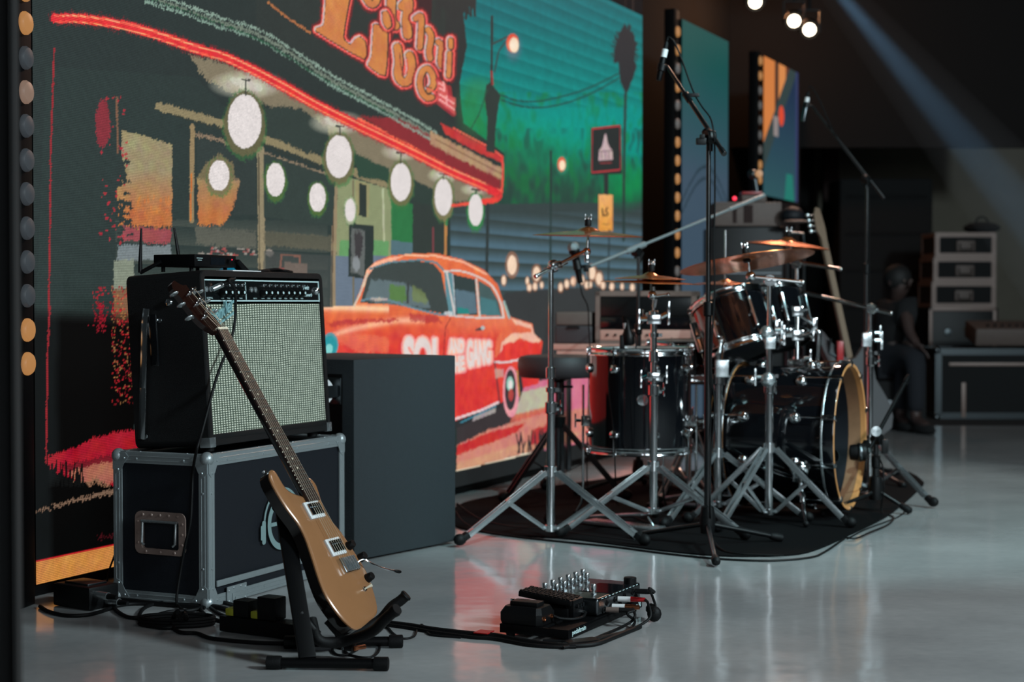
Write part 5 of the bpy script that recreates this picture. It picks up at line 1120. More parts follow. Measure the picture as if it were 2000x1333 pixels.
# floor tom
ftop = V((X(1250, 6.56), 6.56, 0)); ftop.z = zof(686, 6.56); fdep = ftop.z - (zof(876, 6.56))
ft, fb, fx_, fy_ = drum('floor_tom', 'black floor tom with chrome hoops between hi-hat and throne', ftop, Z, .205, fdep, 8, math.radians(12))
dcam = V((-ftop.x, -ftop.y, 0)).normalized(); dside = Z.cross(dcam)
q = ftop - Z * (ftop.z - zof(781, 6.4)) + (dcam * .97 + dside * .05).normalized() * .205; dd = (q - ftop); dd.z = 0; dd.normalize()
MB().torus(q + dd * .002, dd, .021, .0022, 28, 6).lathe([(.019, -.001), (.019, .002), (.010, .0025), (.001, .0025)], q, dd, 24).build('badge', 'chrome', ft, label='round chrome ring badge')
for px, Y, sgn_ in ((1137, 6.62, -1), (1329, 6.50, 1), (1300, 6.78, 1)):
    d = V((X(px, Y) - ftop.x, Y - ftop.y, 0)).normalized(); p_ = V((ftop.x, ftop.y, 0)) + d * (.205 + .028)
    lg = MB().tube([V((p_.x, p_.y, zof(752, Y))), V((p_.x, p_.y, .12)), V((p_.x, p_.y, .06)) + d * .005, V((p_.x, p_.y, .012 + RUG)) + d * .03], .0052, 10).build('leg', 'chrome', ft)
    MB().ball(V((p_.x, p_.y, .012 + RUG)) + d * .03, .012, 10).build('rubber_tip', 'rubber', lg)
    q = V((p_.x, p_.y, zof(822, Y))); mb = MB().box(q - d * .012, (.018, .016, .022), (d, Z.cross(d), Z), .005).lathe([(.020, 0), (.018, .008), (.001, .012)], q - d * .028, d, 14); wing(mb, q + d * .010, d, Z, 1.1); mb.build('leg_bracket', 'chrome', lg)
# floor-tom clip microphone
mk = thing('tom_microphone', 'short black microphone clipped to the floor tom rim', 'microphone', at(1222, 690, 6.42))
MB().lathe([(.001, 0), (.020, .002), (.024, .01), (.024, .045), (.016, .062), (.012, .09), (.011, .105), (.001, .105)], at(1229, 676, 6.42), V((-.10, 0, 1)), 18).build('microphone_body', 'black_plastic', mk)
MB().lathe([(.0115, 0), (.0115, .022), (.001, .022)], at(1223, 642, 6.42), V((-.10, 0, 1)), 14).build('connector_sleeve', 'white_plastic', mk)
MB().lathe([(.010, 0), (.008, .024), (.005, .03), (.001, .03)], at(1221, 631, 6.42), V((-.15, 0, 1)), 12).build('connector_boot', 'rubber', mk)
MB().box(at(1215, 672, 6.42), (.010, .012, .035), WORLD, .004).box(at(1222, 694, 6.42), (.018, .014, .018), WORLD, .004).build('rim_clip', 'black_plastic', mk)
cb = [at(1220, 630, 6.42), at(1229, 634, 6.42), at(1240, 655, 6.40), at(1241, 685, 6.38), at(1225, 695, 6.35), at(1200, 700, 6.34), at(1190, 725, 6.34), at(1189, 760, 6.34), at(1196, 820, 6.34), at(1200, 870, 6.34), at(1202, 930, 6.30), fl(1206, 985, .012), fl(1240, 1010, .012), fl(1290, 1030, .012)]
MB().tube(spline(cb), .003, 6).build('cable', 'rubber', mk)
# snare
std = V((X(1345, 7.05), 7.05, zof(672, 7.05))); sn, _, _, _ = drum('snare_drum', 'shallow chrome-hooped snare drum behind the floor tom', std, (0, -.02, 1), .178, .14, 8, .3, lug='bar')
ss, cS = drum_stand('snare_stand', 'low chrome stand carrying the snare drum', X(1345, 7.05), 7.05, .24, math.radians(-10), .26, .10, [(.08, .40, .0135), (.38, std.z - .175, .010)], RUG)
for k in range(3):
    a = math.radians(-10 + 120 * k); d = V((math.cos(a), math.sin(a), 0)); q = V((std.x, std.y, std.z - .172)); MB().tube([q, q + d * .16, q + d * .186 + Z * .012, q + d * .192 + Z * .035], .005).build('basket_arm', 'chrome', ss)
# second snare / low tom seen behind microphone stand
s2 = V((X(1462, 7.02), 7.02, zof(706, 7.02))); 
# bass drum
axb = NN.copy(); fc = V((X(1662, 6.60), 6.60, zof(853, 6.60))); Rb = .292; Lb = .50
bdr = thing('bass_drum', 'large black bass drum with open wooden front hoop facing right', 'drum', V((fc.x - .25, fc.y + .1, RUG)))
MB().lathe([(Rb - .014, 0), (Rb - .010, 0), (Rb - .010, Lb), (Rb - .014, Lb)], fc - axb * (Lb + .02), axb, 72, False).build('shell', 'black_gloss', bdr, 50)
MB().lathe([(Rb - .0145, 0.02), (Rb - .0145, Lb - .05)], fc - axb * (Lb + .02), axb, 72, False).build('shell_inside', 'case_panel', bdr, 60)  # deeper inside of the shell, in a darker colour than the rim
MB().lathe([(Rb - .0145, Lb - .05), (Rb - .0145, Lb)], fc - axb * (Lb + .02), axb, 72, False).build('shell_rim', 'shell_wood', bdr, 60, label='bare brown wood inside of the shell rim')
for s, nm in ((0, 'front'), (1, 'rear')):
    c_ = fc - axb * (Lb + .0) * s; e = axb if s == 0 else -axb
    hp = MB().lathe([(Rb + .006, -.052), (Rb + .006, -.003), (Rb + .004, 0)], c_, e, 72, False).build('hoop', 'black_gloss', bdr, 50)
    MB().lathe([(Rb + .0045, -.0005), (Rb + .0035, .002), (Rb - .006, .002), (Rb - .0085, 0)], c_, e, 72, False).build('hoop_edge', 'maple', hp, 60, label='natural maple edge of the hoop')
    MB().lathe([(Rb - .0085, 0), (Rb - .009, -.05)], c_, e, 72, False).build('hoop_inside', 'maple', hp, 60)
    MB().lathe([(Rb + .0055, -.053), (Rb + .0075, -.0515), (Rb + .0075, -.045), (Rb + .006, -.044)], c_, e, 72, False).build('hoop_band', 'chrome_worn', hp, 60)
MB().lathe([(.001, 0), (Rb - .016, 0)], fc - axb * (Lb + .01), axb, 48, False).build('batter_head', 'drum_head', bdr, 60)
mb = MB(); vs = []  # inside of the drum
for k, (h_, rr2) in enumerate(((0, .26), (.10, .262), (.20, .258))):
    pass
MB().ball(fc - axb * .27 - Z * .17, .19, 16, (.9, 1.1, .5), (axb, Z.cross(axb), Z)).build('damping_pillow', 'case_panel', bdr)
bx, by, _ = basis(axb); bx = Z.cross(axb).normalized(); by = Z
for i in range(10):
    g = math.radians(18 + 36 * i); d = bx * math.cos(g) + by * math.sin(g); s_ = axb.cross(d); mb = MB()
    for q, p, e in ((fc - axb * .16, fc, -1), (fc - axb * (Lb - .13), fc - axb * (Lb + .01), 1)):
        lg = MB().lathe([(.023, -.002), (.024, .003), (.022, .012), (.012, .020), (.001, .021)], q + d * (Rb - .010), d, 16).build('lug', 'chrome', bdr)
        MB().cyl(p + d * (Rb + .011), p + d * (Rb + .009) + axb * e * .16, .003, n=6).build('tension_rod', 'chrome', lg)
    for q, e in ((fc, 1), (fc - axb * Lb, -1)):
        MB().box(q + d * (Rb + .012) - axb * e * .022, (.026, .010, .005), (axb, s_, d), .003).box(q + d * (Rb + .002) + axb * e * .004, (.004, .010, .011), (axb, s_, d), .002).build('claw_hook', 'chrome', bdr)
for sd, px, py in ((-1, 1575, 900), (1, 1610, 900)):  # spurs
    q = fc - axb * .14 + bx * (sd * (Rb - .02) * .93) - Z * .11 if sd < 0 else fc - axb * .14 + bx * (sd * (Rb - .02) * .93) - Z * .11
    d = (bx * sd * .93 - Z * .36).normalized(); sp = MB().lathe([(.036, -.012), (.040, -.004), (.040, .006), (.034, .018), (.016, .026), (.001, .026)], q + d * .012, d, 24).box(q + d * .03 - Z * .02, (.02, .012, .02), (axb, d, Z), .004)
    sp2 = sp.build('spur_bracket', 'chrome', bdr); e_ = q + d * .028; ft_ = V((e_.x + bx.x * sd * .12 + axb.x * .06, e_.y + bx.y * sd * .12 + axb.y * .06, RUG + .014))
    MB().tube([e_, e_.lerp(ft_, .5), ft_], [.009, .0075, .006]).lathe([(.0095, 0), (.0115, .004), (.0115, .026), (.008, .03)], e_.lerp(ft_, .5), (ft_ - e_), 12).build('spur_leg', 'chrome', sp2); MB().ball(ft_, .013, 10).build('rubber_tip', 'rubber', sp2)
# tom holder on the bass drum
hpz = fc - axb * .12 + Z * (Rb - .008)
MB().box(at(1598, 716, 6.72), (.03, .022, .018), (axb, bx, Z), .005).box(at(1556, 709, 6.75), (.034, .026, .016), (axb, bx, Z), .005).build('holder_plate', 'chrome', bdr)
MB().tube(spline([at(1597, 712, 6.72), at(1599, 680, 6.72), at(1601, 655, 6.72), at(1597, 648, 6.72), at(1580, 652, 6.73), at(1556, 660, 6.76)]), .009, 12).build('tom_holder_tube', 'chrome', bdr)
MB().cyl(at(1557, 710, 6.76), at(1558, 600, 6.80), .010, n=14).box(at(1557, 655, 6.77), (.024, .02, .022), WORLD, .005).box(at(1557, 608, 6.79), (.022, .02, .02), WORLD, .005).build('tom_holder_tube', 'chrome', bdr)
for q, d, k in ((at(1547, 655, 6.74), V((-1, 0, 0)), 1.6), (at(1570, 700, 6.74), V((1, 0, 0)), 1.4), (at(1586, 650, 6.70), V((0, -.98, .2)), 1.6)):
    mb = MB(); wing(mb, q, d, Z, k); mb.build('wing_bolt', 'chrome', bdr)
# rack toms
t1t, t1b = at(1420, 590, 6.85), at(1452, 686, 6.75); ax1 = (t1t - t1b).normalized(); ax1 = (ax1 + V((0, -.12, 0))).normalized()
tm1, _, _, _ = drum('rack_tom', 'left black rack tom with chrome hoops behind the microphone stand', t1t, ax1, .152, .225, 6, .35, lug='bar', res='case_panel')
t2t, t2b = at(1502, 574, 7.12), at(1528, 680, 7.02); ax2 = (t2t - t2b).normalized(); ax2 = (ax2 + V((0, -.10, 0))).normalized()
tm2, _, _, _ = drum('rack_tom', 'right black rack tom above the middle of the bass drum', t2t, ax2, .132, .222, 6, .15, lug='bar', res='case_panel')
for tmx, bt, q in ((tm1, t1b, at(1545, 650, 6.80)), (tm2, t2b, at(1553, 610, 6.80))):
    MB().cyl(q, bt + (bt * 0) + V((.13, 0, .10)), .007).box(bt + V((.135, 0, .10)), (.012, .025, .03), WORLD, .005).build('mount_bracket', 'chrome', tmx)
# throne
tc_ = V((X(1090, 7.25), 7.25, 0)); zt = zof(694, 7.25)
th_ = thing('drum_throne', 'round black vinyl drum throne left of the floor tom', 'stool', (tc_.x, tc_.y, RUG))
MB().lathe([(.12, 0), (.165, .002), (.176, .015), (.180, .05), (.178, .080), (.168, .094), (.14, .100), (.001, .102)], V((tc_.x, tc_.y, zt - .10)), Z, 40).build('seat', 'seat_vinyl', th_)
MB().cyl((tc_.x, tc_.y, .12), (tc_.x, tc_.y, zt - .16), .012).cyl((tc_.x, tc_.y, .16), (tc_.x, tc_.y, zt - .26), .016).build('column', 'steel_dark', th_)
MB().lathe([(.018, 0), (.028, .004), (.028, .05), (.05, .062), (.05, .07)], V((tc_.x, tc_.y, zt - .17)), Z, 20).cyl((tc_.x + .02, tc_.y - .01, zt - .14), (tc_.x + .065, tc_.y - .02, zt - .14), .006).build('seat_clamp', 'steel_dark', th_)
for k in range(3):
    a = math.radians(-20 + 120 * k); d = V((math.cos(a), math.sin(a), 0)); s = Z.cross(d); t0 = tc_ + d * .02 + Z * .33; f0 = tc_ + d * .30 + Z * .03; e = (f0 - t0).normalized(); nr = s.cross(e)
    lg = MB().box((t0 + f0) / 2 + s * .011, ((f0 - t0).length / 2, .0016, .010), (e, s, nr)).box((t0 + f0) / 2 - s * .011, ((f0 - t0).length / 2, .0016, .010), (e, s, nr)).box(tc_ + d * .08 + Z * .14, (.085, .007, .0015), ((d + Z * .5).normalized(), s, (Z - d * .5).normalized())).build('leg', 'steel_dark', th_)
    MB().ball(tc_ + d * .31 + Z * .030, .026, 12, (1.3, .9, .95), (d, s, Z)).build('rubber_foot', 'rubber', lg)
MB().lathe([(.016, -.03), (.032, -.028), (.034, .02), (.016, .03)], tc_ + Z * .345, Z, 18).build('leg_hub', 'rubber', th_)
# kick pedal
kp = fc - axb * (Lb + .10); kp.z = RUG
kt = thing('kick_pedal', 'chrome kick pedal at the rear hoop of the bass drum', 'pedal', kp)
MB().box(kp + Z * .008 - axb * .10, (.16, .045, .006), (axb, bx, Z), .003).build('base_plate', 'steel_dark', kt)
MB().box(kp + Z * .05 - axb * .12, (.13, .038, .005), ((axb * .97 + Z * .22).normalized(), bx, (Z * .97 - axb * .22).normalized()), .003).build('footboard', 'chrome_worn', kt)
for s in (-1, 1): MB().cyl(kp + bx * .045 * s + Z * .01, kp + bx * .035 * s + Z * .20, .007).build('frame_post', 'chrome', kt)
MB().cyl(kp - bx * .05 + Z * .195, kp + bx * .05 + Z * .195, .007).cyl(kp + Z * .195, kp - axb * .05 + Z * .34, .004).cyl(kp - axb * .075 + Z * .34, kp - axb * .025 + Z * .345, .022, n=16).build('beater', 'chrome', kt)

# ------------------------------------------------------------------ microphone stands
def mic_stand(label, c, R, angs, hub, hgt, piv_px=None, r0=.0125, r1=.0085, mats='black_tube', spl=.45, group=None, sec=None):
    t = thing('microphone_stand', label, 'stand', c, group); hs = sec or hgt * .62
    MB().cyl(c + Z * .05, c + Z * hs, r0, n=16).build('lower_tube', mats, t); MB().cyl(c + Z * hs, c + Z * hgt, r1, n=14).build('upper_tube', mats, t)
    MB().lathe([(r0, -.04), (r0 + .005, -.035), (r0 + .005, .01), (r1, .014)], c + Z * hs, Z, 16).build('height_clutch', 'black_plastic', t)
    MB().lathe([(r0 + .001, .09), (r0 + .010, .085), (r0 + .016, .04), (r0 + .012, -.01), (r0, -.012)], c + Z * hub, Z, 18).build('leg_hub', 'black_plastic', t)
    for a in angs:
        a, rr_ = (a if isinstance(a, tuple) else (a, R)); d = V((math.cos(math.radians(a)), math.sin(math.radians(a)), 0)); t0 = c + d * .02 + Z * (hub + .02); f0 = c + d * rr_ + Z * .016; e = (f0 - t0).normalized()
        lg = MB().cyl(t0, f0, .0085, .0085, 12).build('leg', mats, t); MB().lathe([(.009, -.03), (.0125, -.026), (.0155, .0), (.015, .018), (.006, .026), (.001, .026)], f0 - e * .005, e, 14).build('rubber_foot', 'rubber', lg)
    return t
# centre black stand
cM = V((X(1383, 5.80), 5.80, RUG if True else 0)); 
def angof(c, p): return (math.degrees(math.atan2(p.y - c.y, p.x - c.x)), math.hypot(p.x - c.x, p.y - c.y))
zM = zof(280, 5.8); mS = mic_stand('black boom microphone stand in front of the drum kit, tallest in the picture', cM, .35, [angof(cM, fl(1398, 1108)), angof(cM, fl(1520, 1062)), angof(cM, fl(1240, 1056))], .055, zM, sec=zof(600, 5.8))
pv = at(1386, 268, 5.8); b0, b1 = at(1414, 300, 5.72), at(1303, 130, 6.14)
e = (b1 - b0).normalized(); s = e.cross(Z).normalized()
MB().cyl(b0, b0.lerp(b1, .62), .0085, n=12).cyl(b0.lerp(b1, .6), b1, .0065, n=12).lathe([(.0095, 0), (.0105, .003), (.0105, .03), (.0085, .032)], b0 - e * .004, e, 12).build('boom_arm', 'black_tube', mS)
MB().lathe([(.024, -.016), (.026, -.01), (.026, .01), (.024, .016)], pv, s, 18).lathe([(.014, -.03), (.017, -.02), (.017, .03), (.012, .035)], pv - e * -.005, e, 14).cyl(pv - Z * .05, pv, .012).box(pv - s * .034 - Z * .016, (.018, .010, .012), WORLD, .004).box(pv - s * .03, (.008, .014, .008), WORLD, .002).build('boom_clutch', 'black_plastic', mS)
q = b0.lerp(b1, .63); MB().lathe([(.0115, -.025), (.0125, .02), (.008, .026)], q, e, 14).box(q + V((.022, 0, .008)), (.022, .005, .007), WORLD, .003).build('cable_clip', 'black_plastic', mS)
def mic(label, p0, p1, clipat, band=True):
    e = (p1 - p0).normalized(); L_ = (p1 - p0).length; t = thing('microphone', label, 'microphone', p0)
    MB().lathe([(.001, 0), (.010, .001), (.0115, .008), (.0115, L_ * .62), (.0095, L_ * .66), (.0095, L_ * .68), (.001, L_ * .68)], p0, e, 18).build('body', 'black_metal', t)
    if band: MB().lathe([(.0118, L_ * .66), (.0118, L_ * .88), (.001, L_ * .88)], p0, e, 18).build('connector_sleeve', 'white_plastic', t)
    MB().lathe([(.010, L_ * .88), (.008, L_ * 1.05), (.004, L_ * 1.1), (.001, L_ * 1.1)], p0, e, 14).build('connector_boot', 'rubber', t)
    return t, e, L_
m1, e1, L1 = mic('slim black condenser microphone with white connector on the tallest stand', at(1286, 158, 6.14), at(1301, 88, 6.14), b1)
MB().lathe([(.0125, -.012), (.0165, -.01), (.0165, .014), (.0125, .016)], at(1292, 133, 6.14), e1, 14).cyl(at(1293, 132, 6.14), b1, .006).build('mic_clip', 'black_plastic', mS)
cab = [at(1303, 79, 6.14), at(1306, 72, 6.14), at(1318, 84, 6.13), at(1332, 118, 6.12), at(1345, 155, 6.06), at(1357, 185, 5.99), at(1372, 210, 5.9), at(1388, 232, 5.8), at(1394, 262, 5.76), at(1396, 300, 5.78), at(1396, 400, 5.78), at(1394, 480, 5.78), at(1396, 560, 5.78), at(1392, 640, 5.78), at(1389, 720, 5.78), at(1396, 800, 5.78), at(1388, 900, 5.76), at(1386, 980, 5.72), fl(1392, 1050, .03), fl(1412, 1075, .010), fl(1440, 1082, .008), fl(1480, 1084, .008), fl(1530, 1086, .008)]
MB().tube(spline(cab, 5), .0032, 6).build('cable', 'rubber', m1)
# second stand, right
cG = V((X(1692, 7.95), 7.95, RUG if False else 0)); zG = zof(366, 7.95); mG = mic_stand('slim boom microphone stand standing behind the bass drum on the right', cG, .32, [-70, 50, 170], .06, zG, sec=zof(520, 7.95))
pv = at(1691, 352, 7.95); b0, b1 = at(1727, 388, 7.9), at(1586, 207, 8.15); e = (b1 - b0).normalized(); s = e.cross(Z).normalized()
MB().cyl(b0, b0.lerp(b1, .55), .0085, n=10).cyl(b0.lerp(b1, .5), b1, .0065, n=10).build('boom_arm', 'black_tube', mG)
MB().lathe([(.02, -.02), (.024, -.01), (.024, .01), (.02, .02)], pv, s, 16).cyl(pv - Z * .04, pv, .011).build('boom_clutch', 'black_plastic', mG)
m2, e2, L2 = mic('slim microphone with pale connector on the right-hand stand', at(1569, 238, 8.15), at(1578, 184, 8.15), b1)
m2.children[0].data.materials[0] = MATS['steel_dark']
MB().lathe([(.0125, -.012), (.0165, -.01), (.0165, .014), (.0125, .016)], at(1575, 206, 8.15), e2, 12).cyl(at(1575, 206, 8.15), b1, .006).build('mic_clip', 'black_plastic', mG)
cab = [at(1580, 172, 8.15), at(1585, 170, 8.15), at(1600, 195, 8.13), at(1620, 240, 8.08), at(1640, 280, 8.0), at(1662, 310, 7.96), at(1688, 345, 7.92), at(1696, 370, 7.92), at(1697, 500, 7.93), at(1696, 700, 7.93), at(1697, 860, 7.9), fl(1700, 948, .01)]
MB().tube(spline(cab, 5), .003, 6).build('cable', 'rubber', m2)
# overhead vocal stand behind hi-hat with long boom
cV = V((X(1247, 7.45), 7.45, RUG if True else 0)); zV = zof(500, 7.45); mV = mic_stand('boom microphone stand behind the hi-hat with a long rising arm', cV, .30, [-40, 80, 200], .06, zV, sec=zof(640, 7.45))
pv = at(1243, 484, 7.45); b0, b1 = at(1152, 521, 7.2), at(1492, 382, 8.1); e = (b1 - b0).normalized(); s = e.cross(Z).normalized()
MB().cyl(b0, pv, .0075, n=10).cyl(pv, b0.lerp(b1, .80), .0065, n=10).cyl(b0.lerp(b1, .78), b1, .0105, n=10).lathe([(.009, -.07), (.014, -.065), (.014, .06), (.008, .065)], pv, e, 12).build('boom_arm', 'aluminium', mV)
MB().lathe([(.02, -.018), (.022, 0), (.02, .018)], pv - Z * .02, s, 16).cyl(pv - Z * .05 , pv - Z * .01, .011).cyl(pv + V((.03, 0, -.02)), pv + V((.012, 0, -.065)), .008).build('boom_clutch', 'black_plastic', mV)
vm = thing('microphone', 'handheld ball-head microphone on the long rising arm left of the hi-hat', 'microphone', at(1128, 520, 7.2))
MB().ball(at(1120, 484, 7.2), .027, 16).build('grille', 'mic_grille', vm); MB().lathe([(.023, 0), (.025, .004), (.025, .012), (.019, .020), (.012, .15), (.001, .15)], at(1121, 488, 7.2), (at(1132, 545, 7.2) - at(1121, 488, 7.2)), 16).build('handle', 'black_metal', vm)
MB().lathe([(.018, -.02), (.02, .02), (.016, .022)], at(1127, 518, 7.2), (at(1132, 545, 7.2) - at(1121, 488, 7.2)), 14).cyl(at(1128, 520, 7.2), b0, .007).box(at(1145, 524, 7.2), (.012, .012, .016), WORLD, .004).build('mic_clip', 'black_plastic', mV)
MB().tube(spline([at(1132, 550, 7.2), at(1137, 575, 7.22), at(1148, 600, 7.3), at(1150, 640, 7.35), at(1152, 680, 7.4), at(1150, 760, 7.4), fl(1148, 960, .02), fl(1180, 975, .012)]), .0032, 6).build('cable', 'rubber', vm)
# kick microphone: low boom stand in front of the bass drum
cK = V((X(1712, 6.75), 6.75, RUG if True else 0)); mK = mic_stand('low black microphone stand at the front of the bass drum', cK, .3, [angof(cK, fl(1772, 1006)), 110, 215], .06, zof(870, 6.75), sec=.22, r0=.014, r1=.011)
pv = at(1713, 858, 6.75); b0, b1 = at(1775, 735, 6.95), at(1690, 893, 6.66); e = (b1 - b0).normalized(); s = e.cross(Z).normalized()
MB().cyl(b0, b1, .0085, n=10).lathe([(.011, 0), (.012, .004), (.012, .04), (.009, .043)], b0, e, 10).build('boom_arm', 'black_metal', mK); MB().lathe([(.022, -.02), (.026, 0), (.022, .02)], pv, s, 16).box(pv + V((.03, -.01, -.03)), (.014, .008, .03), WORLD, .004).build('boom_clutch', 'black_plastic', mK)
MB().lathe([(.001, 0), (.02, 0), (.021, .006), (.001, .008)], at(1711, 843, 6.70), V((0, -1, 0)), 14).build('boom_knob', 'chrome_worn', mK)
km = thing('kick_microphone', 'bulky grey-black microphone aimed into the bass drum', 'microphone', at(1676, 887, 6.60))
e = V((-.95, .12, -.02)).normalized(); MB().lathe([(.001, 0), (.02, .003), (.034, .012), (.036, .028), (.033, .06), (.030, .075), (.001, .080)], at(1697, 884, 6.60), e, 24).build('body', 'black_plastic', km); MB().lathe([(.037, .028), (.039, .032), (.039, .042), (.036, .046)], at(1697, 884, 6.60), e, 24).build('ring', 'steel_dark', km)
MB().cyl(at(1697, 880, 6.6), b1, .010).box(at(1690, 870, 6.62), (.02, .012, .012), ((b0 - b1).normalized(), s, (b0 - b1).normalized().cross(s)), .004).build('swivel_mount', 'black_plastic', km)
MB().tube(spline([at(1700, 880, 6.6), at(1722, 905, 6.66), at(1726, 950, 6.66), fl(1722, 1000, .01), fl(1745, 1010, .006), fl(1735, 1025, .006), fl(1700, 1040, .008), fl(1672, 1052, .012), fl(1650, 1050, .014)]), .0035, 6).build('cable', 'rubber', km)

# ------------------------------------------------------------------ gear behind the kit
def rack(name, label, cat, px0, px1, py0, py1, Y, D, m='brown_case', edge=None, d=U, group=None, base=None):
    p0 = at(px0, py1, Y); p0.z = zof(py1, Y) if base is None else base; zt_ = zof(py0, Y); w__ = X(px1, Y) - X(px0, Y); return p0, w__, zt_ - p0.z
EX = V((1, 0, 0)); EY = V((0, 1, 0))
tex = V((.978, -.208, 0)); tey = V((.208, .978, 0)); TR = (tex, tey, Z); YT = 8.2
tp0 = V((X(1080, YT), YT, 0)); TW = .92; zt1 = zof(672, 8.2)
rt_ = thing('equipment_table', 'low table behind the drums carrying racks and a keyboard', 'table', tp0)
def TP(a, b, c): return tp0 + tex * a + tey * b + Z * c
MB().box(TP(TW / 2, .125, zt1 - .015), (TW / 2, .125, .015), TR, .004).build('table_top', 'screen_lit_metal', rt_)
for x in (.04, TW - .04):
    for y in (.03, .22): MB().cyl(TP(x, y, RUG), TP(x, y, zt1 - .03), .016).build('leg', 'steel_dark', rt_)
MB().box(TP(TW / 2, .004, zt1 - .065), (TW / 2 - .02, .006, .030), TR).build('front_rail', 'screen_lit_metal', rt_)
w__ = .50; hra = zof(570, 8.2) - zt1 - .002
ra, P_ = flight_case('rack_case', 'open-fronted rack case with red-lit frame behind the hi-hat', TP(.215, .012, zt1 + .001), tex, tey, w__, .22, hra, 'case', .022, 'black_plastic', 'warm_aluminium', False, False)
MB().box(P_(w__ / 2, -.003, .045), (w__ / 2 - .024, .003, .026), TR, .002).build('rack_panel', 'screen_lit_metal', ra)
for k in range(6): MB().lathe([(.007, 0), (.005, .01), (.001, .01)], P_(.06 + .04 * k, -.006, .045), -tey, 10).build('panel_knob', 'black_plastic', ra)
MB().box(P_(w__ / 2, -.003, .105), (w__ / 2 - .024, .003, .026), TR, .002).build('rack_panel', 'black_gloss', ra)
MB().box(P_(w__ / 2, -.001, .185), (w__ / 2 - .024, .002, .045), TR, .002).build('rack_panel', 'panel_black', ra)
kc = thing('keyboard_case', 'long dark case lying left of the rack case behind the throne', 'case', TP(.1, .1, zt1))
MB().box(TP(.10, .12, zt1 + .046), (.095, .10, .045), TR, .010, 3).build('lower_shell', 'seat_vinyl', kc); MB().box(TP(.10, .12, zt1 + .126), (.092, .095, .034), TR, .010, 3).build('upper_shell', 'brown_case', kc)
MB().tube([TP(.07, .018, zt1 + .08), TP(.075, .006, zt1 + .085), TP(.125, .006, zt1 + .085), TP(.13, .018, zt1 + .08)], .005).build('handle', 'steel_dark', kc)
# amp head / brown case at the back (1395-1525, 385-440)
Yb = 9.9; xb0, xb1 = X(1396, Yb), X(1527, Yb); zb0, zb1 = zof(442, Yb), zof(394, Yb)
st = thing('gear_stack', 'tall dark equipment cabinet behind the rack toms', 'cabinet', ((xb0 + xb1) / 2, Yb + .2, 0)); MB().box(((xb0 + xb1) / 2, Yb + .24, zb0 / 2 - .001), ((xb1 - xb0) / 2 + .02, .2, zb0 / 2 - .002), WORLD, .006).build('cabinet', 'black_plastic', st); 
for z in (.35, .7, 1.05): MB().box(((xb0 + xb1) / 2, Yb + .037, z), ((xb1 - xb0) / 2, .003, .004), WORLD).build('front_seam', 'steel_dark', st)
bc = thing('brown_amplifier_head', 'dim brown equipment box standing on the tall cabinet', 'amplifier', ((xb0 + xb1) / 2, Yb + .2, zb0)); MB().box(((xb0 + xb1) / 2, Yb + .2, (zb0 + zb1) / 2), ((xb1 - xb0) / 2, .18, (zb1 - zb0) / 2 - .001), WORLD, .008).build('housing', 'brown_case', bc)
bc.name = 'equipment_box'; ORG[bc.name] = ORG['brown_amplifier_head']
for x in (.3, .5): MB().box((xb0 + (xb1 - xb0) * x, Yb + .018, (zb0 + zb1) / 2), (.028 if x > .4 else .012, .003, (zb1 - zb0) / 2 - .02), WORLD, .002).build('front_recess', 'drape_brown', bc)
pr = thing('projector', 'small box device with a red light on top of the brown box', 'device', (X(1472, Yb), Yb + .2, zb1)); MB().box((X(1474, Yb), Yb + .16, (zb1 + zof(380, Yb)) / 2 + .001), (.075, .12, (zof(380, Yb) - zb1) / 2), WORLD, .01).build('housing', 'brown_case', pr); MB().lathe([(.012, 0), (.010, .006), (.001, .007)], at(1436, 389, Yb) + V((.0, .03, .006)), -EY, 12).build('indicator', 'red_led', pr)
MB().box((X(1470, Yb), Yb + .1, zof(376, Yb)), (.06, .06, .008), WORLD, .003).build('top_plate', 'red_plastic', pr)
mb = MB().cyl((X(1482, Yb), Yb + .1, zof(372, Yb)), (X(1478, Yb), Yb + .1, zof(345, Yb)), .012).ball((X(1474, Yb), Yb + .1, zof(338, Yb)), .03, 14); mb.build('swivel_lamp', 'steel_dark', pr); MB().lathe([(.02, 0), (.024, .004), (.001, .006)], (X(1484, Yb), Yb + .06, zof(338, Yb)), -EY, 16).build('lamp_face', 'amber_bulb', pr)
cp_ = thing('folded_cap', 'crumpled dark cap with a reddish brim beside the brown box', 'cap', (X(1550, 9.8), 9.8, 0)); zc = zof(440, 9.8)
MB().ball((X(1550, 9.8), 9.86, zc + .06), .075, 14, (1, .9, .75)).build('crown', 'case_panel', cp_); MB().ball((X(1552, 9.8), 9.78, zc + .02), .08, 14, (1, .7, .16)).build('brim', 'brown_case', cp_); MB().cyl((X(1550, 9.8), 9.86, 0), (X(1550, 9.8), 9.86, zc), .015).box((X(1550, 9.8), 9.86, .01), (.15, .15, .01)).build('pole', 'black_metal', cp_)
cp_.name = 'cap_on_pole'; ORG[cp_.name] = ORG['folded_cap']
mb = MB().tube([at(1538, 455, 9.0), at(1568, 457, 9.0), at(1570, 480, 9.0), at(1570, 560, 9.0), V((X(1570, 9.0), 9.0, .0))], .009, 8); mb.tube([at(1538, 455, 9.0), V((X(1538, 9.0), 9.0, 0.0))], .009, 8); tag(mb.build('folding_stand', 'steel_dark', None), 'square grey tube frame behind the upper crash cymbal', 'frame')
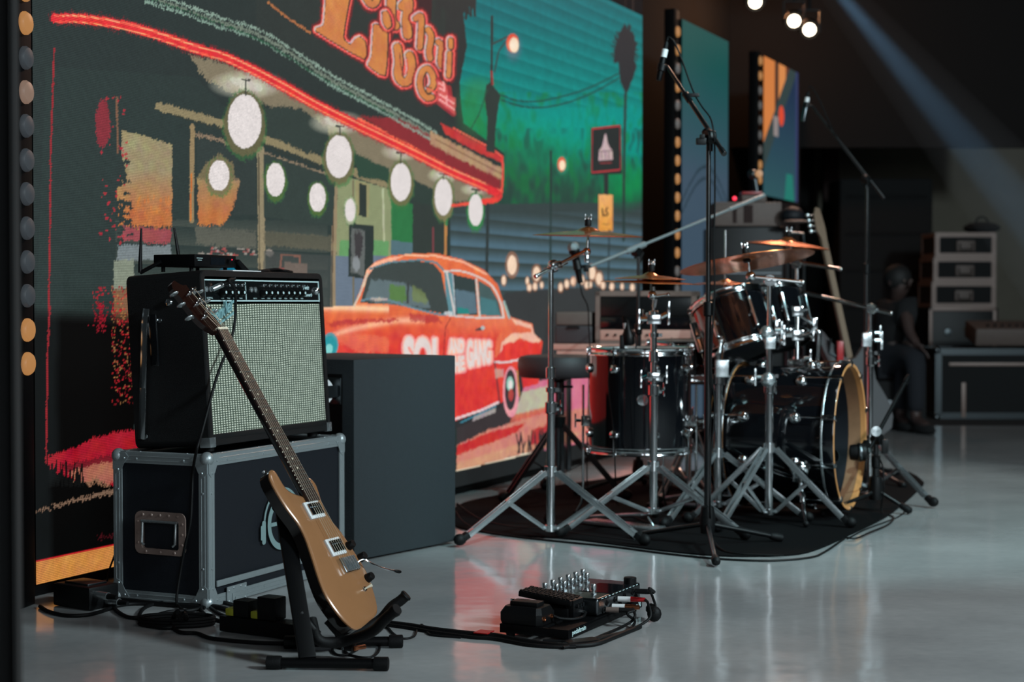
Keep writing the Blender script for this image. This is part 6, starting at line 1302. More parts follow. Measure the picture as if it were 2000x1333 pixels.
# bass guitar on a stand behind the bass drum
bt0, bt1 = at(1658, 702, 8.35), at(1606, 462, 8.55); e = (bt1 - bt0).normalized(); fn = V((.35, -.93, .12)).normalized(); sd = e.cross(fn).normalized(); fn = sd.cross(e)
bg = thing('bass_guitar', 'bass guitar with pale wooden neck leaning behind the bass drum', 'guitar', (bt0.x + .05, bt0.y, .1))
MB().box((bt0 + bt1) / 2, (.018, .011, (bt1 - bt0).length / 2), (sd, fn, e), .006).build('neck', 'neck_wood', bg); MB().box((bt0 + bt1) / 2 + fn * .0125, (.016, .0025, (bt1 - bt0).length / 2 - .01), (sd, fn, e)).build('fretboard', 'neck_wood', bg)
hd = [bt1 + e * a + sd * b for a, b in ((-.01, -.018), (.03, -.034), (.12, -.030), (.16, -.012), (.15, .012), (.05, .02), (-.01, .018))]; MB().prism(hd, fn * .014).build('headstock', 'neck_wood', bg)
for k in range(4): MB().cyl(bt1 + e * (.03 + .03 * k) - sd * .03, bt1 + e * (.03 + .03 * k) - sd * .055, .004).ball(bt1 + e * (.03 + .03 * k) - sd * .06, .011, 8, (1, .4, 1)).build('tuner', 'chrome_worn', bg)
bo_ = [(0, -.03), (.10, -.10), (.16, -.14), (.10, -.16), (-.02, -.13), (-.12, -.12), (-.25, -.17), (-.38, -.15), (-.43, 0), (-.38, .15), (-.25, .17), (-.12, .12), (0, .13), (.08, .14), (.06, .09), (0, .03)]
MB().prism([bt0 + e * a + sd * b - fn * .02 for a, b in cr_closed(bo_, 2)], fn * .04).build('body', 'seat_vinyl', bg)
bs = thing('bass_guitar_stand', 'red and black stand holding the bass guitar', 'stand', (bt0.x, bt0.y, 0)); MB().box(at(1640, 688, 8.3), (.016, .02, .055), WORLD, .005).build('grip', 'red_plastic', bs)
for a, b in ((-.16, -.12), (.16, -.12), (0, .2)): MB().cyl(at(1640, 700, 8.3) * 1.0, (bt0.x + a - .04, bt0.y + b, .01), .010).build('leg', 'black_metal', bs)
MB().tube([at(1622, 662, 8.3), at(1619, 690, 8.3), at(1640, 700, 8.3)], .008).build('neck_yoke', 'steel_dark', bs)

# right: stacked rack cases, trunk, dark person
Yr = 13.4
hs_ = [(455, 499), (503, 548), (551, 598)]; ztrk = zof(690, 12.2)
xs0 = (1826, 1823, 1820)
lbls = ('topmost of three stacked rack cases with pale metal edges', 'middle rack case of the stack of three, pale metal edges', 'lowest rack case of the stack of three, pale metal edges')
zprev = None
for k in (2, 1, 0):
    y0, y1 = hs_[k]; z1_ = zof(y0, Yr); z0_ = zof(y1 + 3, Yr) if zprev is None else zprev; w__ = X(1944, Yr) - X(xs0[k], Yr)
    fc_, P_ = flight_case('rack_case', lbls[k], V((X(xs0[k], Yr), Yr, z0_ + .0005)), EX, EY, w__, .45, z1_ - z0_ - .001, 'case', .034, 'wall_dark', 'warm_aluminium', True, False, 'stacked rack cases at the right', .011)
    q = P_(w__ / 2 + .0, -.008, (z1_ - z0_) * .46); MB().box(q, (.075, .004, .045), WORLD, .01).build('handle_plate', 'brown_case', fc_); MB().tube([q + V((-.05, -.01, .02)), q + V((-.05, -.016, -.03)), q + V((.05, -.016, -.03)), q + V((.05, -.01, .02))], .006).build('handle', 'black_metal', fc_)
    zprev = z1_
zlow = zof(601, Yr)
lw = thing('rack_case', 'wide open rack frame with small devices under the three stacked cases', 'case', (X(1880, Yr), Yr, 0)); x0_, x1_ = X(1815, Yr), X(1950, Yr)
MB().box(((x0_ + x1_) / 2, Yr + .24, zlow / 2), ((x1_ - x0_) / 2, .23, zlow / 2 - .001), WORLD, .006).build('body_panels', 'black_plastic', lw)
for x in (x0_ + .012, x1_ - .03): MB().box((x, Yr, zlow - .22), (.013, .006, .20), WORLD, .002).build('edge_trim', 'warm_aluminium', lw)
MB().box(((x0_ + x1_) / 2, Yr, zlow - .015), ((x1_ - x0_) / 2 - .02, .006, .013), WORLD, .002).build('edge_trim', 'warm_aluminium', lw)
MB().box((x0_ + .06, Yr, zlow - .42), (.055, .006, .016), WORLD, .002).build('edge_trim', 'warm_aluminium', lw)
MB().box((X(1895, Yr), Yr - .0, zof(643, Yr)), (.045, .006, .016), WORLD, .002).build('badge_plate', 'yellow_plastic', lw); MB().lathe([(.03, 0), (.028, .006), (.001, .008)], at(1852, 650, Yr), -EY, 14).build('dial', 'steel_dark', lw)
tk, P_ = flight_case('road_trunk', 'long low black road trunk with metal edges at the right edge', V((X(1828, 12.2), 12.2, .0)), EX, EY, 1.35, .6, zof(682, 12.2), 'case', .045, 'wall_dark', 'steel_dark', True, False, None, .03)
MB().box(P_(.72, -.004, zof(712, 12.2)), (.62, .004, .012), WORLD, .002).build('lid_band', 'warm_aluminium', tk); MB().box(P_(X(1883, 12.2) - X(1828, 12.2), -.003, .14), (.016, .004, .13), WORLD, .002).build('front_strip', 'warm_aluminium', tk)
kb = thing('mixing_console', 'dim brown console lying on the long road trunk', 'console', (X(1960, 12.3), 12.4, zof(682, 12.2))); zk = zof(682, 12.2)
MB().box((X(1968, 12.4), 12.45, zk + .115), (.27, .16, .065), ((EX), (EY * .98 + Z * .2).normalized(), (Z * .98 - EY * .2).normalized()), .012).build('housing', 'brown_case', kb)
mb = MB()
for k in range(9): mb.cyl((X(1925, 12.4) + k * .055, 12.34, zk + .165), (X(1925, 12.4) + k * .055, 12.335, zk + .185), .009, n=8)
mb.build('fader_knobs', 'steel_dark', kb)
tb = thing('tote_bag', 'rounded black bag lying on top of the stacked rack cases', 'bag', (X(1935, Yr), Yr + .2, zof(455, Yr))); MB().ball((X(1930, Yr), Yr + .2, zof(455, Yr) + .048), .14, 16, (1.1, 1, .36)).build('bag', 'drape', tb); MB().torus((X(1930, Yr), Yr + .2, zof(455, Yr) + .09), (0, 1, 0), .05, .008).build('handle', 'drape', tb)
# loudspeaker silhouettes at the back
for px0, px1, py0, Y, lb in ((1640, 1822, 348, 14.6, 'large dark line-array speaker cabinet left of the stacked cases'), (1575, 1632, 420, 15.6, 'narrow dark cabinet behind the right microphone stand')):
    x0_, x1_ = X(px0, Y), X(px1, Y); z_ = zof(py0, Y); t = thing('speaker_cabinet', lb, 'speaker', ((x0_ + x1_) / 2, Y, 0)); MB().box(((x0_ + x1_) / 2, Y + .3, z_ / 2), ((x1_ - x0_) / 2, .28, z_ / 2), WORLD, .03, 3).build('cabinet', 'wall_dark', t)
    n = 6
    for k in range(n): MB().box(((x0_ + x1_) / 2, Y + .018, z_ * (k + .5) / n), ((x1_ - x0_) / 2 - .05, .004, .018), WORLD, .002).build('front_slot', 'drape', t)

# ------------------------------------------------------------------ person sitting in the dark
def skin_mesh(name, m, chains, parent, sub=1, extra=None):
    vs, es, rad = [], [], []; roots = []
    for ch in chains:
        start = len(vs); roots.append(start)
        for k, (p, r) in enumerate(ch):
            if k == 0:
                f_ = [i for i, q in enumerate(vs) if (V(q) - V(p)).length < 1e-4]
                if f_: prev = f_[0]; roots.pop(); continue
            vs.append(tuple(V(p))); rad.append(r)
            if k > 0: es.append((prev, len(vs) - 1))
            prev = len(vs) - 1
    o0 = ORG[parent.name]; me = bpy.data.meshes.new('tmp'); me.from_pydata([tuple(V(v) - o0) for v in vs], es, []); ob = bpy.data.objects.new('tmp', me); C.objects.link(ob)
    md = ob.modifiers.new('s', 'SKIN'); md.use_smooth_shade = True
    for i, sv in enumerate(me.skin_vertices[0].data): sv.radius = (rad[i], rad[i]) if not isinstance(rad[i], tuple) else rad[i]; sv.use_root = i in roots
    s2 = ob.modifiers.new('u', 'SUBSURF'); s2.levels = sub; s2.render_levels = sub
    dg = bpy.context.evaluated_depsgraph_get(); dg.update(); m2_ = bpy.data.meshes.new_from_object(ob.evaluated_get(dg)); bpy.data.objects.remove(ob)
    m2_.name = name; m2_.materials.clear(); m2_.materials.append(MATS[m]); m2_.shade_smooth(); o = bpy.data.objects.new(name, m2_); C.objects.link(o); o.parent = parent; return o
Yp = 11.3
pel = at(1735, 700, Yp); stt = thing('stool_case', 'small black case used as a seat in the dark at the right', 'case', (pel.x, pel.y, 0)); stt.name = 'black_seat_case'; ORG[stt.name] = ORG['stool_case']
zs_ = pel.z - .15; MB().box((pel.x, pel.y + .02, zs_ / 2), (.22, .2, zs_ / 2 - .001), WORLD, .01).build('box', 'wall_dark', stt); MB().box((pel.x, pel.y - .185, zs_ * .55), (.05, .004, .02), WORLD, .004).build('handle', 'steel_dark', stt)
pe = thing('person', 'person in black T-shirt and dark jeans sitting in the dark', 'person', (pel.x, pel.y, 0))
ch_ = at(1744, 628, Yp - .02); nk_ = at(1750, 588, Yp - .04); hdp = at(1757, 556, Yp - .08); sL, sR = at(1722, 600, Yp + .10), at(1768, 600, Yp - .16); eR = at(1774, 645, Yp - .28); hR = at(1786, 672, Yp - .36); eL = at(1730, 648, Yp + .2); hL = at(1768, 672, Yp - .1)
hipL, hipR = pel + V((-.02, .10, 0)), pel + V((.02, -.10, 0)); knR = at(1790, 696, Yp - .42); knL = at(1770, 696, Yp - .20); anR = at(1788, 806, Yp - .42); anL = at(1757, 806, Yp - .2)
anR.z = anL.z = .09; toR = anR + V((.05, -.17, -.05)); toL = anL + V((.03, -.17, -.05))
chains = [[(pel, .12), (pel.lerp(ch_, .5), .115), (ch_, .13), (nk_, .055), (nk_.lerp(hdp, .35), .05), (hdp - Z * .03, .075), (hdp + Z * .04, .088), (hdp + Z * .095, .05)]]
def limb(a, *r): return [(a, r[0])] + list(zip(r[1::2], r[2::2]))
chains += [[(ch_, .13), (sL, .06), (eL, .042), (hL, .03)], [(ch_, .13), (sR, .06), (eR, .042), (hR, .03)], [(pel, .12), (hipL, .095), (knL, .062), (anL, .04), (toL, .035)], [(pel, .12), (hipR, .095), (knR, .062), (anR, .04), (toR, .035)]]
fdir = V((.06, -.03, -.05)).normalized()
for hnd in (hL, hR):
    for k in range(4): o_ = V((0, .022 * (k - 1.5), 0)); l = (.075, .085, .08, .06)[k]; chains.append([(hnd, .03), (hnd + fdir * .05 + o_, .010), (hnd + fdir * (.05 + l * .5) + o_ * 1.1 - Z * .008, .009), (hnd + fdir * (.05 + l * .8) + o_ * 1.1 - Z * .03, .008)])
    chains.append([(hnd, .03), (hnd + V((.01, -.045, .0)), .011), (hnd + V((.05, -.06, -.02)), .009)])
skin_mesh('body', 'skin', chains, pe)
skin_mesh('t_shirt', 'tshirt', [[(pel + Z * .02, .135), (pel.lerp(ch_, .5), .135), (ch_, .148), (nk_ - Z * .035, .075)], [(ch_, .148), (sL, .078), (sL.lerp(eL, .6), .062)], [(ch_, .148), (sR, .078), (sR.lerp(eR, .6), .062)]], pe)
skin_mesh('jeans', 'denim', [[(pel - Z * .005, .135), (hipL, .112), (knL, .080), (anL + Z * .03, .060)], [(pel - Z * .005, .135), (hipR, .112), (knR, .080), (anR + Z * .03, .060)]], pe)
for a, b in ((anL, toL), (anR, toR)):
    e = (b - a).normalized(); MB().ball((a + b) / 2 + Z * -.028 + e * .02, .055, 12, (2.4, .9, .75), (V((e.x, e.y, 0)).normalized(), V((-e.y, e.x, 0)).normalized(), Z)).build('shoe', 'wall_dark', pe)
MB().ball(hdp + V((-.012, .015, .045)), .098, 16, (1, 1.02, 1.0)).build('hair', 'hair', pe)
fr = V((.45, -.89, 0)); sdv = V((.89, .45, 0)); hc_ = hdp + Z * .02
for s in (-1, 1):
    MB().ball(hc_ + fr * .083 + sdv * s * .030 + Z * .005, .011, 8).build('eye', 'brown_case', pe)
    MB().ball(hc_ + sdv * s * .088 - Z * .005, .026, 10, (.35, .7, 1), (sdv, fr, Z)).build('ear', 'skin', pe)
MB().ball(hc_ + fr * .098 - Z * .012, .018, 10, (.7, 1, 1.3), (sdv, fr, Z)).build('nose', 'skin', pe); MB().ball(hc_ + fr * .082 - Z * .045, .022, 10, (1, .4, .28), (sdv, fr, Z)).build('mouth', 'mahogany', pe)

# ------------------------------------------------------------------ pedalboard
q0, q1, q2 = fl(976, 1244), fl(1110, 1258), fl(1255, 1194); pe1 = (q1 - q0).normalized(); pe2 = (q2 - q1); pe2.z = 0; L2_ = pe2.length; pe2 = (pe2 - pe1 * pe2.dot(pe1)).normalized(); L1_ = (q1 - q0).length
zf, zr = .034, .034
pbd = thing('pedalboard', 'black metal pedalboard on the white floor in front of the drum kit', 'pedalboard', q0)
def Q(a, b, c): return q0 + pe1 * a + pe2 * b + Z * c
QR = (pe1, pe2, Z)
for a0, a1 in ((0, .36 * L1_), (.42 * L1_, .62 * L1_), (.70 * L1_, L1_)): MB().box(Q((a0 + a1) / 2, L2_ / 2, zf - .004), ((a1 - a0) / 2, L2_ / 2 - .002, .004), QR, .0015).build('rail', 'black_metal', pbd)
MB().box(Q(L1_ / 2, .003, .0225), (L1_ / 2, .003, .0115), QR, .001).build('end_plate', 'black_metal', pbd); MB().box(Q(L1_ / 2, L2_ - .003, .0225), (L1_ / 2 - .001, .003, .0115), QR, .001).build('end_plate', 'black_metal', pbd)
MB().box(Q(L1_ - .002, L2_ / 2, .0225), (.002, L2_ / 2 - .006, .0115), QR, .001).build('side_rail', 'black_metal', pbd); MB().box(Q(.002, L2_ / 2, .0225), (.002, L2_ / 2 - .006, .0115), QR, .001).build('side_rail', 'black_metal', pbd)
for a in (.022, L1_ - .022):
    for b in (.02, L2_ - .02): MB().cyl(Q(a, b, 0), Q(a, b, .0110), .011, .013).build('foot', 'rubber', pbd)
mb = MB(); text_on(mb, 'pedaltrain', Q(L1_ + .0005, .022, .0135), pe2, Z, .085, .0006, bold=.02, height=.017); text_on(mb, 'metro 20', Q(L1_ + .0005, L2_ - .085, .016), pe2, Z, .07, .0006, bold=.02, height=.015); mb.build('printed_name', 'ink_white', pbd, 0, label='white lettering on the front edge')
# wireless / volume pedal: angular black body
T0 = zf + .001
vp = thing('volume_pedal', 'small angular black pedal at the near left end of the pedalboard', 'pedal', Q(.08, .07, T0))
def Rq(a, b, c): return Q(a, b, T0 + c)
Rq0 = Rq
def Rq(a, b, c): return Rq0(a * .78, b, c * .82)
pts = [(-.005, .012), (.004, .0), (.135, .0), (.150, .012), (.150, .085), (.135, .098), (.004, .098), (-.005, .085)]
lay = [[Rq(a * .97 + .003, b * .94 + .003, .0) for a, b in pts], [Rq(a, b, .010) for a, b in pts], [Rq(a, b, .034) for a, b in pts], [Rq(.012 + a * .86, .012 + b * .76, .054) for a, b in pts]]
mb = MB(); nbs = len(pts); vs = sum(lay, []); fs = [(k * nbs + i, k * nbs + (i + 1) % nbs, (k + 1) * nbs + (i + 1) % nbs, (k + 1) * nbs + i) for k in range(3) for i in range(nbs)] + [list(range(nbs))[::-1], [3 * nbs + i for i in range(nbs)]]; mb.add(vs, fs); mb.build('housing', 'black_plastic', vp, 25)
MB().box(Rq(.072, .048, .060), (.040, .022, .007), QR, .004).build('top_plate', 'black_plastic', vp); MB().cyl(Rq(.012, .055, .05), Rq(.012, .055, .058), .007, n=6).cyl(Rq(.012, .055, .058), Rq(.012, .055, .070), .0055, n=14).build('foot_switch', 'chrome', vp)
for b in (.022, .068): MB().lathe([(.007, 0), (.006, .004), (.003, .005), (.001, .002)], Rq(.150, b, .020), pe1, 12).build('jack_socket', 'copper_plug', vp)
Rq = Rq0
# expression pedal with ribbed treadle
xpd = thing('expression_pedal', 'black expression pedal with ribbed tilted treadle on the pedalboard', 'pedal', Q(.1, .17, T0))
xb = .118; MB().box(Rq(.076, xb + .045, .014), (.062, .038, .014), QR, .003).build('base', 'black_plastic', xpd)
te = (pe1 * .985 + Z * -.17 * -1 * -1).normalized(); te = (pe1 - Z * .10).normalized(); tn = te.cross(pe2).normalized(); tn = tn if tn.z > 0 else -tn
tcn = Rq(.070, xb + .042, .050); MB().box(tcn, (.078, .038, .008), (te, pe2, tn), .004).build('treadle', 'black_plastic', xpd)
for i in range(12):
    for j in range(5):
        MB().box(tcn + te * (-.071 + .0125 * i + (.003 if j % 2 else 0)) + pe2 * (-.030 + .015 * j) + tn * .0085, (.0045, .0052, .002), (te, pe2, tn)).build('grip_rib', 'rubber', xpd, 0) if j < 5 else None
MB().box(Rq(.141, xb + .043, .026), (.012, .032, .024), QR, .003).build('control_end', 'black_plastic', xpd)
for k in range(3): MB().lathe([(.006, 0), (.0055, .008), (.001, .008)], Rq(.153, xb + .026 + .016 * k, .034), pe1, 12).build('knob', 'steel_dark', xpd)
MB().lathe([(.006, 0), (.005, .012), (.001, .012)], Rq(.153, xb + .062, .012), pe1, 10).build('jack_plug', 'chrome', xpd)
# multi-effects unit
fxb0, fxb1 = .195, L2_ - .005; H_f = .047; fw = L1_ - .004; MX = thing('multi_effects_unit', 'dark grey floor effects unit with silver footswitches and a screen', 'effects unit', Q(.1, .34, T0))
tilt = V((0, 0, 0)); 
c_ = Rq(fw / 2 + .004, (fxb0 + fxb1) / 2, H_f / 2); fl_ = (fxb1 - fxb0) / 2; fw2 = fw / 2 - .004
MB().box(c_, (fw2, fl_, H_f / 2), QR, .008, 3).build('housing', 'steel_dark', MX)
MATS['steel_dark2'] = MATS['steel_dark']; topz = T0 + H_f
def Tq(a, b, c=0): return c_ + pe1 * a + pe2 * b + Z * (H_f / 2 + c)
MB().box(Tq(.045, .012, .0005), (.050, .070, .001), QR, .0006).build('screen', 'glass_dark', MX, 0)
MB().lathe([(.018, 0), (.018, .016), (.016, .018), (.001, .018)], Tq(.075, .115), Z, 24).build('encoder_knob', 'black_plastic', MX)
fsp = [(-.075, -.125 + .05 * k) for k in range(6)] + [(-.040, -.125 + .05 * k) for k in range(5)] + [(.052, -.085)]
for a, b in fsp: MB().cyl(Tq(a, b), Tq(a, b, .004), .0085, n=6).cyl(Tq(a, b, .004), Tq(a, b, .014), .0045, n=12).lathe([(.0065, .012), (.0072, .014), (.0072, .026), (.006, .028), (.001, .028)], Tq(a, b), Z, 14).build('foot_switch', 'chrome_worn', MX)
mb = MB()
for k in range(11): mb.box(c_ + pe1 * (fw2 + .0006) + pe2 * (-.12 + .024 * k) + Z * .021, (.0005, .006, .0008), QR)
mb.build('printed_marks', 'ink_white', MX, 0)
for k, b in enumerate((-.115, -.09, -.065, -.035, .0, .03, .06, .09, .115)):
    MB().lathe([(.008, 0), (.0075, .003), (.004, .004), (.0035, 0), (.001, 0)], c_ + pe1 * fw2 + pe2 * b + Z * (.004 if k % 2 else -.012), pe1, 12).build('jack_socket', 'black_plastic', MX)
# plugs in the unit
plg = []
def plug(b, z, m1, m2, cab_pts, nm, label, sl=.04):
    o = c_ + pe1 * (fw2 + .003) + pe2 * b + Z * z; t = thing(nm, label, 'cable', o); d = (pe1 * .9 + pe2 * .25).normalized()
    MB().cyl(o, o + d * .035, .0075, n=12).build('plug_barrel', m1, t); MB().cyl(o + d * .035, o + d * (.035 + sl), .0075, .006, 12).build('plug_boot', m2, t)
    MB().tube(spline([o + d * (.035 + sl)] + cab_pts, 6), .0038, 8).build('cord', 'rubber', t); return t
plug(-.06, -.010, 'white_plastic', 'copper_plug', [fl(1236, 1185, .05), fl(1240, 1205, .03), fl(1225, 1220, .01), fl(1180, 1240, .008), fl(1140, 1253, .006), fl(1060, 1252, .006)], 'patch_cable', 'cable with white and copper plug in the side of the effects unit')
plug(-.02, .004, 'white_plastic', 'red_plastic', [fl(1266, 1180, .06), fl(1270, 1205, .03), fl(1250, 1222, .012), fl(1215, 1236, .008), fl(1160, 1248, .008), fl(1120, 1262, .006)], 'patch_cable', 'cable with white sleeve and red plug boot in the effects unit')
plug(.10, .006, 'black_plastic', 'rubber', [fl(1268, 1150, .10), fl(1274, 1165, .07), fl(1280, 1185, .04), fl(1276, 1198, .03)], 'power_cable', 'thin black power lead at the far end of the effects unit', .02)
plug(-.10, -.012, 'brown_case', 'rubber', [fl(1225, 1200, .04), fl(1240, 1215, .015), fl(1225, 1232, .008), fl(1190, 1243, .008), fl(1150, 1255, .006), fl(1100, 1266, .006)], 'patch_cable', 'brown-plugged black cable nearest the pedals on the effects unit')
MB2 = MB().ball(fl(1278, 1200, .022), .02, 12, (1, .8, 1.1)).ball(fl(1272, 1190, .03), .016, 10); tag(MB2.build('cable_tie', 'rubber', None, org=fl(1278, 1200)), 'black hook-and-loop cable tie bundling the cords at the far end of the pedalboard', 'cable tie')
q = MB().tube(spline([Rq(.124, .068, .018), Rq(.140, .075, .012), Rq(.165, .10, .008), Rq(.175, .14, .008), Rq(.165, xb + .062, .012)]), .0038, 8).build('patch_cable', 'rubber', None, org=Q(.2, .1, .05)); tag(q, 'short black patch lead between the two small pedals', 'cable')

# ------------------------------------------------------------------ cables and power gear on the floor
def floor_cable(label, pts, r=.0045, m='rubber', nm='floor_cable', k=6):
    P = [fl(x, y, r + (z if (z := (p[2] if len(p) > 2 else 0)) else 0)) for p in pts for x, y in [(p[0], p[1])]]
    o = MB().tube(spline(P, k), r, 8).build(nm, m, None, org=P[len(P) // 2]); tag(o, label, 'cable'); return o
floor_cable('black cable looping from the left edge in front of the power box', [(78, 1185), (95, 1195), (130, 1203), (170, 1202), (205, 1193), (230, 1184), (270, 1180), (330, 1183), (400, 1188)], .0055)
floor_cable('black cable making a big loop in front of the flight case', [(205, 1172), (218, 1182), (232, 1197), (255, 1207), (290, 1206), (330, 1196), (380, 1192), (412, 1181), (440, 1178), (470, 1187), (500, 1191)], .0055)
floor_cable('black cable curling round into the power strip end', [(336, 1176), (300, 1181), (280, 1190), (272, 1205), (278, 1218), (300, 1225), (330, 1227), (360, 1222)], .0055)
floor_cable('straight black cable running from the power strip to the guitar stand', [(330, 1215), (350, 1235), (385, 1238), (410, 1247), (460, 1253), (520, 1257), (600, 1258)], .0055)
floor_cable('black cable bundle along the foot of the flight case', [(190, 1176), (230, 1172), (280, 1177), (330, 1182), (390, 1184), (430, 1187), (470, 1200)], .007)
floor_cable('black power cable tangled beside the power strip', [(388, 1176), (392, 1190), (402, 1202), (425, 1212), (445, 1217)], .005)
floor_cable('second black cable rising over the flight case foot', [(395, 1175), (415, 1190), (430, 1200), (452, 1208)], .0045)
floor_cable('thin black cable with wavy loops between guitar stand and pedalboard', [(715, 1246), (735, 1233), (755, 1226), (768, 1238), (785, 1248), (808, 1244), (816, 1228), (824, 1221), (832, 1232), (840, 1240), (860, 1243), (900, 1246)], .003)
floor_cable('thick black cable running from the guitar stand to the pedalboard', [(742, 1215), (800, 1222), (850, 1230), (920, 1238), (970, 1242), (1020, 1252), (1080, 1260), (1120, 1262), (1165, 1258), (1200, 1245), (1250, 1225)], .0065)
floor_cable('second cable taped beside the first under the pedalboard', [(742, 1219), (800, 1227), (850, 1236), (920, 1245), (970, 1249), (1030, 1260), (1080, 1264), (1125, 1264)], .005)
floor_cable('small black cable coil under the guitar cradle', [(668, 1268), (652, 1262), (650, 1272), (660, 1280), (680, 1279), (698, 1270)], .0032)
floor_cable('black cable loop hanging right of the guitar stand foot', [(680, 1258), (676, 1275), (700, 1284), (725, 1284), (740, 1272), (738, 1255), (715, 1245)], .0032)
floor_cable('thin black cord along the front edge of the rug', [(890, 1000), (905, 1020), (940, 1038), (1000, 1048), (1060, 1055), (1130, 1062), (1200, 1069), (1300, 1082), (1400, 1092), (1500, 1096), (1580, 1090), (1612, 1078), (1650, 1052)], .004)
floor_cable('black cord lying on the rug from the left towards the throne', [(893, 985), (915, 1002), (945, 1018), (1000, 1030), (1080, 1037), (1160, 1048), (1240, 1058)], .005)
floor_cable('long curved cord right of the rug on the white floor', [(1655, 1053), (1690, 1035), (1730, 1020), (1755, 1010), (1768, 1000)], .003)
floor_cable('dark cord from the amplifier line along the stage left of the rug', [(740, 1040), (800, 1015), (850, 1003), (888, 1000), (900, 1015)], .003)
for k, (p0_, p1_) in enumerate((((938, 1247), (952, 1241)), ((1105, 1264), (1165, 1257)))):
    a, b = fl(*p0_), fl(*p1_); e = (b - a).normalized(); o = MB().box((a + b) / 2 + Z * .012, ((b - a).length / 2, .02, .0012), (e, Z.cross(e), Z)).build('tape_strip', 'red_plastic' if k == 0 else 'black_plastic', None, 0, org=(a + b) / 2); tag(o, ('small piece of reddish tape over the cables left of the pedalboard', 'black gaffer tape holding the cables in front of the pedalboard')[k], 'tape')
# cable from the amp input down
ja = AP(.052, -.002, pz + .004)
jc = thing('guitar_cable', 'black cable plugged into the amplifier panel and hanging to the floor', 'cable', ja); e = (aex * .82 - aback * .45 + aup * .35).normalized()
MB().cyl(ja - aback * .0, ja + e * .035, .0085, n=12).build('plug_barrel', 'chrome_worn', jc); MB().tube([ja + e * .035, ja + e * .06, ja + e * .08 + aup * .002], [.008, .0075, .006]).build('plug_boot', 'rubber', jc)
off = -aback * .03
def ac(px, py, o=.03): return onp(px, py, AO - aback * o, -aback)
pts = [ja + e * .078, ac(447, 548, .05), ac(458, 566, .05), ac(460, 600, .04), ac(457, 640, .035), ac(446, 680, .03), ac(433, 710, .03), ac(420, 748, .03), ac(406, 800, .03), ac(394, 845, .03), ac(384, 880, .035)]
def lfp(px, py, o=.03): return onp(px, py, CO - U * o, U)
pts += [lfp(377, 920, .012), lfp(375, 970, .012), lfp(372, 1020, .02), lfp(362, 1065, .02), lfp(352, 1120, .02), lfp(345, 1170, .03), fl(350, 1186, .006), fl(370, 1200, .006)]
MB().tube(spline(pts, 6), .0042, 8).build('cord', 'rubber', jc)
# thin cord behind the case
MB().tube(spline([at(227, 1068, 4.95), at(222, 1090, 4.93), at(215, 1112, 4.9), at(209, 1128, 4.88), fl(206, 1150, .01)]), .003, 6)
o = MB().tube(spline([at(232, 1060, 4.93), at(222, 1090, 4.92), at(214, 1112, 4.9), at(210, 1130, 4.87), fl(207, 1160, .008)]), .003, 6).build('floor_cable', 'rubber', None, org=fl(207, 1160)); tag(o, 'thin cord hanging in front of the orange strip behind the flight case', 'cable')
# power box with XLR plugs
pbx = thing('power_box', 'black power supply box lying at the left end of the LED wall', 'power supply', fl(150, 1192)); a0 = fl(97, 1184); a1 = fl(178, 1197); e = (a1 - a0).normalized(); s = Z.cross(e)
a0 = a0 + e * .01; MB().box(a0 + e * .075 + s * .06 + Z * .034, (.078, .055, .033), (e, s, Z), .008).build('housing', 'black_plastic', pbx); MB().box(a0 + e * .075 + s * .06 + Z * .069, (.05, .035, .003), (e, s, Z), .002).build('label_plate', 'steel_dark', pbx)
for b, z in ((.03, .045), (.07, .022)):
    q = a0 + e * .154 + s * b + Z * z; c2 = MB().cyl(q, q + e * .05, .011, n=14).build('connector', 'chrome_worn', pbx); MB().cyl(q + e * .05, q + e * .085, .009, .006, 12).build('boot', 'rubber', c2)
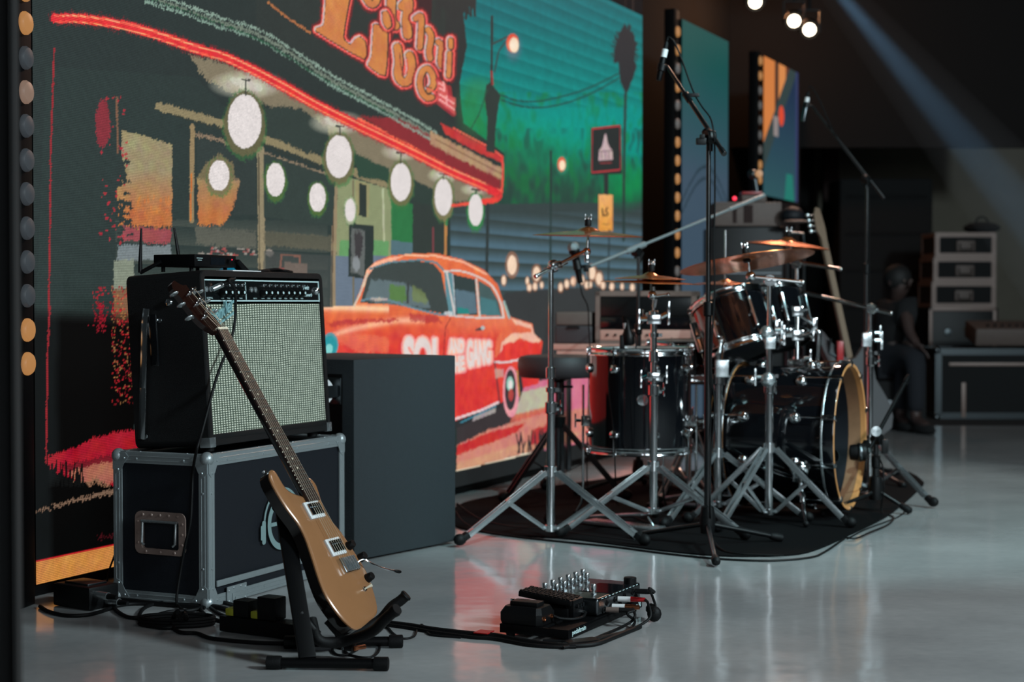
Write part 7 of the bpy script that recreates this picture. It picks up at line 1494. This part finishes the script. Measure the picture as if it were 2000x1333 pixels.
# power strip with adaptors
ps0, ps1 = fl(438, 1236), fl(575, 1254); e = (ps1 - ps0).normalized(); s = Z.cross(e); pst = thing('power_strip', 'black power strip with three adaptors behind the guitar stand', 'power strip', (ps0 + ps1) / 2)
ln = (ps1 - ps0).length; MB().box((ps0 + ps1) / 2 + Z * .022 + s * .03, (ln / 2 + .02, .028, .021), (e, s, Z), .005).build('housing', 'black_plastic', pst)
for a, w2, h2, m_ in ((.05, .026, .022, 'black_plastic'), (.135, .030, .030, 'black_plastic'), (.095, .012, .010, 'yellow_plastic'), (.012, .014, .010, 'yellow_plastic')): MB().box(ps0 + e * a + s * .03 + Z * (.044 + h2), (w2, .024, h2), (e, s, Z), .004).build('adaptor', m_, pst)
mb = MB(); q = fl(345, 1222)
tk_ = MB()
for k in range(3): tk_.tube(spline([q + V((.10 * math.cos(t), .05 * math.sin(t) + .004 * k, .006 + .007 * k)) for t in [i * .52 + k * .4 for i in range(13)]], 3), .0055, 6)
o = tk_.build('coiled_cable', 'rubber', None, org=q); tag(o, 'coiled black cable bundle left of the power strip', 'cable')
o = MB().tube(spline([fl(335, 1222, .01), fl(340, 1205, .03), fl(347, 1196, .06), fl(352, 1206, .04), fl(360, 1200, .05), fl(366, 1215, .01)]), .007, 8).build('hook_strap', 'rubber', None, org=fl(345, 1222)); tag(o, 'black hook-and-loop strap standing up from the coiled cable', 'strap')

# ------------------------------------------------------------------ haze with a light beam (top right)
def beam(a, b, ra, rb, dens, name, ener, col):
    d = (b - a); m = bpy.data.materials.new(name); m.use_nodes = True; nt = m.node_tree; nt.nodes.clear()
    out = nt.nodes.new('ShaderNodeOutputMaterial'); vs_ = nt.nodes.new('ShaderNodeVolumeScatter'); vs_.inputs['Density'].default_value = dens; vs_.inputs['Color'].default_value = (*col, 1); nt.links.new(vs_.outputs[0], out.inputs['Volume'])
    MATS[name] = m; return m
ba, bb2 = at(1600, -60, 9.5), at(2190, 640, 7.6)
MATS['haze'] = beam(ba, bb2, .05, .5, .05, 'haze', 0, (.8, .9, 1))
hz_ = MB().lathe([(.09, 0), (.30, (bb2 - ba).length)], ba, bb2 - ba, 32).build('haze_cloud', 'haze', None, 60, org=ba); hz_['kind'] = 'stuff'; tag(hz_, 'thin haze lit by the blue beam at the upper right', 'haze')
L_ = spot('blue_beam_light', ba - (bb2 - ba).normalized() * .35, bb2, 5.6, 2100, (.35, .68, 1.0), .02, .35)
lf_ = thing('moving_head_light', 'dark moving-head lamp above the top edge throwing the blue beam', 'lamp', ba - (bb2 - ba).normalized() * .45); d = (bb2 - ba).normalized(); q = ba - d * .45
MB().lathe([(.001, -.15), (.08, -.14), (.10, 0), (.085, .06), (.08, .062)], q, d, 20, False).build('head', 'black_metal', lf_); MB().box(q + V((0, 0, .18)), (.10, .05, .02)).cyl(q + V((0, 0, .2)), (q.x, q.y, 5.0), .015).build('yoke', 'black_metal', lf_)
